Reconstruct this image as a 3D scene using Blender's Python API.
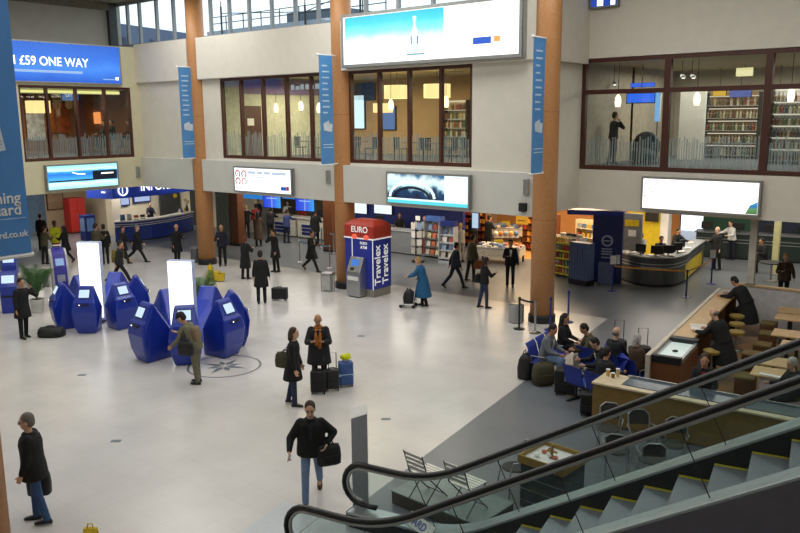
import bpy, bmesh, math, random
from mathutils import Vector, Matrix
random.seed(7)
R_ = math.radians
SC = bpy.context.scene
COL = SC.collection
for o in list(bpy.data.objects): bpy.data.objects.remove(o)

# ------------------------------------------------------------------ camera
FPX, CX, CY, H = 793.0, 400.0, 266.5, 6.25          # focal length and centre in pixels (800x533), eye height in metres
AX = Vector((0.77889811, 0.62709502, -0.00834057))  # camera right in world axes
AY = Vector((-0.10865629, 0.14803325, 0.98299541))  # camera up
AZ = Vector((0.6176662, -0.76474701, 0.18344064))   # camera back
cam_d = bpy.data.cameras.new('camera'); cam = bpy.data.objects.new('camera', cam_d); COL.objects.link(cam)
cam_d.sensor_width = 36.0; cam_d.lens = FPX * 36.0 / 800.0; cam_d.clip_end = 400
M3 = Matrix((AX, AY, AZ)).transposed()
cam.matrix_world = Matrix.Translation((0, 0, H)) @ M3.to_4x4()
SC.camera = cam

# ------------------------------------------------------------------ sky, exposure, lamps of the hall
SC.view_settings.view_transform = 'Standard'
try: SC.view_settings.look = 'None'
except Exception: pass
SC.view_settings.gamma = 1.0
SC.view_settings.use_curve_mapping = False
SC.view_settings.exposure = 0.10
W = bpy.data.worlds.new('overcast_sky'); SC.world = W; W.use_nodes = True
bg = W.node_tree.nodes['Background']; bg.inputs[0].default_value = (0.80, 0.88, 1.0, 1); bg.inputs[1].default_value = 1.6

def area(name, loc, size, power, col=(1, 1, 1), rot=(0, 0, 0), shape='RECTANGLE'):
    d = bpy.data.lights.new(name, 'AREA'); d.energy = power; d.color = col; d.shape = shape
    d.size, d.size_y = size
    o = bpy.data.objects.new(name, d); COL.objects.link(o); o.location = loc; o.rotation_euler = rot
    return o
HALL = (1.0, 0.985, 0.955)
for x, pw in ((-27, 255), (-18, 275), (-9, 235), (0, 170)):
    for y, k in ((3, 0.68), (11, 0.90), (18.5, 1.15)):
        area('ceiling_light', (x, y, 11.35), (6.0, 3.5), pw * k, HALL)
# lamps in the ceilings of the rooms behind the walls
WARM = (1.0, 0.80, 0.55); NEUT = (1.0, 0.92, 0.80); SHOP = (1.0, 0.74, 0.46)
for n, loc, size, pw, c in (
        ('information_light', (-38.6, 25.5, 3.1), (3.0, 4.0), 260, NEUT),
        ('entrance_light', (-39.5, 20.8, 3.1), (4.0, 3.0), 150, NEUT),
        ('ticket_light', (-28.5, 27.0, 3.1), (7.0, 3.0), 190, NEUT),
        ('concourse_light', (-21.5, 26.0, 3.1), (6.0, 3.0), 190, NEUT),
        ('shop_light', (-18.0, 32.5, 3.1), (5.0, 4.0), 420, SHOP),
        ('shop_entry_light', (-14.6, 29.6, 3.1), (2.6, 2.6), 150, SHOP),
        ('check_in_light', (-11.3, 31.5, 3.1), (3.0, 4.0), 150, NEUT),
        ('arcade_light', (-7.5, 33.5, 3.1), (5.0, 6.0), 170, NEUT),
        ('lounge_light', (-36.0, 18.5, 7.45), (4.0, 4.0), 170, WARM),
        ('cafe_light', (-23.0, 25.0, 7.75), (6.0, 3.0), 420, WARM),
        ('cafe_bar_light', (-16.5, 25.0, 7.75), (4.0, 3.0), 330, WARM),
        ('upper_shop_light', (-7.5, 29.5, 7.85), (8.0, 5.0), 380, NEUT)):
    area(n, loc, size, pw, c)

# ------------------------------------------------------------------ pixel helpers: a pixel gives a direction, the plane it lies on the distance
def ray(x, y):
    return AX * (x - CX) - AY * (y - CY) - AZ * FPX
def G(x, y, z=0.0):
    d = ray(x, y); t = (z - H) / d.z; return Vector((d.x * t, d.y * t, z))
def onX(x, y, X0):
    d = ray(x, y); t = X0 / d.x; return Vector((X0, d.y * t, H + d.z * t))
def onY(x, y, Y0):
    d = ray(x, y); t = Y0 / d.y; return Vector((d.x * t, Y0, H + d.z * t))
IMG = 38.83   # world heading, in degrees, of a thing that faces image right

# ------------------------------------------------------------------ materials
def lin(h):
    if not isinstance(h, str): return tuple(h)
    h = h.lstrip('#'); r = []
    for i in (0, 2, 4):
        c = int(h[i:i+2], 16) / 255.0
        r.append(c / 12.92 if c <= 0.04045 else ((c + 0.055) / 1.055) ** 2.4)
    return tuple(r)
MATS = {}
def mat(name, col='#888888', rough=0.5, metal=0.0, var=0.12, scale=6.0, bump=0.0, emit=None, strength=0.0, coat=0.0):
    """A principled material whose colour a noise texture varies by the share var."""
    if name in MATS: return MATS[name]
    m = bpy.data.materials.new(name); m.use_nodes = True; nt = m.node_tree; b = nt.nodes['Principled BSDF']
    c = lin(col)
    tc = nt.nodes.new('ShaderNodeTexCoord'); nz = nt.nodes.new('ShaderNodeTexNoise')
    nz.inputs['Scale'].default_value = scale; nz.inputs['Detail'].default_value = 4
    nt.links.new(tc.outputs['Object'], nz.inputs['Vector'])
    rp = nt.nodes.new('ShaderNodeValToRGB')
    rp.color_ramp.elements[0].position = 0.3; rp.color_ramp.elements[1].position = 0.7
    rp.color_ramp.elements[0].color = (*[v * (1 - var) for v in c], 1)
    rp.color_ramp.elements[1].color = (*[min(1, v * (1 + var)) for v in c], 1)
    nt.links.new(nz.outputs['Fac'], rp.inputs[0]); nt.links.new(rp.outputs[0], b.inputs['Base Color'])
    b.inputs['Roughness'].default_value = rough; b.inputs['Metallic'].default_value = metal
    if coat: b.inputs['Coat Weight'].default_value = coat
    if bump:
        bp = nt.nodes.new('ShaderNodeBump'); bp.inputs['Strength'].default_value = bump; bp.inputs['Distance'].default_value = 0.02
        nt.links.new(nz.outputs['Fac'], bp.inputs['Height']); nt.links.new(bp.outputs[0], b.inputs['Normal'])
    if emit is not None:
        b.inputs['Emission Color'].default_value = (*lin(emit), 1); b.inputs['Emission Strength'].default_value = strength
    MATS[name] = m; return m
def glass(name, tint=(0.93, 0.97, 0.96), refl=1.0, rough=0.02):
    if name in MATS: return MATS[name]
    m = bpy.data.materials.new(name); m.use_nodes = True; nt = m.node_tree
    for n in list(nt.nodes): nt.nodes.remove(n)
    out = nt.nodes.new('ShaderNodeOutputMaterial'); mix = nt.nodes.new('ShaderNodeMixShader')
    tr = nt.nodes.new('ShaderNodeBsdfTransparent'); gl = nt.nodes.new('ShaderNodeBsdfGlossy'); fr = nt.nodes.new('ShaderNodeFresnel')
    mu = nt.nodes.new('ShaderNodeMath'); mu.operation = 'MULTIPLY'; mu.inputs[1].default_value = refl
    tr.inputs[0].default_value = (*tint, 1); gl.inputs['Roughness'].default_value = rough; 
    ge = nt.nodes.new('ShaderNodeNewGeometry'); io = nt.nodes.new('ShaderNodeMapRange')       # same reflection on both faces of the pane
    io.inputs['To Min'].default_value = 1.45; io.inputs['To Max'].default_value = 1 / 1.45
    nt.links.new(ge.outputs['Backfacing'], io.inputs[0]); nt.links.new(io.outputs[0], fr.inputs[0])
    nt.links.new(fr.outputs[0], mu.inputs[0]); nt.links.new(mu.outputs[0], mix.inputs[0])
    nt.links.new(tr.outputs[0], mix.inputs[1]); nt.links.new(gl.outputs[0], mix.inputs[2]); nt.links.new(mix.outputs[0], out.inputs[0])
    MATS[name] = m; return m
def lit(name, col, strength, rough=0.25):
    """A backlit face: a lightbox, a lamp or a screen."""
    return mat(name, '#202020', rough, 0, 0.05, 3.0, emit=col, strength=strength)
def lit_ramp(name, stops, strength, axis='X', lo=0.0, hi=1.0, noise=0.0, nscale=2.0):
    """A backlit print whose colours run along one object axis between lo and hi."""
    if name in MATS: return MATS[name]
    m = mat(name, '#202020', 0.25, 0, 0.05, 3.0, emit='#ffffff', strength=strength); nt = m.node_tree; b = nt.nodes['Principled BSDF']
    tc = nt.nodes.new('ShaderNodeTexCoord'); sx = nt.nodes.new('ShaderNodeSeparateXYZ'); mr = nt.nodes.new('ShaderNodeMapRange')
    mr.inputs['From Min'].default_value = lo; mr.inputs['From Max'].default_value = hi
    nt.links.new(tc.outputs['Object'], sx.inputs[0]); nt.links.new(sx.outputs[axis], mr.inputs['Value'])
    val = mr.outputs[0]
    if noise:
        nz = nt.nodes.new('ShaderNodeTexNoise'); nz.inputs['Scale'].default_value = nscale; nz.inputs['Detail'].default_value = 3
        nt.links.new(tc.outputs['Object'], nz.inputs['Vector'])
        ma = nt.nodes.new('ShaderNodeMath'); ma.operation = 'MULTIPLY_ADD'; ma.inputs[1].default_value = noise
        sb = nt.nodes.new('ShaderNodeMath'); sb.operation = 'SUBTRACT'; sb.inputs[1].default_value = noise * 0.5
        nt.links.new(nz.outputs['Fac'], ma.inputs[0]); nt.links.new(val, ma.inputs[2]); nt.links.new(ma.outputs[0], sb.inputs[0]); val = sb.outputs[0]
    rp = nt.nodes.new('ShaderNodeValToRGB'); el = rp.color_ramp.elements
    while len(el) < len(stops): el.new(0.5)
    for e, (p, c) in zip(el, stops): e.position = p; e.color = (*lin(c), 1)
    nt.links.new(val, rp.inputs[0]); nt.links.new(rp.outputs[0], b.inputs['Emission Color'])
    return m

def floor_mat(name, col, dark, tile, rough, mott, var):
    if name in MATS: return MATS[name]
    m = bpy.data.materials.new(name); m.use_nodes = True; nt = m.node_tree; b = nt.nodes['Principled BSDF']
    tc = nt.nodes.new('ShaderNodeTexCoord'); bt = nt.nodes.new('ShaderNodeTexBrick')
    bt.offset = 0.0; bt.inputs['Scale'].default_value = 1.0; bt.inputs['Brick Width'].default_value = tile; bt.inputs['Row Height'].default_value = tile
    bt.inputs['Mortar Size'].default_value = 0.006; bt.inputs['Mortar Smooth'].default_value = 0.2
    c = lin(col); bt.inputs['Color1'].default_value = (*c, 1); bt.inputs['Color2'].default_value = (*[v * (1 - var) for v in c], 1)
    bt.inputs['Mortar'].default_value = (*lin(dark), 1); bt.inputs['Bias'].default_value = 0.0
    nt.links.new(tc.outputs['Object'], bt.inputs['Vector'])
    nz = nt.nodes.new('ShaderNodeTexNoise'); nz.inputs['Scale'].default_value = mott; nz.inputs['Detail'].default_value = 6
    nt.links.new(tc.outputs['Object'], nz.inputs['Vector'])
    rp = nt.nodes.new('ShaderNodeValToRGB'); rp.color_ramp.elements[0].position = 0.35; rp.color_ramp.elements[1].position = 0.65
    rp.color_ramp.elements[0].color = (0.90, 0.90, 0.90, 1); rp.color_ramp.elements[1].color = (1, 1, 1, 1)
    mx = nt.nodes.new('ShaderNodeMixRGB'); mx.blend_type = 'MULTIPLY'; mx.inputs[0].default_value = 1
    nt.links.new(nz.outputs['Fac'], rp.inputs[0]); nt.links.new(bt.outputs['Color'], mx.inputs[1]); nt.links.new(rp.outputs[0], mx.inputs[2])
    nt.links.new(mx.outputs[0], b.inputs['Base Color'])
    mr = nt.nodes.new('ShaderNodeMapRange'); mr.inputs['To Min'].default_value = rough - 0.015; mr.inputs['To Max'].default_value = rough + 0.02
    nt.links.new(nz.outputs['Fac'], mr.inputs[0]); nt.links.new(mr.outputs[0], b.inputs['Roughness'])
    MATS[name] = m; return m

# ------------------------------------------------------------------ mesh helpers
class MB:
    def __init__(s): s.v = []; s.f = []; s.mi = []
    def add(s, vs, fs, mi=0):
        n = len(s.v); s.v += [tuple(p) for p in vs]; s.f += [tuple(i + n for i in f) for f in fs]; s.mi += [mi] * len(fs); return s
    def box(s, x0, x1, y0, y1, z0, z1, mi=0):
        vs = [(x0,y0,z0),(x1,y0,z0),(x1,y1,z0),(x0,y1,z0),(x0,y0,z1),(x1,y0,z1),(x1,y1,z1),(x0,y1,z1)]
        return s.add(vs, [(0,3,2,1),(4,5,6,7),(0,1,5,4),(1,2,6,5),(2,3,7,6),(3,0,4,7)], mi)
    def obox(s, c, size, rz=0.0, mi=0, rx=0.0):
        m = Matrix.Translation(c) @ Matrix.Rotation(rz, 4, 'Z') @ Matrix.Rotation(rx, 4, 'X'); a, b, d = [q / 2 for q in size]
        vs = [m @ Vector(p) for p in ((-a,-b,-d),(a,-b,-d),(a,b,-d),(-a,b,-d),(-a,-b,d),(a,-b,d),(a,b,d),(-a,b,d))]
        return s.add(vs, [(0,3,2,1),(4,5,6,7),(0,1,5,4),(1,2,6,5),(2,3,7,6),(3,0,4,7)], mi)
    def loft(s, rings, mi=0, caps=True, closed=False):
        n = len(rings[0]); vs = [p for r in rings for p in r]; fs = []
        k = len(rings)
        for i in range(k if closed else k - 1):
            j = (i + 1) % k
            for a in range(n):
                b = (a + 1) % n; fs.append((i*n+a, i*n+b, j*n+b, j*n+a))
        if caps and not closed: fs.append(tuple(range(n - 1, -1, -1))); fs.append(tuple((k-1)*n + a for a in range(n)))
        return s.add(vs, fs, mi)
    def prism(s, pts, z0, z1, mi=0):
        if sum(pts[i][0]*pts[(i+1)%len(pts)][1]-pts[(i+1)%len(pts)][0]*pts[i][1] for i in range(len(pts))) < 0: pts = pts[::-1]
        return s.loft([[(p[0], p[1], z0) for p in pts], [(p[0], p[1], z1) for p in pts]], mi)
    def side_prism(s, pts, x0, x1, mi=0):
        """pts in (y, z), swept along x"""
        if sum(pts[i][0]*pts[(i+1)%len(pts)][1]-pts[(i+1)%len(pts)][0]*pts[i][1] for i in range(len(pts))) < 0: pts = pts[::-1]
        return s.loft([[(x0, p[0], p[1]) for p in pts], [(x1, p[0], p[1]) for p in pts]], mi)
    def lathe(s, prof, seg=20, c=(0,0,0), mi=0, sx=1.0, sy=1.0):
        rings = [[(c[0]+r*sx*math.cos(2*math.pi*a/seg), c[1]+r*sy*math.sin(2*math.pi*a/seg), c[2]+z) for a in range(seg)] for r, z in prof]
        return s.loft(rings, mi)
    def tube(s, path, r, seg=8, mi=0, closed=False, flat=1.0):
        P = [Vector(p) for p in path]; n = len(P); rings = []; up = Vector((0, 0, 1)); prev = None
        for i in range(n):
            a = P[(i-1) % n] if (closed or i > 0) else P[i]; b = P[(i+1) % n] if (closed or i < n-1) else P[i]
            t = (b - a).normalized()
            if prev is None:
                u = t.cross(up) if abs(t.z) < 0.95 else t.cross(Vector((0, 1, 0)))
            else: u = prev - t * prev.dot(t)
            u.normalize(); prev = u; w = t.cross(u); rr = r[i] if isinstance(r, (list, tuple)) else r
            rings.append([P[i] + u * rr * math.cos(2*math.pi*k/seg) + w * rr * flat * math.sin(2*math.pi*k/seg) for k in range(seg)])
        return s.loft(rings, mi, caps=not closed, closed=closed)
    def cap(s, p0, p1, r0, r1, seg=10, mi=0, hs=3):
        p0 = Vector(p0); p1 = Vector(p1); t = p1 - p0
        if t.length < 1e-6: t = Vector((0, 0, 1e-4)); p1 = p0 + t
        t.normalize(); u = t.orthogonal().normalized(); w = t.cross(u); rings = []
        for i in range(hs + 1):
            a = math.pi / 2 * (1 - i / hs); rr = max(r0 * math.cos(a), r0 * 0.02); c = p0 - t * r0 * math.sin(a)
            rings.append([c + (u*math.cos(2*math.pi*k/seg) + w*math.sin(2*math.pi*k/seg)) * rr for k in range(seg)])
        for i in range(hs + 1):
            a = math.pi / 2 * (i / hs); rr = max(r1 * math.cos(a), r1 * 0.02); c = p1 + t * r1 * math.sin(a)
            rings.append([c + (u*math.cos(2*math.pi*k/seg) + w*math.sin(2*math.pi*k/seg)) * rr for k in range(seg)])
        return s.loft(rings, mi)
    def ell(s, c, rad, seg=14, st=9, mi=0, rx=0.0):
        rings = []; m = Matrix.Translation(c) @ Matrix.Rotation(rx, 4, 'X')
        for i in range(st):
            a = math.pi * (i + 0.02) / (st - 1 + 0.04) - math.pi / 2
            rings.append([m @ Vector((rad[0]*math.cos(a)*math.cos(2*math.pi*k/seg), rad[1]*math.cos(a)*math.sin(2*math.pi*k/seg), rad[2]*math.sin(a))) for k in range(seg)])
        return s.loft(rings, mi)
    def quad(s, a, b, c, d, mi=0): return s.add([a, b, c, d], [(0, 1, 2, 3)], mi)
    def mesh(s, name, mats, smooth=False):
        me = bpy.data.meshes.new(name); me.from_pydata(s.v, [], s.f)
        for m in (mats if isinstance(mats, (list, tuple)) else [mats]): me.materials.append(m)
        me.polygons.foreach_set('material_index', s.mi)
        if smooth: me.polygons.foreach_set('use_smooth', [True] * len(me.polygons))
        me.update(); return me
    def build(s, name, mats, parent=None, smooth=False, bevel=0.0, world=False, seg=2):
        return link(name, s.mesh(name, mats, smooth), parent, bevel, world, seg)
def local_matrix(o): return Matrix.LocRotScale(o.location, o.rotation_euler, o.scale)
def world_matrix(o): return local_matrix(o) if o.parent is None else world_matrix(o.parent) @ o.matrix_parent_inverse @ local_matrix(o)
def link(name, me, parent=None, bevel=0.0, world=False, seg=2):
    o = bpy.data.objects.new(name, me); COL.objects.link(o)
    if parent is not None:
        o.parent = parent
        if world:
            o.matrix_parent_inverse = world_matrix(parent).inverted()
    if bevel:
        b = o.modifiers.new('bevel', 'BEVEL'); b.width = bevel; b.segments = seg; b.limit_method = 'ANGLE'; b.angle_limit = R_(35)
    return o
def tag(o, label=None, cat=None, group=None, kind=None):
    if label: o['label'] = label
    if cat: o['category'] = cat
    if group: o['group'] = group
    if kind: o['kind'] = kind
    return o
def thing(name, label, cat, loc=(0, 0, 0), rz=0.0, group=None):
    o = bpy.data.objects.new(name, None); COL.objects.link(o); o.empty_display_size = 0.1
    o.location = loc; o.rotation_euler = (0, 0, rz); return tag(o, label, cat, group)
def struct(name, mb, mats, parent=None, **k):
    o = mb.build(name, mats, parent, **k)
    if parent is None: o['kind'] = 'structure'
    return o
def struct_empty(name, loc=(0, 0, 0), rz=0.0):
    o = bpy.data.objects.new(name, None); COL.objects.link(o); o.location = loc; o.rotation_euler = (0, 0, rz); o['kind'] = 'structure'; return o
KIDS = {}
def kids(o): return [c for c in bpy.data.objects if c.parent is o]
def copy_tree(root, loc=None, rz=None, label=None, group=None):
    def cp(o, par, ks):
        c = o.copy(); COL.objects.link(c); c.parent = par
        for k in ks.get(o, []): cp(k, c, ks)
        return c
    ks = {}
    for c in bpy.data.objects:
        if c.parent is not None: ks.setdefault(c.parent, []).append(c)
    r = cp(root, None, ks)
    if loc is not None: r.location = loc
    if rz is not None: r.rotation_euler = (0, 0, rz)
    if label: r['label'] = label
    if group: r['group'] = group
    return r
def lettering(text, size, m, parent, pos, xdir, updir, name='lettering', extrude=0.004, align='LEFT', sx=1.0):
    """Raised letters: the left end of the base line at pos, running along xdir, standing along updir."""
    cu = bpy.data.curves.new(name, 'FONT'); cu.body = text; cu.size = size; cu.extrude = extrude; cu.align_x = align; cu.offset = size * 0.012
    t = bpy.data.objects.new(name, cu); COL.objects.link(t)
    dg = bpy.context.evaluated_depsgraph_get(); me = bpy.data.meshes.new_from_object(t.evaluated_get(dg)); bpy.data.objects.remove(t)
    x = Vector(xdir).normalized(); u = Vector(updir); u = (u - x * u.dot(x)).normalized(); n = x.cross(u)
    mm = Matrix((x * sx, u, n)).transposed().to_4x4(); mm.translation = Vector(pos)
    me.transform(mm); me.materials.clear(); me.materials.append(m)
    return link(name, me, parent, world=parent is not None)

# shared materials
wall_m = mat('painted_wall', '#dcd6c8', 0.75, 0, 0.03, 3.0, 0.03)
cream_m = mat('cream_wall', '#cfc8a8', 0.75, 0, 0.03, 3.0, 0.03)
grey_wall_m = mat('grey_upper_wall', '#a3a19a', 0.8, 0, 0.04, 2.0)
fascia_m = mat('fascia_panel', '#d2d1c8', 0.6, 0, 0.03, 2.0)
brown_m = mat('brown_window_frame', '#4a2418', 0.45, 0, 0.15, 20)
wood_m = mat('column_veneer', '#b5804f', 0.45, 0, 0.10, 14)
dark_m = mat('dark_metal', '#26282b', 0.45, 0.3, 0.1, 12)
black_m = mat('black_plastic', '#121214', 0.5, 0, 0.1, 12)
steel_m = mat('brushed_steel', '#b9bcbe', 0.28, 0.9, 0.06, 18)
alu_m = mat('aluminium_trim', '#a9abab', 0.35, 0.7, 0.05, 10)
white_m = mat('white_paint', '#e6e6e2', 0.4, 0, 0.03, 8)
pane_m = glass('window_glass')
# ================================================================== THE SETTING
WY = 21.50          # plane of the upper windows of the main wall
PY = 21.26          # front of its panels and fascias
RY = 24.40          # plane of the right wall, which stands back
LX = -32.5          # plane of the left wall
FB, FT = 3.26, 4.60 # bottom and top of the fascias
WB, WT = 4.68, 7.93 # bottom and top of the upper windows
PT = 9.62           # top of the panels above the windows
TOP = 11.6          # hall ceiling
COLS = ((-28.38, 21.55), (-20.02, 21.55), (-11.66, 21.45))

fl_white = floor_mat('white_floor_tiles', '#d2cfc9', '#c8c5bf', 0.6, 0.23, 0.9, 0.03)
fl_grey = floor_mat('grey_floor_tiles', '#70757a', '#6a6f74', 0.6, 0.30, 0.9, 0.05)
g1 = Vector((-10.15, 22.95, 0)); gd = (Vector((-8.37, 10.39, 0)) - g1).normalized(); g2 = g1 + gd * 26.0
mb = MB()
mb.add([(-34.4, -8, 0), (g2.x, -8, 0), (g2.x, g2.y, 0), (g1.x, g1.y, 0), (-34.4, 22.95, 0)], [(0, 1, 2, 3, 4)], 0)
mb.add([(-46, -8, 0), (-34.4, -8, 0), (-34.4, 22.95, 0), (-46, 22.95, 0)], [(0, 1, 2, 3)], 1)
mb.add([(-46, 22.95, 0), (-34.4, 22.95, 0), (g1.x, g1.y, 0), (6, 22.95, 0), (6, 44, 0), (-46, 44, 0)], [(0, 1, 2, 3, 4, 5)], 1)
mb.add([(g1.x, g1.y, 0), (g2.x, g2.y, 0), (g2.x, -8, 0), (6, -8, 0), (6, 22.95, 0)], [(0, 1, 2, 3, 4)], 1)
floor = struct('floor', mb, [fl_white, fl_grey])
# compass inlay beside the second group of kiosks
rc = (G(192, 366) + G(257, 366)) / 2; rc.z = 0
inlay_m = mat('inlay_grey', '#6a7074', 0.35, 0, 0.1, 8)
rr = 0.95
mb = MB(); n = 48
mb.add([(rc.x + r * math.cos(2*math.pi*k/n), rc.y + r * math.sin(2*math.pi*k/n), 0.0015) for r in (rr, rr - 0.06) for k in range(n)],
       [(k, (k+1) % n, n + (k+1) % n, n + k) for k in range(n)])
mb.build('inlay_ring', inlay_m, floor)
for k in range(8):
    a = R_(20 + 45 * k); L = 0.66 if k % 2 == 0 else 0.46; d = Vector((math.cos(a), math.sin(a), 0)); q = Vector((-d.y, d.x, 0))
    mb = MB(); c = Vector((rc.x, rc.y, 0.0015))
    mb.add([c + d * 0.06, c + d * 0.24 + q * 0.085, c + d * L, c + d * 0.24 - q * 0.085], [(3, 2, 1, 0)])
    mb.build('inlay_point', inlay_m, floor)
# small steel floor sockets
for (px, py) in ((116, 441), (386, 419), (361, 336), (82, 375)):
    p = G(px, py); MB().obox((p.x, p.y, 0.002), (0.20, 0.12, 0.004), R_(IMG)).build('floor_socket', inlay_m, floor)

ceil_m = mat('hall_ceiling', '#8b877f', 0.85, 0, 0.05, 1.5)
struct('ceiling', MB().box(-34.7, 6, -6, 21.9, TOP, TOP + 0.3).box(-11.8, 6, 21.9, 24.7, TOP, TOP + 0.3), ceil_m)
# floors and ceilings of the storeys behind the walls
slab_m = mat('storey_slab', '#b9b4a6', 0.8, 0, 0.04, 2)
struct('ceiling_lower_storey', MB().box(-46, -12.15, 21.7, 44, FB + 0.02, FT - 0.02).box(-12.15, 6, RY + 0.22, 44, FB + 0.02, FT - 0.02).box(-46, -32.75, -6, 21.7, FB + 0.02, FT - 0.02), slab_m)
struct('ceiling_upper_rooms', MB().box(-46, -12.15, 21.75, 44, 8.05, 9.5).box(-12.15, 6, RY + 0.26, 44, 8.05, 9.5).box(-46, -32.8, -6, 21.75, 7.78, 9.4), mat('upper_room_ceiling', '#b8a988', 0.8, 0, 0.05, 2))
up_floor_m = mat('upper_room_carpet', '#55565c', 0.9, 0, 0.15, 14)
struct('floor_upper_rooms', MB().box(-46, -12.15, 21.75, 44, FT, FT + 0.03).box(-12.15, 6, RY + 0.26, 44, FT, FT + 0.03).box(-46, -32.8, -6, 21.75, FT, FT + 0.03), up_floor_m)

# ---- left wall
mb = MB()
mb.box(LX - 0.25, LX, -6, 15.85, FB, 9.5); mb.box(LX - 0.25, LX, 20.95, 21.7, FB, 9.5)
mb.box(LX - 0.25, LX, 15.85, 20.95, FB, 4.62); mb.box(LX - 0.25, LX, 15.85, 20.95, 7.72, 9.5)
struct('wall_left', mb, cream_m)
struct('wall_left_upper', MB().box(-34.65, -34.4, -6, 21.9, 9.5, TOP), grey_wall_m)
struct('wall_left_ledge', MB().box(-34.65, LX - 0.25, -6, 21.9, 9.4, 9.5), cream_m)
struct('wall_front', MB().box(-46, 6, -6.25, -6, 0, TOP), wall_m)
struct('wall_side', MB().box(6, 6.25, -6, 44, 0, TOP), wall_m)
# ---- main wall: plain part between the corner and the first column
wc_ = struct('wall_corner', MB().box(LX, COLS[0][0] - 0.30, WY - 0.08, WY + 0.2, FT, WT), wall_m)
MB().box(LX, COLS[0][0] - 0.30, PY, PY + 0.45, FB, FT).build('fascia', fascia_m, wc_, bevel=0.015)
MB().box(LX, COLS[0][0] - 0.30, PY, PY + 0.45, WT, PT).build('upper_panel', wall_m, wc_, bevel=0.015)
# the panels and fascias between the columns, one continuous strip on each storey
def bay(x0, x1, name, wins):
    """One bay of the main wall: fascia, plain wall around the windows, upper panel."""
    r = struct_empty(name, ((x0 + x1) / 2, PY, 0))
    MB().box(x0, x1, PY, PY + 0.45, FB, FT).build('fascia', fascia_m, r, world=True, bevel=0.015)
    MB().box(x0, x1, PY, PY + 0.45, WT, PT).build('upper_panel', wall_m, r, world=True, bevel=0.015)
    w0, w1 = wins
    mb = MB(); mb.box(x0, w0, WY, WY + 0.2, FT, WT)
    if w1 < x1: mb.box(w1, x1, WY, WY + 0.2, FT, WT)
    mb.box(w0, w1, WY, WY + 0.2, FT, WB)
    mb.build('window_surround', wall_m, r, world=True)
bay(-28.02, -20.05, 'wall_main_first_bay', (-26.85, -20.25))
bay(-19.80, -11.72, 'wall_main_second_bay', (-19.68, -14.36))
# ---- return and right wall
wr_ = struct('wall_return', MB().box(-12.30, -12.02, PY + 0.12, RY + 0.25, FB, TOP), wall_m)
MB().box(-12.02, -11.80, PY + 0.46, RY, WT, TOP).build('upper_panel', wall_m, wr_, bevel=0.01)
mb = MB(); mb.box(-12.05, 6, RY, RY + 0.25, FB, 4.55); mb.box(-12.05, 6, RY, RY + 0.25, 8.1, TOP); mb.box(-12.2, -12.06, RY, RY + 0.25, 4.55, 8.1)
struct('wall_right', mb, wall_m)

# ---- columns
for i, (x, y) in enumerate(COLS + ((-11.35, 4.4),)):
    r = thing('column', 'tan wood-clad round column beside %s' % ('the information desk', 'the red and blue currency kiosk', 'the steel litter bin and belt posts', 'the large blue newspaper banner')[i], 'column', (x, y, 0))
    MB().lathe([(0.37, 0.0), (0.37, 3.2), (0.37, 6.4), (0.37, 9.0), (0.37, TOP)], 40).build('shaft', wood_m, r, smooth=True)
    MB().lathe([(0.42, 0.0), (0.42, 0.22), (0.40, 0.25), (0.365, 0.25)], 40).build('base_band', dark_m, r, bevel=0.01)
    for zz in (3.2, 6.4):
        MB().lathe([(0.3712, zz), (0.3712, zz + 0.012)], 40).build('joint_band', mat('column_joint', '#855228', 0.5), r)

# ---- windows
film_m = mat('frosted_film', '#b4bcc0', 0.6, 0, 0.05, 8); film_m.node_tree.nodes['Principled BSDF'].inputs['Alpha'].default_value = 0.42
def window(name, axis, plane, edges, z0, z1, transom=None, fw=0.10, depth=0.14, film=True, inward=1):
    """Brown timber window in plane axis=plane, mullions at edges; each pane a part."""
    c = (edges[0] + edges[-1]) / 2
    r = struct_empty(name, (plane, c, z0) if axis == 'X' else (c, plane, z0))
    def bx(u0, u1, d0, d1, za, zb):
        m = MB()
        if axis == 'Y': m.box(u0, u1, plane + d0, plane + d1, za, zb)
        else: m.box(plane - d1, plane - d0, u0, u1, za, zb)
        return m
    bx(edges[0], edges[-1], 0, depth, z1 - 0.11, z1).build('head_rail', brown_m, r, world=True)
    bx(edges[0], edges[-1], -0.02, depth, z0, z0 + 0.13).build('sill_rail', brown_m, r, world=True)
    for i, e in enumerate(edges):
        bx(e - fw / 2, e + fw / 2, -0.01, depth + 0.02, z0, z1).build('mullion', brown_m, r, world=True)
    rng = random.Random(len(name) * 7 + int(abs(c) * 10))
    for i in range(len(edges) - 1):
        a, b = edges[i] + fw / 2, edges[i+1] - fw / 2
        parts = [(z0 + 0.13, z1 - 0.11)]
        if transom:
            bx(a, b, 0, depth, transom - 0.07, transom + 0.07).build('transom', brown_m, r, world=True)
            parts = [(z0 + 0.13, transom - 0.07), (transom + 0.07, z1 - 0.11)]
        for (p, q) in parts:
            bx(a, b, 0.06, 0.072, p, q).build('pane', pane_m, r, world=True)
        if film:
            m = MB(); u = a + 0.03
            while u < b - 0.06:
                w = rng.uniform(0.02, 0.06); hgt = rng.uniform(0.75, 1.0)
                q = bx(u, u + w, 0.074, 0.078, z0 + 0.14, z0 + 0.13 + hgt); m.add(q.v, q.f); u += w + rng.uniform(0.015, 0.055)
            tag(m.build('frosted_strips', film_m, r, world=True), 'pale frosted vertical stripes along the foot of the glass', kind='stuff')
    return r
window('window_1', 'X', LX - 0.06, [15.9, 17.05, 18.35, 19.7, 20.92], 4.62, 7.72)
window('window_2', 'Y', WY + 0.02, [-26.82, -25.62, -24.3, -22.95, -21.62, -20.3], WB, WT)
window('window_3', 'Y', WY + 0.02, [-19.62, -18.28, -16.95, -15.62, -14.40], WB, WT)
window('window_4', 'Y', RY + 0.04, [-11.98, -9.2, -6.3, -3.4], 4.56, 8.08, transom=7.04, fw=0.20)
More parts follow.
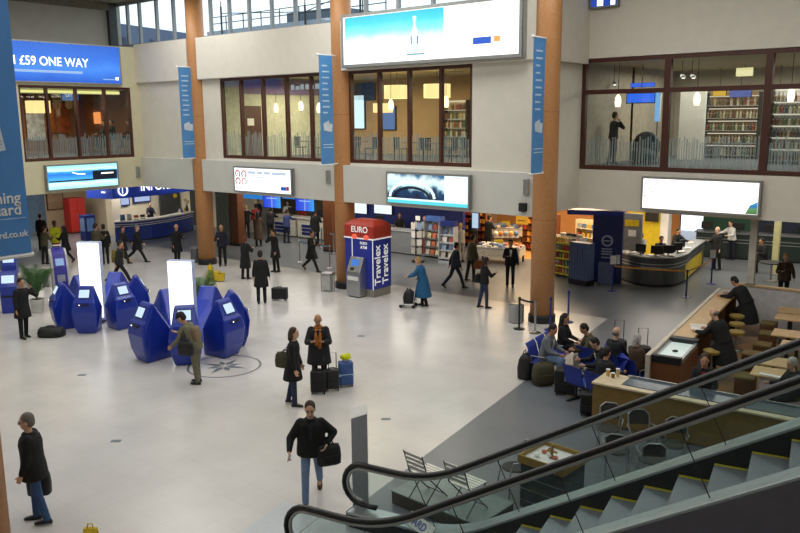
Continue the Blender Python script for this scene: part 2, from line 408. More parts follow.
# clerestory strip above the panels
cl_m = mat('clerestory_mullion', '#8e9498', 0.5, 0.2, 0.08, 12)
def clerestory(name, x0, x1, xs, y):
    r = struct_empty(name, ((x0 + x1) / 2, y, PT))
    MB().box(x0, x1, y, y + 0.12, PT - 0.02, PT + 0.08).build('sill_rail', cl_m, r, world=True)
    MB().box(x0, x1, y, y + 0.12, TOP - 0.15, TOP).build('head_rail', cl_m, r, world=True)
    ed = [x0] + xs + [x1]
    for e in xs: MB().box(e - 0.055, e + 0.055, y - 0.02, y + 0.12, PT, TOP).build('mullion', cl_m, r, world=True)
    for a, b in zip(ed[:-1], ed[1:]):
        MB().box(a + 0.07, b - 0.07, y + 0.05, y + 0.06, PT + 0.08, TOP - 0.15).build('pane', pane_m, r, world=True)
clerestory('window_5', -34.35, COLS[0][0] - 0.35, [onY(px_, 20, WY + 0.1).x for px_ in (127, 139, 156, 173)], WY + 0.1)
clerestory('window_6', -28.0, -20.3, [-27.4, -26.2, -25.0, -23.7, -22.4, -21.2], WY + 0.1)
clerestory('window_7', -19.6, -11.8, [-18.9, -17.45, -16.0, -14.55, -13.1], WY + 0.1)
struct('trim_1', MB().box(-34.42, -34.2, 21.2, 21.6, 9.5, TOP), mat('clerestory_post', '#3a3d42', 0.6))
struct('trim_2', MB().box(-34.4, -34.2, -6, 21.2, TOP - 0.35, TOP - 0.02), mat('ceiling_beam', '#6c655a', 0.7))

# outside, seen through the clerestory
ob = thing('terminal_building', 'grey flat-roofed building with roof railings seen through the high windows', 'building', (-72, 68, 0))
MB().box(-14, 16, 0, 12, 0, 17.0).build('wall', mat('outside_wall', '#6d7680', 0.8), ob)
MB().box(-14.4, 16.4, -0.5, 12.4, 17.0, 17.5).build('roof', mat('outside_roof', '#8b939c', 0.8), ob)
MB().box(-2, 7, 2, 8, 17.5, 19.0).build('plant_room', mat('outside_plant', '#59626c', 0.8), ob)
for k in range(10):
    x = -14 + 3.3 * k; MB().tube([(x, -0.3, 17.5), (x, -0.3, 19.2)], 0.07, 6).build('railing_post', dark_m, ob)
for z in (18.4, 19.2): MB().tube([(-14, -0.3, z), (15.7, -0.3, z)], 0.06, 6).build('railing_rail', dark_m, ob)
for x in (-11, 4, 12.5):
    MB().tube([(x, -0.8, 0), (x, -0.8, 21)], 0.12, 8).build('mast', dark_m, ob)
MB().tube([(-11, -0.8, 19.5), (4, -0.8, 18.4), (12.5, -0.8, 20.2)], 0.06, 6).build('overhead_cable', dark_m, ob)
ob2 = thing('hangar', 'dark blue-grey hangar with sloping roof beyond the corner window', 'building', (-74, 50, 0))
MB().side_prism([(-10, 0), (10, 0), (10, 14.6), (-10, 15.4)], -9, 5).build('wall', mat('hangar_wall', '#4d5a70', 0.8), ob2)
for k in range(6): MB().box(5.0, 5.12, -9 + 3 * k, -8.6 + 3 * k, 0, 14).build('wall_rib', mat('hangar_rib', '#323d52', 0.8), ob2)
# ================================================================== SIGNS AND BANNERS
frame_m = mat('sign_frame', '#9a9c9a', 0.4, 0.5, 0.05, 8)
sign_white = lit('backlit_white', '#f4f8ff', 1.5)
def lightbox(name, label, axis, plane, u0, u1, z0, z1, face, fr=0.08, depth=0.18):
    """Wall lightbox: housing, four frame bars, glowing face. Returns root and a placer (u, z) -> world point on the face."""
    c = (u0 + u1) / 2
    r = thing(name, label, 'sign', (c, plane, z0) if axis == 'Y' else (plane, c, z0))
    def bx(a, b, d0, d1, p, q):
        m = MB()
        return m.box(a, b, plane - d1, plane - d0, p, q) if axis == 'Y' else m.box(plane + d0, plane + d1, a, b, p, q)
    bx(u0, u1, 0, depth - 0.03, z0, z1).build('housing', frame_m, r, world=True)
    for a, b, p, q in ((u0, u1, z1 - fr, z1), (u0, u1, z0, z0 + fr), (u0, u0 + fr, z0 + fr, z1 - fr), (u1 - fr, u1, z0 + fr, z1 - fr)):
        bx(a, b, depth - 0.06, depth, p, q).build('frame_bar', frame_m, r, world=True)
    o = bx(u0 + fr, u1 - fr, depth - 0.045, depth - 0.02, z0 + fr, z1 - fr).build('lit_face', face, r, world=True)
    def at(u, z, d=0.0):
        dd = depth - 0.018 + d
        return Vector((u, plane - dd, z)) if axis == 'Y' else Vector((plane + dd, u, z))
    def plate(name, a, b, p, q, m, label=None, d=0.004):
        k = bx(a, b, depth - 0.02, depth - 0.018 + d, p, q).build(name, m, r, world=True)
        if label: k['label'] = label
        return k
    return r, at, plate
lw = lit('letter_white', '#ffffff', 1.6)
# big blue fare sign on the left wall
bl = lit_ramp('fare_sign_blue', [(0, '#1f5cc8'), (0.35, '#3f86ea'), (0.6, '#2f70d8'), (1, '#2460c4')], 1.15, 'Z', 7.9, 9.5, 0.25, 0.9)
r, at, plate = lightbox('fare_sign', 'wide blue lightbox sign with white fare lettering above the left windows', 'X', LX, 13.2, 20.45, 7.82, 9.48, bl, 0.05)
lettering('FROM £59 ONE WAY', 0.50, lw, r, at(18.9, 8.52), (0, 1, 0), (0, 0, 1), sx=0.92, align='RIGHT')
plate('small_print', 15.2, 18.6, 8.23, 8.33, lit('print_pale', '#9fc4f2', 0.9), 'thin pale strip of small print')
plate('emblem', 20.15, 20.3, 8.02, 8.15, lw); plate('small_print', 19.55, 20.1, 8.02, 8.06, lit('print_pale', '#9fc4f2', 0.9))
# cyan airline sign below the left windows
cy = lit_ramp('cyan_print', [(0, '#9fe6e6'), (0.22, '#d4ffff'), (0.30, '#49b4e2'), (0.6, '#1d6fd0'), (0.72, '#2e9ade'), (0.78, '#c8fbff'), (1, '#8adcdc')], 1.35, 'Z', 3.44, 4.4, 0.12, 1.4)
r, at, plate = lightbox('cyan_sign', 'cyan and blue striped lightbox sign on the left fascia', 'X', LX, 16.6, 19.95, 3.36, 4.46, cy, 0.06)
plate('dark_panel', 18.7, 19.87, 3.72, 4.12, mat('dark_print', '#16243c', 0.4), 'dark navy block with white bar')
plate('white_bar', 19.1, 19.7, 3.96, 4.02, lw, d=0.008); plate('dark_stripe', 16.7, 18.7, 3.72, 3.78, mat('dark_print', '#16243c', 0.4))
MB().tube([at(17.75, 4.1), at(18.0, 4.02), at(18.35, 4.0)], 0.025, 6).build('aircraft_mark', lw, r, world=True)
# white sign, first bay
r, at, plate = lightbox('parcel_sign', 'white lightbox sign with red rings and faint lettering on the first bay fascia', 'Y', PY, -25.75, -22.32, 3.36, 4.40, sign_white, 0.06)
rd = lit('print_red', '#c8382c', 0.7); pk = lit('print_pink', '#d89088', 0.9); gb = lit('print_bluegrey', '#b8c4d4', 1.1)
for (u, z, m) in ((-25.48, 4.10, rd), (-25.10, 4.10, rd), (-25.48, 3.80, rd), (-25.10, 3.80, pk)):
    MB().tube([at(u + 0.13*math.cos(t*math.pi/8 - 1.0), z + 0.13*math.sin(t*math.pi/8 - 1.0), 0.004) for t in range(14)], 0.03, 5).build('ring_mark', m, r, world=True)
for i, (a, b, z) in enumerate(((-24.9, -24.4, 4.12), (-24.32, -24.0, 4.12), (-23.9, -23.55, 4.12), (-23.45, -22.65, 4.12), (-24.9, -23.9, 3.98), (-25.6, -24.8, 3.52))):
    plate('faint_print', a, b, z, z + (0.11 if i < 4 else 0.035), gb, 'faint blue-grey print')
plate('logo_block', -22.95, -22.65, 3.54, 3.68, lit('print_blue', '#2a58b8', 0.9), 'small blue logo block'); plate('logo_block', -22.64, -22.5, 3.54, 3.70, rd, 'small red logo block')
# dark blue and white sign, second bay
r, at, plate = lightbox('jet_engine_sign', 'lightbox sign with a pale machine print and white right part on the second bay fascia', 'Y', PY, -17.62, -14.16, 3.35, 4.46, lit('backlit_cool', '#dff6fb', 1.35), 0.06)
nav = lit_ramp('engine_print', [(0, '#10203c'), (0.28, '#1c3f66'), (0.45, '#c8f2f6'), (0.75, '#e8feff'), (1, '#3c6c90')], 1.1, 'Z', 3.55, 4.40, 0.9, 2.2)
plate('print_panel', -17.56, -15.15, 3.58, 4.40, nav, 'dark blue print with pale rounded machine')
MB().tube([at(-16.5 + 0.75*math.cos(t*math.pi/12), 3.60 + 0.36*math.sin(t*math.pi/12), 0.004) for t in range(13)], 0.05, 6).build('arc_mark', mat('dark_print', '#16243c', 0.4), r, world=True)
MB().tube([at(-16.5 + 0.95*math.cos(t*math.pi/12), 3.62 + 0.52*math.sin(t*math.pi/12), 0.004) for t in range(13)], 0.05, 6).build('arc_mark', lit('backlit_cool', '#dff6fb', 1.35), r, world=True)
plate('cyan_strip', -17.56, -14.22, 3.41, 3.52, lit('print_cyan', '#58d8e4', 1.1), 'cyan strip along the foot')
# large bottle sign on the upper panel
r, at, plate = lightbox('bottle_sign', 'huge white lightbox sign with a turquoise band and bottle picture', 'Y', PY, -19.48, -12.28, 8.0, 9.78, lit('backlit_big', '#ffffff', 1.45), 0.10, 0.30)
r2 = lit_ramp('turquoise_print', [(0, '#ffffff'), (0.3, '#eaffff'), (0.5, '#8eeff2'), (0.75, '#45cfe4'), (1, '#33b9dc')], 1.25, 'Z', 8.45, 9.7, 0.25, 1.5)
plate('turquoise_panel', -19.3, -15.1, 8.75, 9.66, r2, 'turquoise sea print fading to white')
bw = lit('bottle_print', '#eef6fa', 1.0)
mbx = MB(); mbx.lathe([(0.02, 0), (0.17, 0.02), (0.17, 0.62), (0.12, 0.75), (0.055, 0.85), (0.055, 1.05), (0.075, 1.06), (0.075, 1.16), (0.01, 1.17)], 14, (0, 0, 0), sy=0.05)
o = mbx.build('bottle_picture', bw, r, smooth=True); o.location = at(-16.25, 8.32, 0.014) - Vector(r.location); o['label'] = 'pale bottle picture with navy label'
plate('bottle_label', -16.4, -16.1, 8.62, 8.86, lit('print_navy', '#2b3a80', 0.8), 'navy bottle label', 0.02)
plate('bottle_shadow', -16.6, -15.85, 8.27, 8.32, lit('print_teal', '#88b8c0', 0.9))
plate('logo_block', -14.0, -13.35, 8.46, 8.66, lit('print_royal', '#2d5fd0', 1.0), 'blue logo block'); plate('logo_block', -13.25, -13.03, 8.5, 8.66, lit('print_amber', '#f0b45c', 1.0), 'amber logo block')
# white sign on the right fascia
r, at, plate = lightbox('flower_sign', 'long white lightbox sign with small flower specks on the right fascia', 'Y', RY, -9.78, -6.22, 3.36, 4.40, lit('backlit_warm', '#fff8f0', 1.55), 0.06)
sp = lit('print_gold', '#c8a050', 0.8); dk2 = mat('dark_print', '#16243c', 0.4)
rg = random.Random(3)
for k in range(16):
    u, z = -9.68 + abs(rg.gauss(0, 0.3)), 3.45 + rg.random() * 0.8; s_ = rg.uniform(0.015, 0.04)
    plate('speck_print', u, u + s_, z, z + s_, rg.choice((sp, sp, dk2)))
for k in range(7): plate('faint_print', -8.75 + 0.17*k, -8.63 + 0.17*k, 4.12, 4.16, lit('print_faint', '#e4dcd8', 1.1))
mbp = MB(); a_ = [at(-6.29, 3.43, .003), at(-6.29, 3.80, .003), at(-6.5, 3.68, .003), at(-6.62, 3.43, .003)]
mbp.quad(a_[0], a_[1], a_[2], a_[3]).build('green_corner', lit_ramp('green_blue_print', [(0, '#4c7a50'), (0.4, '#66a060'), (0.6, '#2a7fc8'), (1, '#58b8ea')], 0.9, 'Z', 3.43, 3.8), r, world=True)
# blue sign high on the right wall, its lettering at the frame's top edge
r, at, plate = lightbox('blue_wall_sign', 'blue sign with white marks high on the right wall', 'Y', RY, -11.75, -10.8, 9.62, 10.4, lit('sign_deep_blue', '#2848b0', 0.9), 0.04)
plate('white_mark', -11.5, -11.3, 9.68, 9.86, lw); plate('white_mark', -11.05, -10.9, 9.68, 9.86, lw)

# vertical banners on arms of the columns
ban_m = mat('banner_blue', '#4f8cc8', 0.7, 0, 0.06, 4)
ban_near_m = mat('banner_deep_blue', '#4c86c4', 0.7, 0, 0.05, 3)
pale_m = mat('banner_pale_print', '#b9d3e6', 0.7); plaque_m = mat('banner_plaque', '#c9d6e0', 0.7)
for i, ((ccx, cy), cx, y0) in enumerate(zip(COLS, (-28.35, -19.8, -11.3), (20.58, 20.17, 19.95))):
    r = thing('banner', 'narrow blue banner with pale print hung from the column beside the %s' % ('information desk', 'currency kiosk', 'steel litter bin')[i], 'banner', (cx, cy, 4.6))
    y1 = y0 + 0.64
    MB().box(cx - 0.012, cx + 0.012, y0, y1, 4.68, 8.42).build('cloth', ban_m, r, world=True)
    for z in (4.66, 8.44):
        MB().tube([(cx, y0 - 0.04, z), (cx, y1 + 0.05, z), (ccx + (cx - ccx) * 0.3, cy - 0.375, z)], 0.025, 8).build('arm', white_m, r, world=True)
        MB().ell((cx, y0 - 0.06, z), (0.05, 0.05, 0.05)).build('finial', white_m, r, world=True, smooth=True)
    rg = random.Random(i)
    for k in range(9):
        z = 8.05 - k * 0.2; MB().box(cx + 0.012, cx + 0.016, y0 + 0.12, y0 + 0.2 + rg.uniform(0.15, 0.3), z, z + 0.05).build('faint_print', pale_m, r, world=True)
    m_ = MB(); pts = [(y0 + 0.14, 5.86), (y0 + 0.55, 5.80), (y0 + 0.58, 6.08), (y0 + 0.42, 6.10), (y0 + 0.40, 6.2), (y0 + 0.12, 6.1)]
    m_.add([(cx + 0.017, a, b) for a, b in pts], [tuple(range(6))]).build('emblem', plaque_m, r, world=True)
    for z in (5.35, 5.25): MB().box(cx + 0.012, cx + 0.016, y0 + 0.1, y0 + 0.6, z, z + 0.03).build('faint_print', pale_m, r, world=True)
# the large newspaper banner on the near column
bx_ = -11.35
r = thing('newspaper_banner', 'large blue newspaper banner with white serif words hung near the left edge column', 'banner', (bx_, 4.8, 4.3))
MB().box(bx_ - 0.015, bx_ + 0.015, 4.82, 5.50, 4.38, 8.6).build('cloth', ban_near_m, r, world=True)
for z in (4.35, 8.63): MB().tube([(bx_, 4.80, z), (bx_, 5.53, z)], 0.03, 8).build('arm', white_m, r, world=True)
lettering('ning', 0.22, white_m, r, (bx_ + 0.02, 5.41, 5.12), (0, 1, 0), (0, 0, 1), align='RIGHT')
lettering('ndard', 0.22, white_m, r, (bx_ + 0.02, 5.41, 4.95), (0, 1, 0), (0, 0, 1), align='RIGHT')
lettering('ord.co.uk', 0.125, white_m, r, (bx_ + 0.02, 5.47, 4.63), (0, 1, 0), (0, 0, 1), align='RIGHT')
MB().box(bx_ + 0.015, bx_ + 0.02, 5.02, 5.46, 4.89, 4.90).build('rule_line', pale_m, r, world=True)
m_ = MB(); m_.add([(bx_ + 0.019, a, b) for a, b in ((4.9, 5.80), (5.27, 5.86), (5.22, 6.18), (5.17, 6.22), (4.9, 6.22))], [(0, 1, 2, 3, 4)]).build('plaque', plaque_m, r, world=True)
for z, w in ((6.12, 0.22), (6.06, 0.26), (5.98, 0.3), (5.94, 0.3)): MB().box(bx_ + 0.0195, bx_ + 0.022, 4.93, 4.93 + w, z, z + 0.012).build('faint_print', mat('plaque_print', '#8a96a4', 0.7), r, world=True)

# small speakers on the fascias
spk_m = mat('speaker_grey', '#9a9c98', 0.5)
for k, (q, ax) in enumerate(((onX(137.5, 172, LX), 'X'), (onY(329, 177, PY), 'Y'), (onY(527, 187, PY), 'Y'))):
    r = thing('wall_speaker', 'slim grey wall speaker on the fascia %s' % ('beside the cyan sign', 'just before the centre column', 'just before the column by the steel litter bin')[k], 'speaker', (q.x, q.y, q.z - 0.25), R_(90) if ax == 'X' else 0)
    MB().box(-0.09, 0.09, -0.10, 0, 0, 0.50).build('housing', spk_m, r, bevel=0.02); MB().box(-0.07, 0.07, -0.106, -0.10, 0.03, 0.47).build('grille', mat('speaker_grille', '#84867f', 0.7), r)
q = onY(524, 207, PY); r = thing('camera_box', 'small black box at the foot of the second bay fascia', 'camera', (q.x, PY, q.z - 0.13)); MB().box(-0.12, 0.12, -0.14, 0, 0, 0.26).build('housing', black_m, r, bevel=0.015); MB().lathe([(0.05, 0), (0.05, 0.02)], 12, (0, -0.08, -0.02)).build('lens', dark_m, r)
# ================================================================== ESCALATOR
EH = R_(11.0)
EU = Vector((math.cos(EH), math.sin(EH), 0)); EN = Vector((math.sin(EH), -math.cos(EH), 0))   # uphill, and towards the near side
EO = Vector((-6.55, 8.756, 0)); INC = R_(30.0); EW = 1.534; TI = math.tan(INC)
def EP(s, t, z): p = EO + EU * s + EN * t; return Vector((p.x, p.y, z))
def bend(s, z0=0.0, s0=0.0):
    """height of a line that is level below s0 and climbs beyond, with a soft bend"""
    w = 0.55; x = s - s0
    if x < -w: return z0
    if x > w: return z0 + x * TI
    return z0 + TI * (x + w) ** 2 / (4 * w)
esc = thing('escalator', 'escalator with black handrails, glass sides and yellow-edged steps in the foreground', 'escalator', EO)
rub_m = mat('handrail_rubber', '#0d0d0f', 0.35, 0, 0.1, 20)
esc_glass = glass('balustrade_glass', (0.86, 0.91, 0.90), 1.0)
deck_m = mat('escalator_deck', '#b4bcbe', 0.34, 0.55, 0.06, 10)
clad_m = mat('escalator_cladding', '#5c5b64', 0.5, 0, 0.06, 6)
skirt_m = mat('escalator_skirt', '#15171a', 0.4, 0.3)
step_m = mat('step_grey', '#8c9196', 0.45, 0.5, 0.12, 30); yel_m = mat('step_yellow', '#d2c41c', 0.5)
S1 = 7.9
ss = [-1.15 + 0.15 * i for i in range(int((S1 + 1.15) / 0.15) + 1)]
RAIL0 = 1.0
for side, t in (('far', 0.0), ('near', EW)):
    top = [EP(s, t, bend(s, RAIL0)) for s in ss]
    arc = [EP(-1.15 - 0.33 * math.sin(a), t, RAIL0 - 0.33 + 0.33 * math.cos(a)) for a in [math.pi * k / 10 for k in range(1, 11)]]
    low = [EP(-1.15 + 0.12 * k, t, RAIL0 - 0.66 + 0.0 * k) for k in range(1, 3)]
    path = list(reversed(low)) + list(reversed(arc)) + top
    MB().tube(path, 0.052, 10, flat=0.75).build('handrail', rub_m, esc, smooth=True, world=True)
    tr = [EP(-1.15 - 0.27 * math.sin(a), t, RAIL0 - 0.33 + 0.27 * math.cos(a)) for a in [math.pi * k / 10 for k in range(10, 0, -1)]] + [EP(s, t, bend(s, RAIL0 - 0.06)) for s in ss]
    MB().tube(tr, 0.028, 8).build('rail_track', alu_m, esc, smooth=True, world=True)
    # glass: panels with joints every 1.3 m along the slope
    cuts = [-1.15, 0.1] + [0.1 + 1.3 * k for k in range(1, 6)] + [S1]
    for a, b in zip(cuts[:-1], cuts[1:]):
        n = 8; up, dn = [], []
        for k in range(n + 1):
            s = a + 0.006 + (b - a - 0.012) * k / n
            su = s - (0.34 if a > 0 else 0.34 * k / n if a < 0 else 0); su = min(su, S1); up.append((su, bend(su, RAIL0 - 0.08))); dn.append((s, bend(s, 0.24, 0.40)))
        m = MB()
        if a == -1.15:
            up = [(-1.15 - 0.25 * math.sin(q), RAIL0 - 0.33 + 0.25 * math.cos(q)) for q in [math.pi * k / 8 for k in range(8, 0, -1)]] + up; dn = [(-1.15, 0.35)] * 8 + dn
        vs = [EP(s, t + d, z) for d in (-0.006, 0.006) for (s, z) in up + dn[::-1]]; N = len(up); fs = []
        for base in (0, 2 * N):
            for k in range(N - 1): fs.append((base + k, base + k + 1, base + 2*N - 2 - k, base + 2*N - 1 - k))
        m.add(vs, fs).build('glass_panel', esc_glass, esc, world=True)
        if b < S1: MB().tube([EP(b, t, bend(b, 0.24, 0.40)), EP(b - 0.34, t, bend(b - 0.34, RAIL0 - 0.08))], 0.007, 6).build('glass_joint', black_m, esc, world=True)
    # deck either side of the glass, skirt and outer cladding
    i0, i1 = (-0.14, 0.16) if side == 'far' else (EW - 0.15, EW + 0.13)
    rings = []
    for s in [-1.35] + ss[1:]:
        z = bend(s, 0.25, 0.40); rings.append([EP(s, i0, z - 0.045), EP(s, i1, z - 0.045), EP(s, i1, z), EP(s, i0, z)])
    MB().loft(rings).build('deck_cover', deck_m, esc, world=True, bevel=0.008)
    sk = i1 if side == 'far' else i0
    rings = [[EP(s, sk - 0.012, bend(s, -0.12, 0.3)), EP(s, sk + 0.012, bend(s, -0.12, 0.3)), EP(s, sk + 0.012, bend(s, 0.21, 0.40)), EP(s, sk - 0.012, bend(s, 0.21, 0.40))] for s in [-1.3] + ss[1:]]
    MB().loft(rings).build('skirt_panel', skirt_m, esc, world=True)
    oc = i0 if side == 'far' else i1
    rings = [[EP(s, oc - 0.015, max(0.0, bend(s, -0.9, 0.3))), EP(s, oc + 0.015, max(0.0, bend(s, -0.9, 0.3))), EP(s, oc + 0.015, bend(s, 0.205, 0.40)), EP(s, oc - 0.015, bend(s, 0.205, 0.40))] for s in [-1.35] + ss[1:]]
    MB().loft(rings).build('outer_cladding', clad_m, esc, world=True)
    lo_s = -1.36
    MB().add([EP(lo_s, i0, 0), EP(lo_s, i1, 0), EP(lo_s, i1, 0.25), EP(lo_s, i0, 0.25)], [(0, 1, 2, 3)]).build('newel_base', skirt_m, esc, world=True)
# steps
TW0, TW1 = 0.18, EW - 0.18
n = 0; s = 0.30
while s < S1 - 0.4:
    z = max(0.0, (s - 0.225)) * TI + 0.015
    m = MB(); rise = 0.40 * TI
    m.loft([[EP(s, TW0, z - rise - 0.03), EP(s + 0.40, TW0, z - 0.05), EP(s + 0.40, TW0, z), EP(s, TW0, z)],
            [EP(s, TW1, z - rise - 0.03), EP(s + 0.40, TW1, z - 0.05), EP(s + 0.40, TW1, z), EP(s, TW1, z)]])
    st = m.build('step', step_m, esc, world=True)
    y = MB()
    for t0, t1 in ((TW0, TW0 + 0.045), (TW1 - 0.045, TW1)):
        y.loft([[EP(s, t0, z + 0.001), EP(s + 0.40, t0, z + 0.001), EP(s + 0.40, t0, z + 0.004), EP(s, t0, z + 0.004)],
                [EP(s, t1, z + 0.001), EP(s + 0.40, t1, z + 0.001), EP(s + 0.40, t1, z + 0.004), EP(s, t1, z + 0.004)]])
    y.build('yellow_edge', yel_m, esc, world=True)
    s += 0.40; n += 1
# landing plates and comb
plate_m = mat('landing_plate', '#bcc2c4', 0.4, 0.15, 0.05, 25)
for a, b, mm in ((-2.7, -1.9, plate_m), (-1.88, -0.95, plate_m), (-0.93, 0.28, mat('comb_plate', '#979ea2', 0.4, 0.3, 0.05, 25))):
    MB().loft([[EP(a, 0.17 if a > -1.5 else -0.05, 0.0), EP(b, 0.17 if a > -1.5 else -0.05, 0.0), EP(b, 0.17 if a > -1.5 else -0.05, 0.012), EP(a, 0.17 if a > -1.5 else -0.05, 0.012)],
               [EP(a, EW - 0.17 if a > -1.5 else EW + 0.05, 0.0), EP(b, EW - 0.17 if a > -1.5 else EW + 0.05, 0.0), EP(b, EW - 0.17 if a > -1.5 else EW + 0.05, 0.012), EP(a, EW - 0.17 if a > -1.5 else EW + 0.05, 0.012)]]).build('landing_plate', mm, esc, world=True)
# truss soffit
rings = [[EP(s, -0.12, max(0.004, bend(s, -0.9, 0.3))), EP(s, EW + 0.12, max(0.004, bend(s, -0.9, 0.3))), EP(s, EW + 0.12, max(0.008, bend(s, -0.86, 0.3))), EP(s, -0.12, max(0.008, bend(s, -0.86, 0.3)))] for s in ss if s > 1.0]
MB().loft(rings).build('soffit', clad_m, esc, world=True)

# grey stele beside the escalator foot
p = EP(-1.05, -0.45, 0)
p = G(361, 512)
st = thing('stele', 'tall plain grey stele with pale slanted top beside the escalator foot', 'stele', (p.x, p.y, 0), R_(IMG))
MB().loft([[(-0.125, -0.09, 0), (0.125, -0.09, 0), (0.125, 0.09, 0), (-0.125, 0.09, 0)], [(-0.125, -0.09, 1.62), (0.125, -0.09, 1.70), (0.125, 0.09, 1.80), (-0.125, 0.09, 1.72)]]).build('body', mat('stele_grey', '#a2a3ab', 0.5, 0.0, 0.05, 6), st, bevel=0.005)
MB().loft([[(-0.125, -0.09, 1.621), (0.125, -0.09, 1.701), (0.125, 0.09, 1.801), (-0.125, 0.09, 1.721)], [(-0.125, -0.09, 1.63), (0.125, -0.09, 1.71), (0.125, 0.09, 1.81), (-0.125, 0.09, 1.73)]]).build('cap', white_m, st)
MB().box(-0.16, 0.16, -0.12, 0.12, 0, 0.015).build('foot_plate', dark_m, st)
# ================================================================== GROUND FLOOR
blue_m = mat('kiosk_blue', '#1734a0', 0.35, 0, 0.05, 4, coat=0.3)
navy_m = mat('navy_panel', '#16256b', 0.45, 0, 0.06, 5)
scr_m = lit('kiosk_screen', '#cfe8ff', 0.95)
scr2_m = lit_ramp('flight_screen', [(0, '#2d46d8'), (0.45, '#3f63ee'), (0.5, '#9fb6ff'), (0.55, '#3f63ee'), (1, '#48a8f6')], 0.9, 'X', -0.5, 0.5)
# ---- check-in kiosks, two rings of six around lit towers
def make_kiosk():
    r = thing('check_in_kiosk', '', 'kiosk')
    prof = [(0.30, 0.0), (0.40, 0.30), (0.45, 0.70), (0.40, 1.0), (0.33, 1.08), (0.15, 1.42), (0.10, 1.47), (0.02, 1.47), (-0.18, 1.15), (-0.42, 0.72), (-0.46, 0.0)]
    def hw(y, z):   # half width: bulges in the middle of the height, narrows towards the back
        a = 0.30 + 0.11 * math.sin(min(1.0, z / 1.2) * math.pi) - 0.06 * max(0, z - 1.0)
        return a * (0.72 + 0.28 * (y + 0.46) / 0.9)
    N = len(prof); rings = []
    for k in (-1.0, -0.86, 0.86, 1.0):
        inset = 0.93 if abs(k) == 1.0 else 1.0
        rings.append([(k * hw(y, z), y * inset, 0.01 + z * (0.985 if abs(k) == 1 else 1.0)) for (y, z) in prof])
    MB().loft(rings).build('body', blue_m, r, bevel=0.02)
    # screen bezel on the slope between (0.33,1.08) and (0.15,1.42)
    a = math.atan2(0.34, -0.18); ny, nz = math.sin(a), -math.cos(a)
    c = Vector((0, 0.24 + 0.008 * ny, 1.25 + 0.008 * nz)); rx = a - math.pi / 2 + math.pi / 2
    bz = MB().obox((0, 0.245, 1.255), (0.36, 0.025, 0.30), 0, 0, R_(27.9)).build('screen_bezel', navy_m, r)
    MB().obox((0, 0.258, 1.262), (0.31, 0.015, 0.25), 0, 0, R_(27.9)).build('screen', scr_m, bz)
    MB().obox((0.0, 0.272, 1.245), (0.17, 0.006, 0.03), 0, 0, R_(27.9)).build('screen_print', mat('screen_print', '#6a86b8', 0.5), bz)
    MB().box(-0.16, 0.16, 0.36, 0.46, 0.93, 0.965).build('document_slot', black_m, r)
    MB().ell((0.10, 0.47, 0.95), (0.018, 0.01, 0.018)).build('indicator_light', lit('indicator', '#ffffff', 2.0), r)
    MB().box(-0.20, 0.20, -0.40, 0.26, 0.0, 0.02).build('plinth', black_m, r)
    return r
kproto = make_kiosk(); kused = False
def kiosk(c, ang, rad, label, grp):
    global kused
    a = R_(ang); loc = (c[0] + rad * math.cos(a), c[1] + rad * math.sin(a), 0)
    if not kused: o = kproto; kused = True
    else: o = copy_tree(kproto)
    o.location = loc; o.rotation_euler = (0, 0, a - math.pi / 2); o['label'] = label; o['group'] = grp; o.scale = (1.05, 1.05, 1.05)
    return o
tw_face = lit('tower_face', '#fbfcff', 1.7)
def tower(c, rz, label, hgt):
    r = thing('light_tower', label, 'light tower', (c[0], c[1], 0), rz)
    MB().box(-0.30, 0.30, -0.18, 0.18, 0, 0.12).build('base', navy_m, r, bevel=0.02)
    MB().box(-0.355, 0.355, -0.10, 0.10, 0.12, hgt).build('frame', mat('tower_frame', '#b8c4e4', 0.4), r)
    for y in (-1, 1):
        MB().box(-0.34, 0.34, min(0.10*y, 0.112*y), max(0.10*y, 0.112*y), 0.2, hgt - 0.02).build('lit_face', tw_face, r)
    return r
c1 = (-22.75, 12.85); c2 = (-17.95, 12.75)
tower(c1, R_(IMG - 4), 'white lit tower amid the blue kiosks nearer the newspaper banner', 2.58)
tower(c2, R_(IMG - 8), 'white lit tower amid the blue kiosks by the floor compass', 2.52)
k1 = (-22.58, 12.98)
for i, a in enumerate((-108, -50, 1, 60, 122, 180)):
    kiosk(k1, a, 1.03, 'blue check-in kiosk %s, ring near the newspaper banner' % ('beside the slumped black bag', 'with bright screen facing the open floor', 'with bright screen right of the white tower', 'with fin turned towards the other ring', 'with screen towards the information desk', 'with screen towards the cash machine')[i], 'kiosk ring by the newspaper banner').scale = (0.96, 0.96, 0.96)
for i, a in enumerate((-95, -40, 12, 62, 115, 170)):
    kiosk((c2[0] + 0.10, c2[1] + 0.08), a, 1.14, 'blue check-in kiosk %s, ring by the floor compass' % ('with screen seen edge-on', 'used by the stooping man in khaki', 'with bright screen near the compass inlay', 'with tall fin and hidden screen', 'facing the potted palm', 'facing the other kiosk ring')[i], 'kiosk ring by the floor compass')

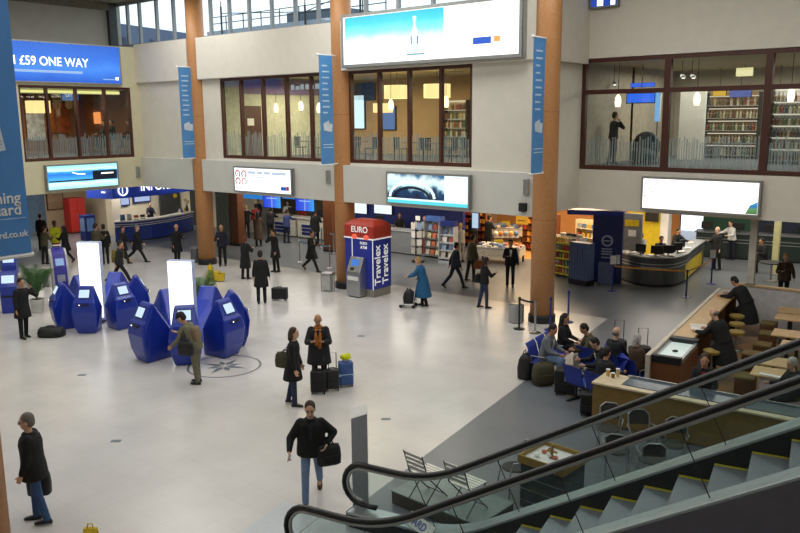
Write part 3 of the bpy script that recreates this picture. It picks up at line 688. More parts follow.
# ---- palms in planters
leaf_m = mat('palm_leaf', '#3f6a34', 0.5, 0, 0.25, 9); pot_m = mat('white_planter', '#c9c9c0', 0.5)
def palm(p, label, hgt, seed):
    r = thing('potted_palm', label, 'plant', (p.x, p.y, 0)); rg = random.Random(seed)
    MB().lathe([(0.17, 0), (0.24, 0.42), (0.24, 0.45), (0.21, 0.45), (0.20, 0.40), (0.01, 0.40)], 20).build('planter', pot_m, r)
    MB().lathe([(0.205, 0.385), (0.205, 0.41), (0.01, 0.415)], 16).build('soil', mat('soil', '#3a2c20', 0.95, 0, 0.3, 20), r)
    for k in range(13):
        a = k * 2.4 + rg.uniform(-0.3, 0.3); L = hgt * rg.uniform(0.85, 1.05); up = rg.uniform(0.45, 1.0)
        pts = []
        for j in range(7):
            t = j / 6.0; rad = L * 0.62 * t * (1.2 - 0.75 * up); z = 0.42 + L * (1.35 * t - 0.55 * t * t * (1.55 - up * 0.9))
            pts.append(Vector((rad * math.cos(a), rad * math.sin(a), z)))
        fr = MB().tube(pts, [0.012 * (1 - 0.8 * j / 6) for j in range(7)], 5).build('frond', leaf_m, r)
        m = MB(); d = Vector((-math.sin(a), math.cos(a), 0))
        for j in range(1, 24):
            t = 0.16 + 0.84 * j / 24 * 0.98; q = t * 6; i0 = min(5, int(q)); p0 = pts[i0].lerp(pts[i0+1], q - i0); tg = (pts[i0+1] - pts[i0]).normalized()
            ln = 0.26 * math.sin(math.pi * min(1, t * 0.95 + 0.05)) + 0.05
            for sgn in (-1, 1):
                e = p0 + (d * sgn * 0.8 + tg * 0.55 + Vector((0, 0, -0.25))).normalized() * ln; w = tg * 0.014
                m.add([p0 - w, p0 + w, e + w * 0.2, e - w * 0.2], [(0, 1, 2, 3)])
        tag(m.build('leaflets', leaf_m, fr), kind='stuff')
    return r
palm(G(38, 312), 'feathery palm in pale planter behind the man on the phone', 1.35, 4)
palm(G(203, 322), 'feathery palm in pale planter behind the light tower by the compass', 1.3, 9)

# ---- machines at far left
p = G(63, 308)
am = thing('currency_machine', 'tall curved cash machine, white side and purple-blue front with round red badge', 'cash machine', (p.x, p.y, 0), R_(IMG - 60 - 90))
pf = [(-0.28, 0), (-0.20, 0.5), (-0.16, 1.0), (-0.22, 1.5), (-0.42, 1.95), (-0.30, 2.02), (0.02, 1.85), (0.20, 1.45), (0.28, 0.9), (0.28, 0)]
MB().side_prism(pf, -0.27, 0.27).build('body', mat('machine_white', '#c9c9c4', 0.4), am, bevel=0.02)
fp = [(0.30, 0.0), (0.30, 0.9), (0.22, 1.45), (0.04, 1.87), (-0.28, 2.05)]; m = MB()
m.loft([[(-0.2, a, b), (0.2, a, b), (0.2, a + 0.02, b + 0.012), (-0.2, a + 0.02, b + 0.012)] for a, b in fp]).build('front_panel', mat('machine_purple', '#3a3596', 0.4), am)
MB().obox((0, 0.19, 1.62), (0.26, 0.02, 0.24), 0, 0, R_(24)).build('screen', lit('machine_screen', '#93b8e8', 0.7), am)
MB().lathe([(0.14, -0.02), (0.14, 0.02)], 20, (0, -0.2, 2.14), sy=0.35).build('badge', white_m, am)
MB().lathe([(0.09, -0.03), (0.09, 0.03)], 20, (0, -0.2, 2.15), sy=0.5).build('badge_mark', mat('badge_red', '#c42a2a', 0.4), am)
MB().box(-0.12, 0.12, 0.29, 0.33, 0.98, 1.2).build('card_reader', mat('reader_grey', '#9fa3b0', 0.4), am)
for i, (px, py, lb) in enumerate(((12, 312, 'blue touch-screen stand with lit screen just under the newspaper banner'), (12, 288, 'blue touch-screen stand standing behind another stand under the newspaper banner'))):
    p = G(px, py); k = thing('touch_screen_stand', lb, 'kiosk', (p.x, p.y, 0), R_(IMG + 270 - 90 + 15))
    MB().side_prism([(-0.22, 0), (0.2, 0), (0.24, 0.9), (0.02, 1.38), (-0.16, 1.38), (-0.22, 0.9)], -0.26, 0.26).build('body', blue_m, k, bevel=0.015)
    MB().obox((0, 0.155, 1.145), (0.38, 0.02, 0.26), 0, 0, R_(24.6)).build('screen', scr_m, k)
    MB().box(-0.22, 0.22, 0.20, 0.25, 0.55, 0.6).build('shelf', black_m, k)
a, b = G(-8, 300, 0), G(50, 286, 0)
bs = thing('bench', 'long pale grey bench between the touch-screen stands and the cash machine', 'bench', ((a.x + b.x) / 2, (a.y + b.y) / 2, 0), math.atan2(b.y - a.y, b.x - a.x)); L = (b - a).length / 2
MB().box(-L, L, -0.2, 0.2, 0.62, 0.74).build('seat', mat('bench_grey', '#a9a598', 0.5), bs, bevel=0.03)
for s_ in (-0.9, 0, 0.9): MB().box(s_ * L - 0.05, s_ * L + 0.05, -0.15, 0.15, 0, 0.62).build('leg', alu_m, bs)

# ---- currency kiosk by the centre column
p = G(374, 298); tx, ty = p.x, p.y
tk = thing('currency_kiosk', 'blue currency kiosk with red roof, white vertical lettering and a cash machine', 'kiosk', (tx - 0.65, ty + 0.5, 0))
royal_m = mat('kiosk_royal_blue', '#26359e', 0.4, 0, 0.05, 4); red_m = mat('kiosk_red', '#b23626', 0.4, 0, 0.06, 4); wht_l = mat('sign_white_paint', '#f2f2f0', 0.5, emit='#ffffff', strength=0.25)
x0, x1, y0, y1 = tx - 1.35, tx, ty, ty + 0.98
MB().box(x0, x1, y0, y1, 0.28, 2.08).build('body', royal_m, tk, world=True, bevel=0.02)
MB().box(x0 + 0.02, x1 - 0.02, y0 + 0.02, y1 - 0.02, 0, 0.28).build('plinth', mat('plinth_grey', '#8f8a80', 0.5), tk, world=True)
MB().loft([[(x0 - .02, y0 - .02, 2.10), (x1 + .02, y0 - .02, 2.10), (x1 + .02, y1 + .02, 2.10), (x0 - .02, y1 + .02, 2.10)], [(x0 - .02, y0 - .02, 2.55), (x1 + .02, y0 - .02, 2.55), (x1 + .02, y1 + .02, 2.55), (x0 - .02, y1 + .02, 2.55)],
           [(x0 + .2, y0 + .2, 2.72), (x1 - .2, y0 + .2, 2.72), (x1 - .2, y1 - .2, 2.72), (x0 + .2, y1 - .2, 2.72)]]).build('roof', red_m, tk, world=True, bevel=0.05, seg=3)
MB().box(x0 - .025, x1 + .025, y0 - .025, y1 + .025, 2.06, 2.10).build('white_band', wht_l, tk, world=True)
for xx in (x0 + 0.36, x1 - 0.02): MB().box(xx - 0.02, xx + 0.015, y0 - 0.012, y0, 0.28, 2.06).build('white_edge', wht_l, tk, world=True)
for xx in (x0 + 0.5, x1 - 0.30): MB().ell((xx, y0 - 0.03, 2.14), (0.13, 0.05, 0.09)).build('downlight', lit('red_downlight', '#ff6a4a', 0.8), tk, world=True, smooth=True)
lettering('EURO', 0.30, wht_l, tk, (x1 - 1.02, y0 - 0.022, 2.30), (1, 0, 0), (0, 0, 1), extrude=0.006)
lettering('EURO', 0.13, wht_l, tk, (x1 - 0.62, y0 - 0.004, 1.88), (1, 0, 0), (0, 0, 1), extrude=0.006); lettering('ATM', 0.15, wht_l, tk, (x1 - 0.60, y0 - 0.004, 1.72), (1, 0, 0), (0, 0, 1), extrude=0.006)
for k in range(2):
    lettering('Travelex', 0.44, wht_l, tk, (x1 + 0.006, y0 + 0.36 + 0.42 * k, 0.42), (0, 0, 1), (0, -1, 0), extrude=0.006, sx=0.92)
atm = MB().side_prism([(y0 - 0.36, 0.04), (y0, 0.04), (y0, 1.42), (y0 - 0.12, 1.42), (y0 - 0.34, 0.92), (y0 - 0.36, 0.8)], x1 - 0.98, x1 - 0.36).build('cash_machine', steel_m, tk, world=True, bevel=0.015)
m = MB(); d_ = Vector((0, 0.22, 0.50)).normalized(); nn = Vector((0, -d_.z, d_.y))
def slopeq(xa, xb, ta, tb, off):
    o0 = Vector((0, y0 - 0.34, 0.92)) + nn * off
    return [Vector((xa, 0, 0)) + o0 + d_ * ta, Vector((xb, 0, 0)) + o0 + d_ * ta, Vector((xb, 0, 0)) + o0 + d_ * tb, Vector((xa, 0, 0)) + o0 + d_ * tb]
MB().quad(*slopeq(x1 - 0.84, x1 - 0.52, 0.22, 0.46, 0.004)).build('screen', lit('atm_screen', '#3f7fd8', 0.9), atm, world=True)
MB().quad(*slopeq(x1 - 0.84, x1 - 0.66, 0.05, 0.16, 0.004)).build('keypad', dark_m, atm, world=True)
MB().box(x1 - 0.92, x1 - 0.42, y0 - 0.375, y0 - 0.36, 0.62, 0.76).build('label_plate', white_m, atm, world=True)
MB().box(x1 - 0.9, x1 - 0.44, y0 - 0.34, y0, 0, 0.04).build('foot', black_m, tk, world=True)

# ---- litter bins
def bin_round(p, rad, hgt, label, m, domed=True):
    r = thing('litter_bin', label, 'bin', (p.x, p.y, 0))
    MB().lathe([(rad, 0.02), (rad, hgt), (rad * 0.96, hgt), (rad * 0.96, 0.02)], 28).build('body', m, r, smooth=False)
    MB().lathe([(rad * 1.03, hgt), (rad * 1.03, hgt + 0.05), (rad * 0.7, hgt + 0.09 if domed else hgt + 0.05), (rad * 0.45, hgt + 0.08 if domed else hgt + 0.05)], 28).build('lid', steel_m, r)
    MB().lathe([(rad * 0.92, 0), (rad * 0.92, 0.025)], 24).build('base_ring', black_m, r); return r
bin_round(G(516, 322), 0.24, 0.52, 'squat round steel litter bin beside the belt posts', alu_m)
bin_round(G(196, 262), 0.22, 0.62, 'grey round litter bin at the foot of the column by the information desk', mat('bin_grey', '#6f7377', 0.4, 0.4))
p = G(328, 291); bb = thing('clear_bag_bin', 'square steel-framed bin with clear bag beside the centre column', 'bin', (p.x, p.y, 0), R_(20))
MB().box(-0.2, 0.2, -0.2, 0.2, 0.62, 0.70).build('lid', steel_m, bb, bevel=0.02)
for sx in (-1, 1):
    for sy in (-1, 1): MB().box(sx*0.18 - 0.015, sx*0.18 + 0.015, sy*0.18 - 0.015, sy*0.18 + 0.015, 0, 0.62).build('post', steel_m, bb)
MB().loft([[(a*0.14*q, b*0.14*q, z) for a, b in ((-1,-1),(1,-1),(1,1),(-1,1))] for q, z in ((1.0, 0.05), (1.12, 0.2), (1.08, 0.45), (1.15, 0.62))]).build('clear_bag', mat('clear_bag', '#b9b9b4', 0.25), bb)
MB().box(-0.2, 0.2, -0.2, 0.2, 0, 0.03).build('base', alu_m, bb)

# ---- belt posts
belt_o = mat('belt_orange', '#c98a2c', 0.6); belt_b = mat('belt_pale_blue', '#7fa6c4', 0.6)
def post(p, label, col, group, hgt=0.98, sheet=False):
    r = thing('belt_post', label, 'barrier post', (p.x, p.y, 0), 0, group)
    MB().lathe([(0.17, 0), (0.17, 0.015), (0.05, 0.035), (0.03, 0.06)], 24).build('base', col, r)
    MB().lathe([(0.03, 0.03), (0.03, hgt - 0.1), (0.04, hgt - 0.1), (0.04, hgt), (0.01, hgt + 0.01)], 16).build('pole', col, r)
    if sheet:
        MB().obox((0, 0, hgt + 0.17), (0.22, 0.012, 0.32), R_(IMG)).build('notice', white_m, r)
        MB().obox((0, 0, hgt + 0.17), (0.25, 0.009, 0.35), R_(IMG)).build('notice_frame', col, r)
    return r
bluep = mat('post_blue', '#22327c', 0.4)
pp = [G(612, 291), G(686, 297), G(711, 284)]
post(pp[0], 'blue belt post with white notice beside the blue portal', bluep, 'blue posts with orange belt', sheet=True)
post(pp[1], 'blue belt post joining two orange belts before the check-in island', bluep, 'blue posts with orange belt')
post(pp[2], 'blue belt post with white notice near the man in the dark suit', bluep, 'blue posts with orange belt', sheet=True)
def belt(a, b, m, label, z=0.93, sag=0.03):
    pts = [a.lerp(b, k / 8) + Vector((0, 0, z - sag * math.sin(math.pi * k / 8))) for k in range(9)]; d = (b - a).normalized(); q = Vector((-d.y, d.x, 0)) * 0.002
    mb_ = MB().loft([[w - q - Vector((0, 0, .03)), w + q - Vector((0, 0, .03)), w + q + Vector((0, 0, .03)), w - q + Vector((0, 0, .03))] for w in pts])
    c = (a + b) / 2; o = mb_.build('belt', m); tag(o, label, 'belt')
belt(pp[0], pp[1], belt_o, 'long orange belt stretched before the check-in island')
belt(pp[1], pp[2], belt_o, 'short orange belt running towards the far counter')
chrome_p = mat('post_chrome', '#a8a9aa', 0.25, 0.9)
q1, q2, q3, q4 = G(519, 329), G(535, 333), G(550, 330), G(568, 322)
post(q1, 'black belt post beside the steel litter bin', black_m, 'posts by the column'); post(q2, 'chrome belt post in front of the column near the litter bin', chrome_p, 'posts by the column')
post(q3, 'slim blue post right at the column foot', bluep, 'posts by the column', 1.0); post(q4, 'slim blue post behind the seated woman in black', bluep, 'posts by the column', 1.0)
belt(q1, q2, black_m, 'short black belt between the posts by the litter bin')
tpost = [G(300, 262), G(330, 268), G(322, 248), G(334, 254)]
for k, t_ in enumerate(tpost): post(t_, 'chrome belt post in the queue lane before the ticket desks', chrome_p, 'posts of the ticket queue')
belt(tpost[0], tpost[1], belt_b, 'pale blue belt in the ticket queue nearer the walking man', 0.93); belt(tpost[2], tpost[3], belt_b, 'pale blue belt in the ticket queue nearer the desks', 0.93)

# ---- yellow wet-floor sign
p = G(211, 281); wf = thing('wet_floor_sign', 'yellow folding wet-floor sign and bucket near the column', 'floor sign', (p.x, p.y, 0), R_(IMG - 30))
yw = mat('sign_yellow', '#d8b81a', 0.45)
for s_ in (-1, 1):
    MB().loft([[(-0.15, s_*0.14 - 0.01, 0.0), (0.15, s_*0.14 - 0.01, 0.0), (0.15, s_*0.14 + 0.01, 0.0), (-0.15, s_*0.14 + 0.01, 0.0)], [(-0.09, s_*0.015 - 0.01, 0.62), (0.09, s_*0.015 - 0.01, 0.62), (0.09, s_*0.015 + 0.01, 0.62), (-0.09, s_*0.015 + 0.01, 0.62)]]).build('board', yw, wf)
MB().tube([(-0.04, 0, 0.62), (-0.03, 0, 0.68), (0.03, 0, 0.68), (0.04, 0, 0.62)], 0.012, 6).build('handle', yw, wf)
p2 = p + Vector((0.33, 0.18, 0)); bk = thing('mop_bucket', 'low yellow mop bucket beside the wet-floor sign', 'bucket', (p2.x, p2.y, 0), R_(IMG))
MB().loft([[(-a, -b, z), (a, -b, z), (a, b, z), (-a, b, z)] for a, b, z in ((0.16, 0.11, 0.03), (0.21, 0.15, 0.32), (0.19, 0.13, 0.32), (0.15, 0.1, 0.06))]).build('tub', yw, bk)
MB().box(-0.2, -0.02, -0.14, 0.14, 0.32, 0.40).build('wringer', yw, bk)
p3 = G(90, 525, 0.66)
wf2 = copy_tree(wf, (p3.x, p3.y, 0), R_(IMG), 'yellow folding wet-floor sign standing alone on the white floor')
# ================================================================== SPACES UNDER THE UPPER FLOOR
def wallbox(name, x0, x1, y0, y1, m, z1=3.3): return struct(name, MB().box(x0, x1, y0, y1, 0, z1), m)
warm_wall = mat('warm_wall', '#bda888', 0.8, 0, 0.04, 2); beige_m = mat('beige_wall', '#d6cdb2', 0.8, 0, 0.03, 2)
wallbox('wall_far_left', -44.2, -44, -6, 44, warm_wall)
wallbox('wall_information_back', -41.6, -41.4, 24.9, 30, beige_m)
wallbox('wall_information_side', -44, -41.6, 24.9, 25.1, beige_m)
wallbox('wall_information_end', -41.4, -34.2, 29.4, 29.6, beige_m)
wallbox('wall_ticket_back', -36, -22.5, 32.4, 32.6, mat('ticket_back_wall', '#6f665a', 0.8))
wallbox('wall_navy', -28.6, -20.9, 30.6, 30.8, navy_m)
wallbox('wall_shop_left', -23.6, -23.4, 30.8, 38, warm_wall)
shop_wall = mat('shop_wall', '#c8925a', 0.8, 0, 0.05, 2)
wallbox('wall_shop_back', -23.4, -13.2, 37.6, 37.8, shop_wall)
wallbox('wall_far_right', -13.2, 6, 42, 42.2, mat('far_right_wall', '#a6a49c', 0.8))
struct('floor_shop', MB().box(-20.9, -13.4, 30.9, 37.6, 0.0, 0.006), mat('shop_floor_wood', '#b98a4c', 0.4, 0, 0.12, 5))

# ---- information desk
def arc_pts(c, r, a0, a1, n): return [Vector((c[0] + r*math.cos(R_(a0 + (a1-a0)*k/n)), c[1] + r*math.sin(R_(a0 + (a1-a0)*k/n)), 0)) for k in range(n + 1)]
ctrl = [Vector((-37.35, 22.6, 0)), Vector((-36.85, 23.4, 0)), Vector((-36.75, 24.4, 0)), Vector((-36.95, 25.6, 0)), Vector((-37.3, 26.7, 0)), Vector((-37.85, 27.9, 0))]
def offs(path, d):
    out = []
    for i, q in enumerate(path):
        a = path[max(0, i-1)]; b = path[min(len(path)-1, i+1)]; t = (b - a).normalized(); out.append(q + Vector((-t.y, t.x, 0)) * d)
    return out
def wallstrip(path, th, z0, z1):
    o_, i_ = path, offs(path, th); return MB().loft([[(a.x, a.y, z0), (b.x, b.y, z0), (b.x, b.y, z1), (a.x, a.y, z1)] for a, b in zip(o_, i_)])
idk = thing('information_desk', 'curved blue information desk with two white lines and pale top', 'desk', (-37.2, 25.2, 0))
desk_b = mat('desk_blue', '#24409e', 0.4)
wallstrip(ctrl, 0.10, 0.06, 1.04).build('front', desk_b, idk, world=True)
for z in (0.80, 0.90): wallstrip(offs(ctrl, -0.012), 0.02, z, z + 0.035).build('white_line', white_m, idk, world=True)
wallstrip(offs(ctrl, -0.06), 0.62, 1.04, 1.10).build('worktop', mat('desk_top', '#d9d5c6', 0.4), idk, world=True)
wallstrip(offs(ctrl, 0.02), 0.08, 0, 0.06).build('plinth', black_m, idk, world=True)
# canopy with the word
can = thing('information_canopy', 'blue canopy sign with white lettering over the information desk', 'sign', (-36.9, 25, 2.45))
cp = [Vector((-38.9, 22.05, 0)), Vector((-37.0, 22.4, 0)), Vector((-36.9, 25.0, 0)), Vector((-37.9, 28.6, 0))]
MB().loft([[(a.x, a.y, 2.30), (b.x, b.y, 2.30), (b.x, b.y, 3.28), (a.x, a.y, 3.28)] for a, b in zip(cp, offs(cp, 1.2))]).build('body', mat('canopy_blue', '#1d3aa0', 0.4, emit='#1d3aa0', strength=0.25), can, world=True)
d_ = (cp[3] - cp[2]).normalized(); e_ = (cp[2] - cp[1]).normalized()
lettering('INFORMATION', 0.60, lw, can, (-36.86, 23.95, 2.62), (e_.x, e_.y, 0), (0, 0, 1), sx=0.95)
MB().tube([Vector((-36.9, 22.95 + 0.26*math.cos(t*math.pi/10), 2.72 + 0.26*math.sin(t*math.pi/10))) for t in range(20)], 0.035, 6, closed=True).build('symbol_ring', lw, can, world=True)
lettering('i', 0.44, lw, can, (-36.88, 22.86, 2.57), (e_.x, e_.y, 0), (0.0, 0.15, 1))
MB().box(-37.75, -37.45, 22.22, 22.27, 2.6, 2.67).build('white_dash', lw, can, world=True)
# screens, door, pillar, leaflet stands behind
def panel_thing(name, label, cat, x0, x1, y0, y1, z0, z1, frame, face, axis='X', fr=0.04, group=None, hang=None, foot=None):
    r = thing(name, label, cat, ((x0+x1)/2, (y0+y1)/2, z0), 0, group)
    MB().box(x0, x1, y0, y1, z0, z1).build('frame', frame, r, world=True)
    xm, ym = (x0 + x1) / 2, (y0 + y1) / 2
    if hang: MB().tube([(xm, ym, z1 - 0.01), (xm, ym, hang)], 0.012, 6).build('hanger', black_m, r, world=True)
    if foot is not None: MB().tube([(xm, ym, foot), (xm, ym, z0 + 0.01)], 0.02, 6).build('pole', black_m, r, world=True)
    if axis == 'X': MB().box(x1, x1 + 0.012, y0 + fr, y1 - fr, z0 + fr, z1 - fr).build('face', face, r, world=True)
    else: MB().box(x0 + fr, x1 - fr, y0 - 0.012, y0, z0 + fr, z1 - fr).build('face', face, r, world=True)
    return r
sc_pale = lit('pale_screen', '#b4c8ee', 0.8)
panel_thing('wall_screen', 'pale lit wall screen nearest the pillar behind the information desk', 'screen', -41.4, -41.25, 25.4, 26.05, 1.4, 1.98, navy_m, sc_pale, fr=0.07)
panel_thing('wall_screen', 'wider pale lit wall screen behind the information desk near the dark door', 'screen', -41.4, -41.25, 26.3, 27.45, 1.5, 2.08, navy_m, sc_pale, fr=0.07)
dd = struct('door_1', MB().box(-40.0, -39.2, 29.34, 29.4, 0, 2.3), mat('dark_door', '#3a3c3a', 0.5)); 
dd2 = thing('dark_partition', 'dark grey partition panel with small yellow mark behind the information desk', 'partition', (-41.0, 28.5, 0), R_(-2))
MB().box(-0.06, 0.06, -0.6, 0.75, 0, 2.3).build('panel', mat('partition_dark', '#3b3d3c', 0.5), dd2); MB().lathe([(0.14, 0), (0.14, 0.01)], 16, (0, 0, 0)).build('yellow_mark', yw, dd2)
ym = [o for o in bpy.data.objects if o.parent is dd2 and o.name.startswith('yellow_mark')][0]; ym.rotation_euler = (0, R_(90), 0); ym.location = (0.065, 0.45, 1.75)
y_ = onX(112, 210, -39.6).y; wallbox('wall_information_pillar', -40.2, -39.6, y_, y_ + 0.55, beige_m)
pv = thing('vase', 'dark vase of yellow flowers at the end of the information desk', 'vase', (offs(ctrl, 0.3)[5].x + 0.05, offs(ctrl, 0.3)[5].y - 0.1, 1.10))
MB().lathe([(0.08, 0), (0.11, 0.15), (0.05, 0.3), (0.07, 0.34), (0.05, 0.33)], 14).build('body', dark_m, pv)
for k in range(7):
    a = k * 0.9; MB().tube([(0, 0, 0.3), (0.12*math.cos(a), 0.12*math.sin(a), 0.5 + 0.03*k)], 0.008, 5).build('stem', leaf_m, pv)
    MB().ell((0.13*math.cos(a), 0.13*math.sin(a), 0.53 + 0.03*k), (0.05, 0.05, 0.04), 8, 6).build('flower', yw, pv)
for k, (px, py, cc) in enumerate(((116, 219, '#4a80b8'), (120, 219, '#d8d8d8'), (127, 216, '#b82a2a'), (131, 215, '#303238'))):
    q = offs(ctrl, 0.28)[0].lerp(offs(ctrl, 0.28)[2], 0.25 + 0.2 * k); lf = thing('leaflet_holder', '%s leaflet holder on the information desk' % ('blue', 'white', 'red', 'black')[k], 'leaflet holder', (q.x, q.y, 1.10), R_(-15))
    MB().box(-0.08, 0.08, -0.13, 0.13, 0, 0.02).build('base', black_m, lf); MB().obox((-0.02, 0, 0.16), (0.03, 0.24, 0.28 if k < 2 else 0.14)).build('leaflets', mat('leaflet_%d' % k, cc, 0.5), lf)
for k, (px, py) in enumerate(((181, 212), (186, 210), (189, 212))):
    q = offs(ctrl, 0.28)[4].lerp(offs(ctrl, 0.28)[5], 0.25 + 0.2 * k); lf = MB().lathe([(0.06, 0), (0.07, 0.12), (0.03, 0.2), (0.03, 0.26)], 12).build('bottle', (white_m, blue_m, yw)[k]); lf.location = (q.x, q.y, 1.10); tag(lf, '%s bottle on the end of the information desk' % ('white', 'blue', 'yellow')[k], 'bottle')
# red cabinet, vending machine, notice board, glass doors at far left
rcx = thing('red_cabinet', 'tall red metal cabinet against the wall left of the information desk', 'cabinet', (-42.6, 23.25, 0))
MB().box(-0.35, 0.35, -0.38, 0.55, 0.06, 2.0).build('body', mat('cabinet_red', '#a8241a', 0.45), rcx, bevel=0.02)
MB().box(-0.3, 0.3, -0.33, 0.5, 0, 0.06).build('plinth', black_m, rcx)
for y in (-0.36, 0.09): MB().box(0.35, 0.37, y, y + 0.44, 0.12, 1.94).build('door', mat('cabinet_red_door', '#b02a1e', 0.4), rcx); 
MB().box(0.37, 0.39, 0.04, 0.06, 0.9, 1.15).build('handle', steel_m, rcx)
vm = thing('leaflet_dispenser', 'narrow dark blue dispenser with lit front beside the red cabinet', 'dispenser', (-41.2, 22.0, 0))
vm.location = (G(89, 240).x, G(89, 240).y, 0)
MB().box(-0.3, 0.3, -0.3, 0.3, 0, 1.35).build('body', navy_m, vm, bevel=0.02); MB().box(0.3, 0.31, -0.22, 0.22, 0.5, 1.2).build('lit_front', lit('dispenser_front', '#5f7fae', 0.35), vm)
MB().box(-0.22, 0.22, -0.31, -0.3, 0.5, 1.2).build('rack_front', mat('rack_front', '#6d7da0', 0.5), vm)
panel_thing('notice_board', 'brown framed notice board on the far left wall', 'notice board', -44.0, -43.93, 22.45, 23.45, 1.25, 2.3, mat('board_frame', '#5a3a22', 0.6), mat('board_face', '#a88b6c', 0.8, 0, 0.2, 8), fr=0.06)
gd_ = struct_empty('door_2', (-43.95, 21.2, 0))
for k in range(3):
    y = 18.9 + 1.15 * k
    MB().box(-43.99, -43.93, y, y + 0.08, 0, 2.9).build('door_post', alu_m, gd_, world=True); MB().box(-43.97, -43.95, y + 0.08, y + 1.15, 0.05, 2.8).build('pane', mat('far_door_glass', '#5d7890', 0.15), gd_, world=True)

# ---- ticket desks
ply = mat('ticket_desk_face', '#c2bfb2', 0.5)
for k in range(4):
    x0 = -32.9 + 2.1 * k
    t_ = thing('ticket_desk', 'pale ticket desk with dark blue slats, %s' % ('nearest the grey-green screen wall', 'second from the grey-green screen wall', 'third from the grey-green screen wall', 'nearest the bureau counter')[k], 'desk', (x0 + 0.95, 29.4, 0), 0, 'row of ticket desks')
    MB().box(-0.95, 0.95, 0, 0.7, 0.05, 1.05).build('body', ply, t_, bevel=0.02); MB().box(-1.0, 1.0, -0.08, 0.75, 1.05, 1.10).build('worktop', mat('ticket_top', '#d4d0c2', 0.4), t_)
    for z in (0.2, 0.4, 0.6): MB().box(-0.6, 0.6, -0.03, 0.0, z, z + 0.14).build('blue_slat', navy_m, t_)
    MB().box(-0.9, 0.9, 0.03, 0.67, 0, 0.05).build('plinth', black_m, t_)
    m_ = thing('desk_monitor', 'small dark computer monitor on a ticket desk', 'monitor', (x0 + 1.3, 29.75, 1.10), 0, 'ticket desk monitors')
    MB().box(-0.25, 0.25, -0.02, 0.02, 0.12, 0.45).build('panel', black_m, m_, bevel=0.008); MB().box(-0.1, 0.1, -0.08, 0.08, 0, 0.015).build('foot', black_m, m_); MB().box(-0.02, 0.02, 0.0, 0.03, 0.01, 0.2).build('neck', black_m, m_)
for (x, y, nm) in ((-31.35, 25.8, 0), (-26.2, 27.2, 1)):
    r = thing('wood_pier', ('orange-brown square pier beside the first column', 'orange-brown square pier beside the hanging flight screens')[nm], 'pier', (x, y, 0))
    MB().box(-0.3, 0.3, -0.22, 0.22, 0.12, 3.28).build('shaft', mat('pier_wood', '#6e3e1e', 0.5, 0, 0.12, 8), r, bevel=0.02); MB().box(-0.32, 0.32, -0.24, 0.24, 0, 0.12).build('base_band', dark_m, r)
sp_ = thing('grey_screen_wall', 'plain grey-green screen wall behind the first column', 'screen wall', (-32.2, 25.6, 0))
MB().box(-0.45, 0.45, -0.1, 0.1, 0, 3.28).build('panel', mat('screen_wall_grey', '#6f756c', 0.7), sp_)
for k, (px, py) in enumerate(((272, 202), (305, 205))):
    q = onY(px, py, 23.0)
    r = thing('flight_screen', 'blue hanging flight screen %s' % ('nearer the first column', 'nearer the centre column')[k], 'screen', (q.x, q.y, q.z - 0.28), R_(6))
    MB().box(-0.52, 0.52, 0, 0.1, 0, 0.56).build('housing', black_m, r, bevel=0.01); MB().box(-0.48, 0.48, -0.012, 0, 0.04, 0.52).build('screen', scr2_m, r)
    MB().box(-0.3, 0.3, -0.016, -0.012, 0.42, 0.46).build('screen_print', lit('print_pale', '#9fc4f2', 0.9), r)
    MB().box(-0.03, 0.03, 0.03, 0.07, 0.56, 3.28 - q.z + 0.28).build('hanger', black_m, r)
for k, (a, b) in enumerate(((244, 263), (281, 295), (318, 326))):
    p, q = onY(a, 194, 24.2), onY(b, 196, 24.2)
    r = thing('hanging_sign', 'bright blue hanging strip sign %s' % ('before the first flight screen', 'between the flight screens', 'beside the centre column')[k], 'sign', ((p.x + q.x) / 2, 24.2, p.z - 0.26))
    MB().box(p.x, q.x, 24.15, 24.25, p.z - 0.18, p.z + 0.05).build('panel', lit('strip_blue', '#2a86e0', 0.75), r, world=True)
    MB().tube([((p.x+q.x)/2, 24.2, p.z), ((p.x+q.x)/2, 24.2, 3.28)], 0.012, 6).build('hanger', black_m, r, world=True)
# ---- grey counter and navy booth behind the currency kiosk
cb = thing('bureau_counter', 'plain grey counter with pale top before the navy wall', 'counter', (-23.2, 28.6, 0))
MB().box(-1.9, 1.7, 0, 0.6, 0.05, 1.08).build('front', mat('bureau_grey', '#84878a', 0.5), cb); MB().box(-1.95, 1.75, -0.06, 0.66, 1.08, 1.13).build('worktop', mat('bureau_top', '#b8bcc0', 0.4), cb); MB().box(-1.85, 1.65, 0.04, 0.56, 0, 0.05).build('plinth', black_m, cb)
for k, (a, b) in enumerate(((354, 367), (374, 392))):
    p, q = onY(a, 207, 30.5), onY(b, 207, 30.5)
    r = thing('booth_screen', 'white lit screen on the navy wall, %s' % ('narrower one beside the column', 'wider one above the currency kiosk')[k], 'screen', ((p.x+q.x)/2, 30.5, 1.5))
    zc = p.z; MB().box(p.x, q.x, 30.5, 30.6, zc - 0.32, zc + 0.35).build('housing', black_m, r, world=True); MB().box(p.x + .03, q.x - .03, 30.48, 30.5, zc - 0.3, zc + 0.33).build('face', lit('booth_white', '#e4f2f8', 1.1), r, world=True)

# ---- shop
papers = [mat('paper_%d' % k, c, 0.6, 0, 0.25, 30) for k, c in enumerate(('#d8d0c4', '#b8b4ac', '#c87050', '#88a0c0', '#e0d8b0', '#9c4038', '#e8e4e0', '#5a6a88'))]
def magazine_mesh(k): 
    return MB().box(-0.11, 0.11, -0.008, 0.008, 0, 0.28).mesh('magazine', papers[k % 8])
mag_me = [magazine_mesh(k) for k in range(8)]
def goods(me, locs, rots, name, label, cat, group):
    for l, rt in zip(locs, rots):
        o = bpy.data.objects.new(name, me[random.randrange(len(me))] if isinstance(me, list) else me); COL.objects.link(o); o.location = l; o.rotation_euler = rt; tag(o, label, cat, group)
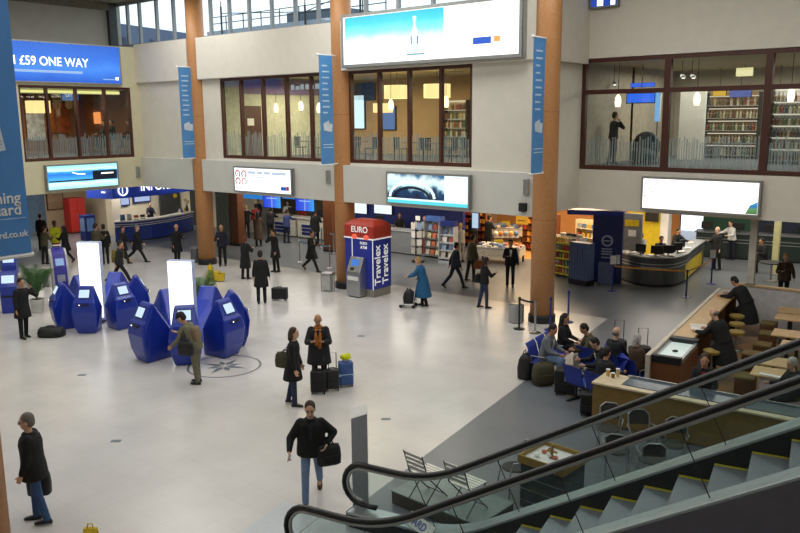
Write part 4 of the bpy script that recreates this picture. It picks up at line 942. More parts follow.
# turning rack
p = G(418, 262); tr = thing('turning_rack', 'black turning rack of postcards and papers at the shop entrance', 'rack', (p.x, p.y, 0))
MB().lathe([(0.28, 0), (0.28, 0.05), (0.05, 0.08)], 20).build('base', black_m, tr); MB().tube([(0, 0, 0.05), (0, 0, 1.85)], 0.03, 8).build('pole', black_m, tr)
for k in range(4):
    z = 0.38 + 0.36 * k
    MB().lathe([(0.24, z), (0.26, z + 0.02), (0.24, z + 0.02)], 16).build('tier', black_m, tr)
    ls, rs = [], []
    for j in range(6):
        a = R_(60 * j + 20); ls.append((p.x + 0.27 * math.cos(a), p.y + 0.27 * math.sin(a), z + 0.02)); rs.append((0, 0, a + math.pi / 2))
    goods(mag_me, ls, rs, 'magazine', 'folded paper standing in the black turning rack', 'magazine', 'papers in the turning rack')
MB().box(-0.12, 0.12, -0.01, 0.01, 1.85, 2.05).build('header_card', white_m, tr)
def mag_rack(p, rz, w, hgt, tiers, label, glabel, body, header, name='magazine_rack'):
    r = thing(name, label, 'rack', (p.x, p.y, 0), rz)
    MB().box(-w/2, w/2, 0.18, 0.24, 0, hgt).build('back_panel', body, r); MB().box(-w/2, w/2, -0.2, 0.2, 0, 0.12).build('base', body, r)
    MB().box(-w/2, w/2, -0.05, 0.24, hgt, hgt + 0.22).build('header', header, r)
    for sx in (-1, 1): MB().box(sx*w/2 - 0.015, sx*w/2 + 0.015, -0.2, 0.24, 0, hgt).build('side_panel', body, r)
    m3 = Matrix.Rotation(rz, 3, 'Z'); ls, rs = [], []
    for k in range(tiers):
        z = 0.2 + k * (hgt - 0.3) / tiers; y = -0.18 + 0.28 * k / tiers
        MB().box(-w/2, w/2, y - 0.02, 0.2, z, z + 0.015).build('shelf', alu_m, r); MB().box(-w/2, w/2, y - 0.03, y - 0.02, z, z + 0.08).build('shelf_lip', body, r)
        nn = max(2, int(w / 0.26))
        for j in range(nn):
            v = m3 @ Vector((-w/2 + w * (j + 0.5) / nn, y + 0.03, 0)); ls.append((p.x + v.x, p.y + v.y, z + 0.02)); rs.append((R_(-12), 0, rz))
    goods(mag_me, ls, rs, 'magazine', glabel, 'magazine', label[:28])
mag_rack(G(434, 260), R_(IMG - 39), 0.85, 1.75, 4, 'grey rack of magazines with blue picture header', 'magazine in the rack with the blue picture header', alu_m, mat('header_picture', '#3f62a8', 0.5, 0, 0.5, 6))
mag_rack(G(448, 263), R_(IMG - 30), 0.72, 1.62, 4, 'pale newspaper rack with plain blue header', 'newspaper in the pale rack with plain blue header', mat('pale_rack', '#b9bcc2', 0.5), navy_m)
# lit wall poster, brown display wall and hanging figures at the shop mouth
panel_thing('lit_poster', 'small pale lit poster on a dark stand at the shop mouth', 'poster', -19.75, -19.35, 29.6, 29.68, 1.35, 2.1, navy_m, lit('poster_face', '#c4dcf0', 0.8), 'Y', foot=0.0)
def shelf_unit(p, rz, w, hgt, depth, tiers, label, glabel, frame, cols, n, isz, lip=None, cat='shelf'):
    r = thing('shelf_unit', label, cat, (p.x, p.y, 0), rz)
    MB().box(-w/2, w/2, depth - 0.04, depth, 0, hgt).build('back_panel', frame, r)
    for sx in (-1, 1): MB().box(sx*w/2 - 0.02, sx*w/2 + 0.02, 0, depth, 0, hgt).build('side_panel', frame, r)
    m3 = Matrix.Rotation(rz, 3, 'Z')
    mes = [MB().box(-isz[0]/2, isz[0]/2, -isz[1]/2, isz[1]/2, 0, isz[2]).mesh('packet', c) for c in cols]
    ls, rs = [], []
    for k in range(tiers):
        z = 0.12 + k * (hgt - 0.12) / tiers
        MB().box(-w/2, w/2, 0, depth, z, z + 0.025).build('shelf', frame, r)
        if lip: MB().box(-w/2, w/2, -0.012, 0, z - 0.02, z + 0.05).build('price_strip', lip, r)
        for j in range(n):
            v = m3 @ Vector((-w/2 + w * (j + 0.5) / n, 0.12, 0)); ls.append((p.x + v.x, p.y + v.y, z + 0.026)); rs.append((0, 0, rz))
    goods(mes, ls, rs, 'packet', glabel, 'packet', label[:32])
    return r
candy = [mat('packet_%d' % k, c, 0.5) for k, c in enumerate(('#a83a22', '#c8762a', '#7a2418', '#d8a040', '#5a3020', '#c04830'))]
multi = [mat('stock_%d' % k, c, 0.5) for k, c in enumerate(('#d8d0c0', '#c8a040', '#8a98a8', '#b84838', '#4a6a9a', '#6a8a50'))]
brownsh = mat('shop_brown', '#6e3a1c', 0.6)
shelf_unit(G(537, 253), R_(IMG - 60), 2.2, 1.9, 0.4, 6, 'brown wall shelf of red and orange packets behind the column', 'small packet on the brown wall shelf of red and orange packets', brownsh, candy, 9, (0.18, 0.14, 0.2))
shelf_unit(G(474, 247), R_(IMG - 40), 1.3, 1.9, 0.35, 5, 'dark brown shelf of boxes at the shop mouth', 'box on the dark brown shelf at the shop mouth', brownsh, candy, 5, (0.17, 0.12, 0.18))
# two display tables of books
def display_table(p, rz, w, d, label, glabel, grp):
    r = thing('display_table', label, 'table', (p.x, p.y, 0), rz)
    MB().box(-w/2, w/2, -d/2, d/2, 0.62, 0.70).build('tabletop', mat('display_top', '#9a9a98', 0.5), r); MB().box(-w/2, w/2, -d/2 - 0.01, d/2 + 0.01, 0.32, 0.62).build('skirt', mat('display_skirt', '#c0b8a8', 0.6, 0, 0.35, 14), r)
    for sx in (-1, 1):
        for sy in (-1, 1): MB().box(sx*(w/2-.08) - .04, sx*(w/2-.08) + .04, sy*(d/2-.08) - .04, sy*(d/2-.08) + .04, 0, 0.32).build('leg', dark_m, r)
    v = Matrix.Rotation(rz, 3, 'Z') @ Vector((-w*0.1, d/2 - 0.05, 0)); pcd = thing('price_card', 'yellow price card standing on the ' + label.split(' of ')[0], 'card', (p.x + v.x, p.y + v.y, 0.70), rz); MB().box(-w*0.1, w*0.1, -0.01, 0.01, 0.02, 0.22).build('card', yw, pcd); MB().box(-w*0.08, w*0.08, -0.03, 0.03, 0, 0.02).build('base', black_m, pcd)
    m3 = Matrix.Rotation(rz, 3, 'Z'); ls, rs = [], []
    bm_ = [MB().box(-0.08, 0.08, -0.11, 0.11, 0, 0.04 + 0.03 * (k % 4)).mesh('book', papers[k]) for k in range(8)]
    nx, ny = int(w / 0.24), int(d / 0.3)
    for i in range(nx):
        for j in range(ny):
            v = m3 @ Vector((-w/2 + w*(i+.5)/nx, -d/2 + d*(j+.5)/ny, 0)); ls.append((p.x + v.x, p.y + v.y, 0.70)); rs.append((0, 0, rz + random.uniform(-.06, .06)))
    goods(bm_, ls, rs, 'book', glabel, 'book', grp)
display_table(G(500, 262), R_(IMG - 22), 2.0, 1.1, 'low display table of books with yellow card in the shop mouth', 'small pile of books on the low display table', 'books on the front display table')
display_table(G(506, 240), R_(IMG - 30), 2.2, 1.0, 'display table of gifts further inside the shop', 'small gift box on the inner display table', 'gifts on the inner display table')
for k, (px, py) in enumerate(((498, 226), (508, 229), (503, 222), (515, 226), (522, 224))):
    q = G(506 + 5 * (k - 2), 240 - 3, 0.82); r = thing('round_gift', 'coloured round gift standing on the inner display table', 'gift', (q.x, q.y, 0.78), 0, 'round gifts on the inner display table')
    MB().ell((0, 0, 0.2), (0.12, 0.12, 0.12), 12, 8).build('ball', candy[k] if k % 2 else multi[k], r, smooth=True); MB().box(-0.12, 0.12, -0.02, 0.02, 0.0, 0.12).build('tag_card', white_m, r)
q = onY(522, 221, 31.0); r = thing('shop_sign', 'yellow hanging sign at the shop mouth', 'sign', (q.x, 31.0, q.z - 0.2)); MB().box(-0.3, 0.3, -0.03, 0.03, 0.05, 0.45).build('panel', lit('sign_amber', '#e8a020', 0.7), r); MB().box(-0.2, 0.2, -0.04, -0.03, 0.2, 0.24).build('print_line', brownsh, r); MB().tube([(0, 0, 0.45), (0, 0, 3.28 - q.z + 0.2)], 0.012, 6).build('hanger', black_m, r)
# right of the big column
ylip = mat('price_yellow', '#d8c428', 0.5)
shelf_unit(G(566, 278), R_(IMG - 52), 1.25, 1.65, 0.4, 5, 'shelf unit with yellow price strips right of the big column', 'small packet on the shelf with yellow price strips', white_m, multi, 8, (0.105, 0.1, 0.2), ylip)
p = G(581, 284); gm = thing('mesh_stand', 'blue-grey wire mesh display stand beside the blue portal', 'stand', (p.x, p.y, 0), R_(IMG - 50))
mesh_b = mat('mesh_blue', '#4a5a86', 0.5)
MB().box(-0.42, 0.42, -0.25, 0.25, 0, 0.2).build('base', black_m, gm)
for i in range(8):
    MB().box(-0.42 + 0.12 * i - 0.008, -0.42 + 0.12 * i + 0.008, -0.22, -0.2, 0.2, 1.6).build('wire', mesh_b, gm); MB().box(-0.42, 0.42, -0.22, -0.2, 0.2 + 0.2 * i - 0.008, 0.2 + 0.2 * i + 0.008).build('wire', mesh_b, gm)
MB().box(-0.42, 0.42, -0.2, 0.2, 0.2, 1.6).build('back_panel', mat('mesh_back', '#5c6c98', 0.5, 0, 0.25, 20), gm)
for k, (px, py, cc) in enumerate(((564, 224, '#c8c0b4'), (571, 222, '#222838'), (576, 226, '#181a20'), (580, 222, '#b8b0a4'))):
    v = Matrix.Rotation(R_(IMG - 52), 3, 'Z') @ Vector((-0.42 + 0.28 * k, 0.22, 0)); q = G(566, 278) + v; r = thing('neck_cushion', '%s soft cushion lying on top of the shelf with yellow price strips' % ('cream', 'navy', 'black', 'beige')[k], 'cushion', (q.x, q.y, 1.655), 0.4 * k)
    MB().tube([(0.09 * math.cos(R_(a)), 0.09 * math.sin(R_(a)), 0.05) for a in range(-120, 121, 20)], 0.05, 8).build('roll', mat('cushion_%d' % k, cc, 0.9), r, smooth=True); MB().box(-0.12, -0.03, -0.02, 0.02, 0.02, 0.05).build('strap', black_m, r)
shelf_unit(G(588, 268), R_(IMG - 50), 1.4, 2.0, 0.35, 5, 'cream wall shelf glowing behind the mesh stand', 'pale packet on the cream wall shelf behind the mesh stand', mat('cream_shelf', '#d0b890', 0.6), multi, 6, (0.14, 0.1, 0.18))
# blue portal
p0, p1 = G(590, 281), G(621, 283); rz = math.atan2(p1.y - p0.y, p1.x - p0.x); pl = thing('blue_portal', 'dark blue portal panel with round white emblem beside the shop', 'portal', (p0.x, p0.y, 0), rz); Lp = (p1 - p0).length
MB().box(0.05, Lp, -0.12, 0.12, 0, 2.72).build('panel', navy_m, pl, bevel=0.02); MB().box(-0.9, Lp + 0.02, -0.35, 0.35, 2.60, 2.78).build('top_beam', mat('portal_top', '#2038a8', 0.4), pl, bevel=0.02)
em = MB().lathe([(0.22, 0), (0.22, 0.012), (0.19, 0.012)], 24).build('emblem', mat('emblem_pale', '#aab6d4', 0.5), pl); em.rotation_euler = (R_(90), 0, 0); em.location = (Lp * 0.52, -0.12, 1.62)
em = MB().lathe([(0.15, 0), (0.15, 0.02)], 24).build('emblem_disc', navy_m, pl); em.rotation_euler = (R_(90), 0, 0); em.location = (Lp * 0.52, -0.12, 1.62)
MB().box(Lp*0.52 - 0.14, Lp*0.52 + 0.14, -0.15, -0.12, 1.6, 1.64).build('emblem_bar', mat('emblem_pale', '#aab6d4', 0.5), pl)
for z in (1.28, 1.18, 1.08, 0.95): MB().box(Lp*0.52 - 0.2, Lp*0.52 + 0.2, -0.135, -0.12, z, z + 0.05).build('faint_print', mat('emblem_pale', '#aab6d4', 0.5), pl)
MB().box(Lp*0.3, Lp*0.78, -0.5, -0.12, 0, 0.82).build('leaflet_box', mat('portal_box', '#5c6890', 0.4), pl, bevel=0.03); MB().box(Lp*0.8, Lp*0.95, -0.14, -0.12, 0.75, 1.1).build('notice', white_m, pl)

# ---- check-in island at right
ctl = [G(616, 279), G(640, 286), G(668, 287.5), G(684, 283), G(690, 277), G(703, 266)]
for q in ctl: q.z = 0
def smooth(path, n=4):
    out = []
    for i in range(len(path) - 1):
        a = path[max(0, i-1)]; b = path[i]; c = path[i+1]; d = path[min(len(path)-1, i+2)]
        for k in range(n):
            t = k / n; out.append(0.5 * ((2*b) + (c - a)*t + (2*a - 5*b + 4*c - d)*t*t + (3*b - a - 3*c + d)*t**3))
    return out + [path[-1]]
ct = smooth(ctl)
isl = thing('check_in_island', 'curved dark grey check-in island with steel lines and yellow end panel', 'counter', (ctl[2].x, ctl[2].y, 0))
dgrey = mat('island_grey', '#474b4b', 0.45)
wallstrip(ct, 0.12, 0.10, 1.08).build('front', dgrey, isl, world=True); wallstrip(offs(ct, 0.06), 0.1, 0, 0.10).build('plinth', black_m, isl, world=True)
for z in (0.72, 0.84): wallstrip(offs(ct, -0.015), 0.02, z, z + 0.03).build('steel_line', steel_m, isl, world=True)
wallstrip(offs(ct, -0.06), 0.5, 1.08, 1.13).build('worktop', mat('island_top', '#8c8f8c', 0.4), isl, world=True)
yp = ct[-9:-1]; wallstrip(offs(yp, -0.02), 0.02, 0.12, 0.70).build('yellow_panel', mat('island_yellow', '#c8b020', 0.5), isl, world=True)
yc = thing('yellow_pillar', 'broad yellow pillar behind the check-in island', 'pillar', (0, 0, 0)); q = G(650, 262); yc.location = (q.x - 0.75, q.y + 1.2, 0)
MB().box(-0.75, 0.75, -0.2, 0.2, 0, 3.28).build('panel', mat('pillar_yellow', '#c8b418', 0.6), yc); MB().box(0.75, 1.1, -0.2, 0.2, 0, 3.28).build('white_edge', white_m, yc)
q = onY(652, 217, yc.location.y - 0.4); ms = thing('hung_monitor', 'small dark monitor hung on the yellow pillar', 'monitor', (q.x, q.y, q.z - 0.2)); MB().box(-0.3, 0.3, -0.04, 0.04, 0, 0.4).build('panel', black_m, ms, bevel=0.01); MB().box(-0.05, 0.05, 0.04, 0.2, 0.15, 0.25).build('bracket', black_m, ms)
for k in range(5):
    i = 3 + k * 3; q = offs(ct, 0.3)[min(i, len(ct)-1)]
    m_ = thing('desk_monitor', 'dark monitor standing on the check-in island', 'monitor', (q.x, q.y, 1.13), R_(20 * k), 'check-in island monitors')
    MB().box(-0.2, 0.2, -0.02, 0.02, 0.1, 0.4).build('panel', black_m, m_, bevel=0.008); MB().box(-0.08, 0.08, -0.07, 0.07, 0, 0.012).build('foot', black_m, m_); MB().box(-0.02, 0.02, 0, 0.025, 0.01, 0.2).build('neck', black_m, m_)
rg = random.Random(5)
for k in range(10):
    q = offs(ct, 0.12 + 0.2 * rg.random())[2 + rg.randrange(len(ct) - 4)]
    o = MB().obox((0, 0, 0.02), (0.21, 0.29, 0.04)).build('paper_stack', (white_m, papers[0], papers[6])[k % 3]); o.location = (q.x, q.y, 1.13); o.rotation_euler = (0, 0, rg.random() * 3); tag(o, 'small stack of papers on the check-in island', 'papers', 'papers on the check-in island')
gp = thing('grey_stand', 'grey stand with yellow and white notices beside the blue portal', 'stand', (0, 0, 0), R_(IMG - 30)); q = G(629, 276); gp.location = (q.x, q.y, 0)
MB().box(-0.3, 0.42, 0.0, 0.12, 0, 2.5).build('panel', mat('stand_grey', '#7a7c7c', 0.5), gp); MB().box(-0.25, 0.3, -0.02, 0.0, 2.0, 2.25).build('yellow_notice', yw, gp); MB().box(-0.5, -0.3, -0.02, 0.06, 1.1, 2.5).build('white_notice', white_m, gp); MB().box(-0.1, 0.2, -0.02, 0, 1.6, 1.85).build('white_card', white_m, gp)
# far counters with steel lines, right
fc = thing('far_counter', 'long dark green counter with steel lines at the back of the arcade', 'counter', (0, 0, 0)); q = G(735, 262); fc.location = (q.x, q.y, 0)
q0, q1_ = G(716, 258), G(800, 264)
L0 = (q1_ - q0).length; fc.location = (q0.x, q0.y, 0); fc.rotation_euler = (0, 0, math.atan2(q1_.y - q0.y, q1_.x - q0.x))
dgreen = mat('counter_green', '#23302c', 0.4)
MB().box(-0.9, L0 + 3, 0, 0.7, 0.08, 1.12).build('front', dgreen, fc); MB().box(-0.95, L0 + 3.05, -0.06, 0.75, 1.12, 1.18).build('worktop', mat('far_top', '#6a6e70', 0.4), fc); MB().box(-0.85, L0 + 3, 0.05, 0.6, 0, 0.08).build('plinth', black_m, fc)
for z in (0.72, 0.86): MB().box(-0.9, L0 + 3, -0.02, 0, z, z + 0.04).build('steel_line', steel_m, fc)
for k in range(7):
    x = -0.5 + 1.3 * k; m3 = Matrix.Rotation(fc.rotation_euler.z, 3, 'Z'); v = m3 @ Vector((x, 0.35, 0))
    o = thing('desk_monitor', 'dark monitor on the long dark green counter', 'monitor', (fc.location.x + v.x, fc.location.y + v.y, 1.18), fc.rotation_euler.z, 'far counter monitors')
    MB().box(-0.25, 0.25, -0.02, 0.02, 0.08, 0.4).build('panel', black_m, o, bevel=0.008); MB().box(-0.1, 0.1, -0.08, 0.08, 0, 0.015).build('foot', black_m, o)
bw_ = thing('back_screen', 'green and navy backing panel behind the long dark green counter', 'panel', (fc.location.x, fc.location.y, 0), fc.rotation_euler.z)
MB().box(-0.9, 1.3, 1.9, 2.0, 0, 2.6).build('green_panel', mat('back_green', '#2c5a48', 0.6), bw_); MB().box(1.3, L0 + 3, 1.9, 2.0, 0, 2.6).build('navy_panel', mat('back_navy', '#2a3448', 0.6), bw_)
# ================================================================== CAFE AND WAITING AREA AT RIGHT
lw_m = mat('light_wood', '#c9a878', 0.45, 0, 0.10, 10); olive_m = mat('olive_wood', '#7a6230', 0.5, 0, 0.12, 8); dwood_m = mat('dark_wood', '#5a3c22', 0.5, 0, 0.15, 10)
gold_m = mat('stool_gold', '#8f7838', 0.5, 0, 0.1, 8); seatblue_m = mat('seat_blue', '#22389a', 0.5, 0, 0.08, 6)
# low white partition with top rail at the back of the cafe
pt = thing('low_partition', 'low white partition wall at the back of the cafe', 'partition', (-4.4, 25.05, 0))
MB().box(-2.45, 3.4, -0.06, 0.06, 0, 1.16).build('panel', mat('partition_white', '#b9b7b8', 0.6), pt); MB().box(-2.5, 3.4, -0.09, 0.09, 1.16, 1.21).build('top_rail', lw_m, pt)
q = onY(753, 250, 25.05)
ps = thing('white_post', 'pale square post rising from the low partition to the fascia', 'post', (q.x, 25.05, 1.21)); MB().box(-0.10, 0.10, -0.08, 0.08, 0, FB - 1.2).build('shaft', mat('post_pale', '#b9b4a8', 0.6), ps); MB().box(-0.13, 0.13, -0.11, 0.11, 0, 0.04).build('foot', alu_m, ps)
q = G(774, 275); ps = thing('cream_post', 'slim cream post standing behind the low partition', 'post', (q.x, q.y, 0)); MB().box(-0.11, 0.11, -0.11, 0.11, 0, 3.28).build('shaft', mat('post_cream', '#c8c490', 0.6), ps); MB().box(-0.15, 0.15, -0.15, 0.15, 0, 0.06).build('foot', alu_m, ps)
# bar
B0 = G(650, 356, 1.05); BR = R_(6.7)
bar = thing('snack_bar', 'long light wood snack bar with pale rim', 'bar', (B0.x, B0.y, 0), BR)
BL = 8.1
MB().box(0.0, 0.50, 1.98, BL, 0.98, 1.05).build('worktop', lw_m, bar, bevel=0.008); MB().box(-0.10, 0.0, 0.0, BL, 0.0, 1.07).build('outer_rim', mat('bar_rim', '#c9bfae', 0.5), bar, bevel=0.008)
MB().box(0.05, 0.12, 1.98, BL, 0, 0.98).build('front_panel', mat('bar_front', '#a08058', 0.5), bar)
for k in range(4): MB().box(0.12, 0.5, 2.3 + 1.8 * k, 2.36 + 1.8 * k, 0, 0.98).build('bracket', dwood_m, bar)
def bar_pt(x, y, z=0): v = Matrix.Rotation(BR, 3, 'Z') @ Vector((x, y, 0)); return Vector((B0.x + v.x, B0.y + v.y, z))
q = bar_pt(0.01, 0.10); dc = thing('display_counter', 'brown display counter with white lit glass top at the bar end', 'counter', (q.x, q.y, 0), BR)
MB().box(0, 0.62, 0.0, 1.85, 0.05, 0.90).build('body', mat('counter_brown', '#6e4426', 0.5, 0, 0.12, 7), dc, bevel=0.01)
MB().box(0.0, 0.63, -0.01, 0.12, 0.90, 1.06).build('front_rail', dark_m, dc); MB().box(0.0, 0.63, 1.62, 1.86, 0.90, 1.06).build('back_rail', dark_m, dc); MB().box(0.0, 0.05, 0.12, 1.62, 0.90, 1.0).build('side_rail', alu_m, dc); MB().box(0.57, 0.63, 0.12, 1.62, 0.90, 1.0).build('side_rail', alu_m, dc)
MB().box(0.05, 0.57, 0.12, 1.62, 0.90, 0.96).build('lit_top', lit('display_top_lit', '#d4e4dc', 0.75), dc); MB().ell((0.31, 0.85, 0.97), (0.07, 0.09, 0.025), 10, 6).build('price_tag', black_m, dc)
MB().box(0.03, 0.6, 0.03, 1.8, 0, 0.05).build('plinth', black_m, dc)
# bar stools
def make_stool():
    r = thing('bar_stool', 'round gold-topped bar stool standing along the snack bar', 'stool', (0, 0, 0), 0, 'gold bar stools')
    MB().lathe([(0.02, 0.70), (0.19, 0.70), (0.20, 0.73), (0.20, 0.77), (0.17, 0.79), (0.02, 0.80)], 22).build('seat', gold_m, r, smooth=False)
    MB().lathe([(0.21, 0), (0.21, 0.015), (0.04, 0.05), (0.03, 0.1), (0.03, 0.70)], 20).build('pedestal', steel_m, r)
    MB().tube([(0.15 * math.cos(a * .5236), 0.15 * math.sin(a * .5236), 0.3) for a in range(12)], 0.011, 6, closed=True).build('foot_ring', steel_m, r); return r
st0 = make_stool(); first = True
for (px, py) in ((737, 315), (737, 323), (737, 331), (712, 350)):
    q = G(px, py, 0.78)
    if first: st0.location = (q.x, q.y, 0); first = False
    else: copy_tree(st0, (q.x, q.y, 0))
# cafe tables and cube stools
def make_table():
    r = thing('cafe_table', '', 'table'); MB().box(-0.36, 0.36, -0.36, 0.36, 0.70, 0.74).build('tabletop', lw_m, r, bevel=0.008); MB().box(-0.04, 0.04, -0.04, 0.04, 0.02, 0.70).build('column', dark_m, r); MB().box(-0.25, 0.25, -0.25, 0.25, 0, 0.02).build('base', dark_m, r); return r
def make_cube():
    r = thing('cube_stool', '', 'stool'); MB().box(-0.21, 0.21, -0.21, 0.21, 0.03, 0.38).build('body', dwood_m, r, bevel=0.01); MB().box(-0.22, 0.22, -0.22, 0.22, 0.38, 0.46).build('cushion', mat('cushion_olive', '#6a5a30', 0.8), r, bevel=0.03, seg=3); MB().box(-0.18, 0.18, -0.18, 0.18, 0, 0.03).build('plinth', black_m, r); return r
t0 = make_table(); c0 = make_cube()
for k, (px, py) in enumerate(((792, 310), (790, 317), (788, 333), (774, 361), (770, 372), (797, 345))):
    q = G(px, py, 0.74); o = t0 if k == 0 else copy_tree(t0)
    o.location = (q.x, q.y, 0); o.rotation_euler = (0, 0, BR); o['label'] = 'square light wood cafe table with dark pedestal near the bar'; o['group'] = 'square cafe tables'
for k, (px, py) in enumerate(((769, 322), (768, 332), (763, 343), (752, 352), (746, 375))):
    q = G(px, py, 0.46); o = c0 if k == 0 else copy_tree(c0)
    o.location = (q.x, q.y, 0); o.rotation_euler = (0, 0, BR); o['label'] = 'dark wood cube stool with olive cushion among the cafe tables'; o['group'] = 'cube stools among the cafe tables'
struct('floor_cafe', MB().add([bar_pt(0.63, 0.3, 0.004), bar_pt(6.5, 0.3, 0.004), bar_pt(6.5, 8.2, 0.004), bar_pt(0.63, 8.2, 0.004)], [(0, 1, 2, 3)]), mat('cafe_floor', '#8a6a48', 0.4, 0, 0.12, 6))
q = G(800, 416); ws = thing('white_screen', 'low pinkish white screen panel beyond the escalator', 'screen', (q.x, q.y, 0), R_(-4)); MB().box(-0.85, 2.5, -0.04, 0.04, 0.05, 0.72).build('panel', mat('screen_pink_white', '#c4b4bc', 0.5), ws); MB().box(-0.88, 2.5, -0.06, 0.06, 0.72, 0.76).build('top_rail', white_m, ws)
for x in (-0.7, 1.0): MB().box(x, x + 0.08, -0.12, 0.12, 0, 0.05).build('foot', alu_m, ws)
# olive fronted counter with grey glass top
C2 = G(606, 372.5, 0.9); cr = R_(3.4)
ctr = thing('olive_counter', 'long counter with olive wood front and grey glass top beyond the escalator', 'counter', (C2.x, C2.y, 0), cr)
MB().box(0, 4.7, -0.72, 0.0, 0.04, 0.86).build('body', olive_m, ctr); MB().box(-0.02, 4.72, -0.75, 0.03, 0.86, 0.90).build('worktop', mat('counter_cream', '#cfc0a0', 0.45), ctr, bevel=0.006); MB().box(0.55, 4.68, -0.58, -0.06, 0.90, 0.915).build('glass_inset', mat('counter_glass', '#4d5c66', 0.15, 0.1), ctr); MB().box(0.5, 4.7, -0.06, -0.03, 0.90, 0.95).build('steel_strip', steel_m, ctr); MB().box(0.05, 4.65, -0.65, -0.05, 0, 0.04).build('plinth', black_m, ctr)
for k, (dx, dy, hh, cc) in enumerate(((0.12, -0.2, 0.14, '#d0a860'), (0.25, -0.26, 0.10, '#8a5a30'), (0.3, -0.12, 0.16, '#c8b890'))):
    v = Matrix.Rotation(cr, 3, 'Z') @ Vector((dx, dy, 0)); o = thing('paper_cup', '%s cup on the end of the olive counter' % ('tan', 'brown', 'pale')[k], 'cup', (C2.x + v.x, C2.y + v.y, 0.90)); MB().lathe([(0.03, 0), (0.042, hh), (0.038, hh), (0.027, 0.01)], 14).build('body', mat('cup_%d' % k, cc, 0.6), o); MB().lathe([(0.044, hh), (0.044, hh + 0.012), (0.01, hh + 0.016)], 14).build('lid', white_m, o)
# bistro chairs before the counter
rattan = mat('rattan_dark', '#2c2a26', 0.6, 0, 0.35, 60)
def make_bistro():
    r = thing('bistro_chair', 'steel-framed dark rattan bistro chair in front of the olive counter', 'chair', (0, 0, 0), 0, 'bistro chairs by the olive counter')
    MB().lathe([(0.01, 0.44), (0.21, 0.44), (0.22, 0.455), (0.20, 0.47), (0.01, 0.465)], 20).build('seat', rattan, r)
    for sx in (-1, 1):
        MB().tube([(sx*0.17, 0.17, 0.45), (sx*0.21, 0.22, 0.0)], 0.012, 6).build('leg', steel_m, r); MB().tube([(sx*0.18, -0.22, 0.0), (sx*0.17, -0.17, 0.45), (sx*0.19, -0.21, 0.64)], 0.012, 6).build('leg', steel_m, r)
        MB().tube([(sx*0.19, -0.21, 0.62), (sx*0.25, -0.05, 0.64), (sx*0.24, 0.15, 0.63), (sx*0.21, 0.2, 0.45)], 0.012, 6).build('armrest', steel_m, r)
    MB().tube([(-0.19, -0.21, 0.62), (-0.19, -0.26, 0.78), (-0.1, -0.29, 0.86), (0.1, -0.29, 0.86), (0.19, -0.26, 0.78), (0.19, -0.21, 0.62)], 0.014, 6).build('back_frame', steel_m, r)
    MB().loft([[(x * w, y, z), (x * w, y + 0.012, z)] + [(-x * w, y + 0.012, z), (-x * w, y, z)] for x, w, y, z in ((1, 0.18, -0.225, 0.6), (1, 0.18, -0.265, 0.77), (1, 0.1, -0.285, 0.85))]).build('backrest', rattan, r); return r
b0 = make_bistro()
for k, (px, py, a) in enumerate(((608, 451, 200), (640, 459, 215), (672, 468, 190), (650, 484, 30), (616, 474, 20))):
    q = G(px, py); 
    if k == 0: b0.location = (q.x, q.y, 0); b0.rotation_euler = (0, 0, R_(a))
    else: copy_tree(b0, (q.x, q.y, 0), R_(a))
q = G(514, 492); copy_tree(b0, (q.x, q.y, 0), R_(150), 'dark rattan chair with oval frame beside the white-topped display case', 'chair by the display case')
# white topped display case
q = G(552, 455, 0.95); ds = thing('display_case', 'dark glass display case with wood-rimmed white top beside the escalator', 'display case', (q.x, q.y, 0), R_(IMG - 43))
MB().box(-0.36, 0.40, -0.34, 0.34, 0.08, 0.86).build('body', mat('case_dark', '#323c40', 0.25, 0.1, 0.3, 4), ds); MB().box(-0.33, 0.37, -0.31, 0.31, 0, 0.08).build('plinth', black_m, ds)
for a in ((-0.40, 0.44, -0.38, -0.35), (-0.40, 0.44, 0.35, 0.38), (-0.40, -0.37, -0.35, 0.35), (0.41, 0.44, -0.35, 0.35)): MB().box(*a, 0.84, 0.97).build('wood_rim', mat('rim_wood', '#9a7a30', 0.5), ds)
MB().box(-0.37, 0.41, -0.35, 0.35, 0.86, 0.90).build('white_cloth', white_m, ds)
for k in range(3): MB().box(-0.365, 0.405, -0.345, -0.34, 0.2 + 0.2 * k, 0.215 + 0.2 * k).build('shelf_edge', alu_m, ds)
fg = thing('figurine', 'small brass figurine on the white-topped display case', 'figurine', (q.x, q.y, 0.90)); MB().lathe([(0.05, 0), (0.05, 0.02), (0.02, 0.05), (0.035, 0.12), (0.015, 0.17), (0.03, 0.2), (0.005, 0.235)], 12).build('body', mat('brass', '#a88a50', 0.35, 0.7), fg, smooth=True); MB().box(-0.09, 0.09, -0.02, 0.02, 0.10, 0.125).build('arms', mat('brass', '#a88a50', 0.35, 0.7), fg)
rg = random.Random(8)
for k in range(6):
    o = MB().ell((0, 0, 0.03), (0.05, 0.04, 0.03), 10, 6).build('sweet', (dwood_m, papers[2], white_m)[k % 3]); o.location = (q.x + rg.uniform(-.25, .25), q.y + rg.uniform(-.22, .22), 0.90); tag(o, 'small sweet scattered on the white display top', 'sweet', 'sweets on the display case')
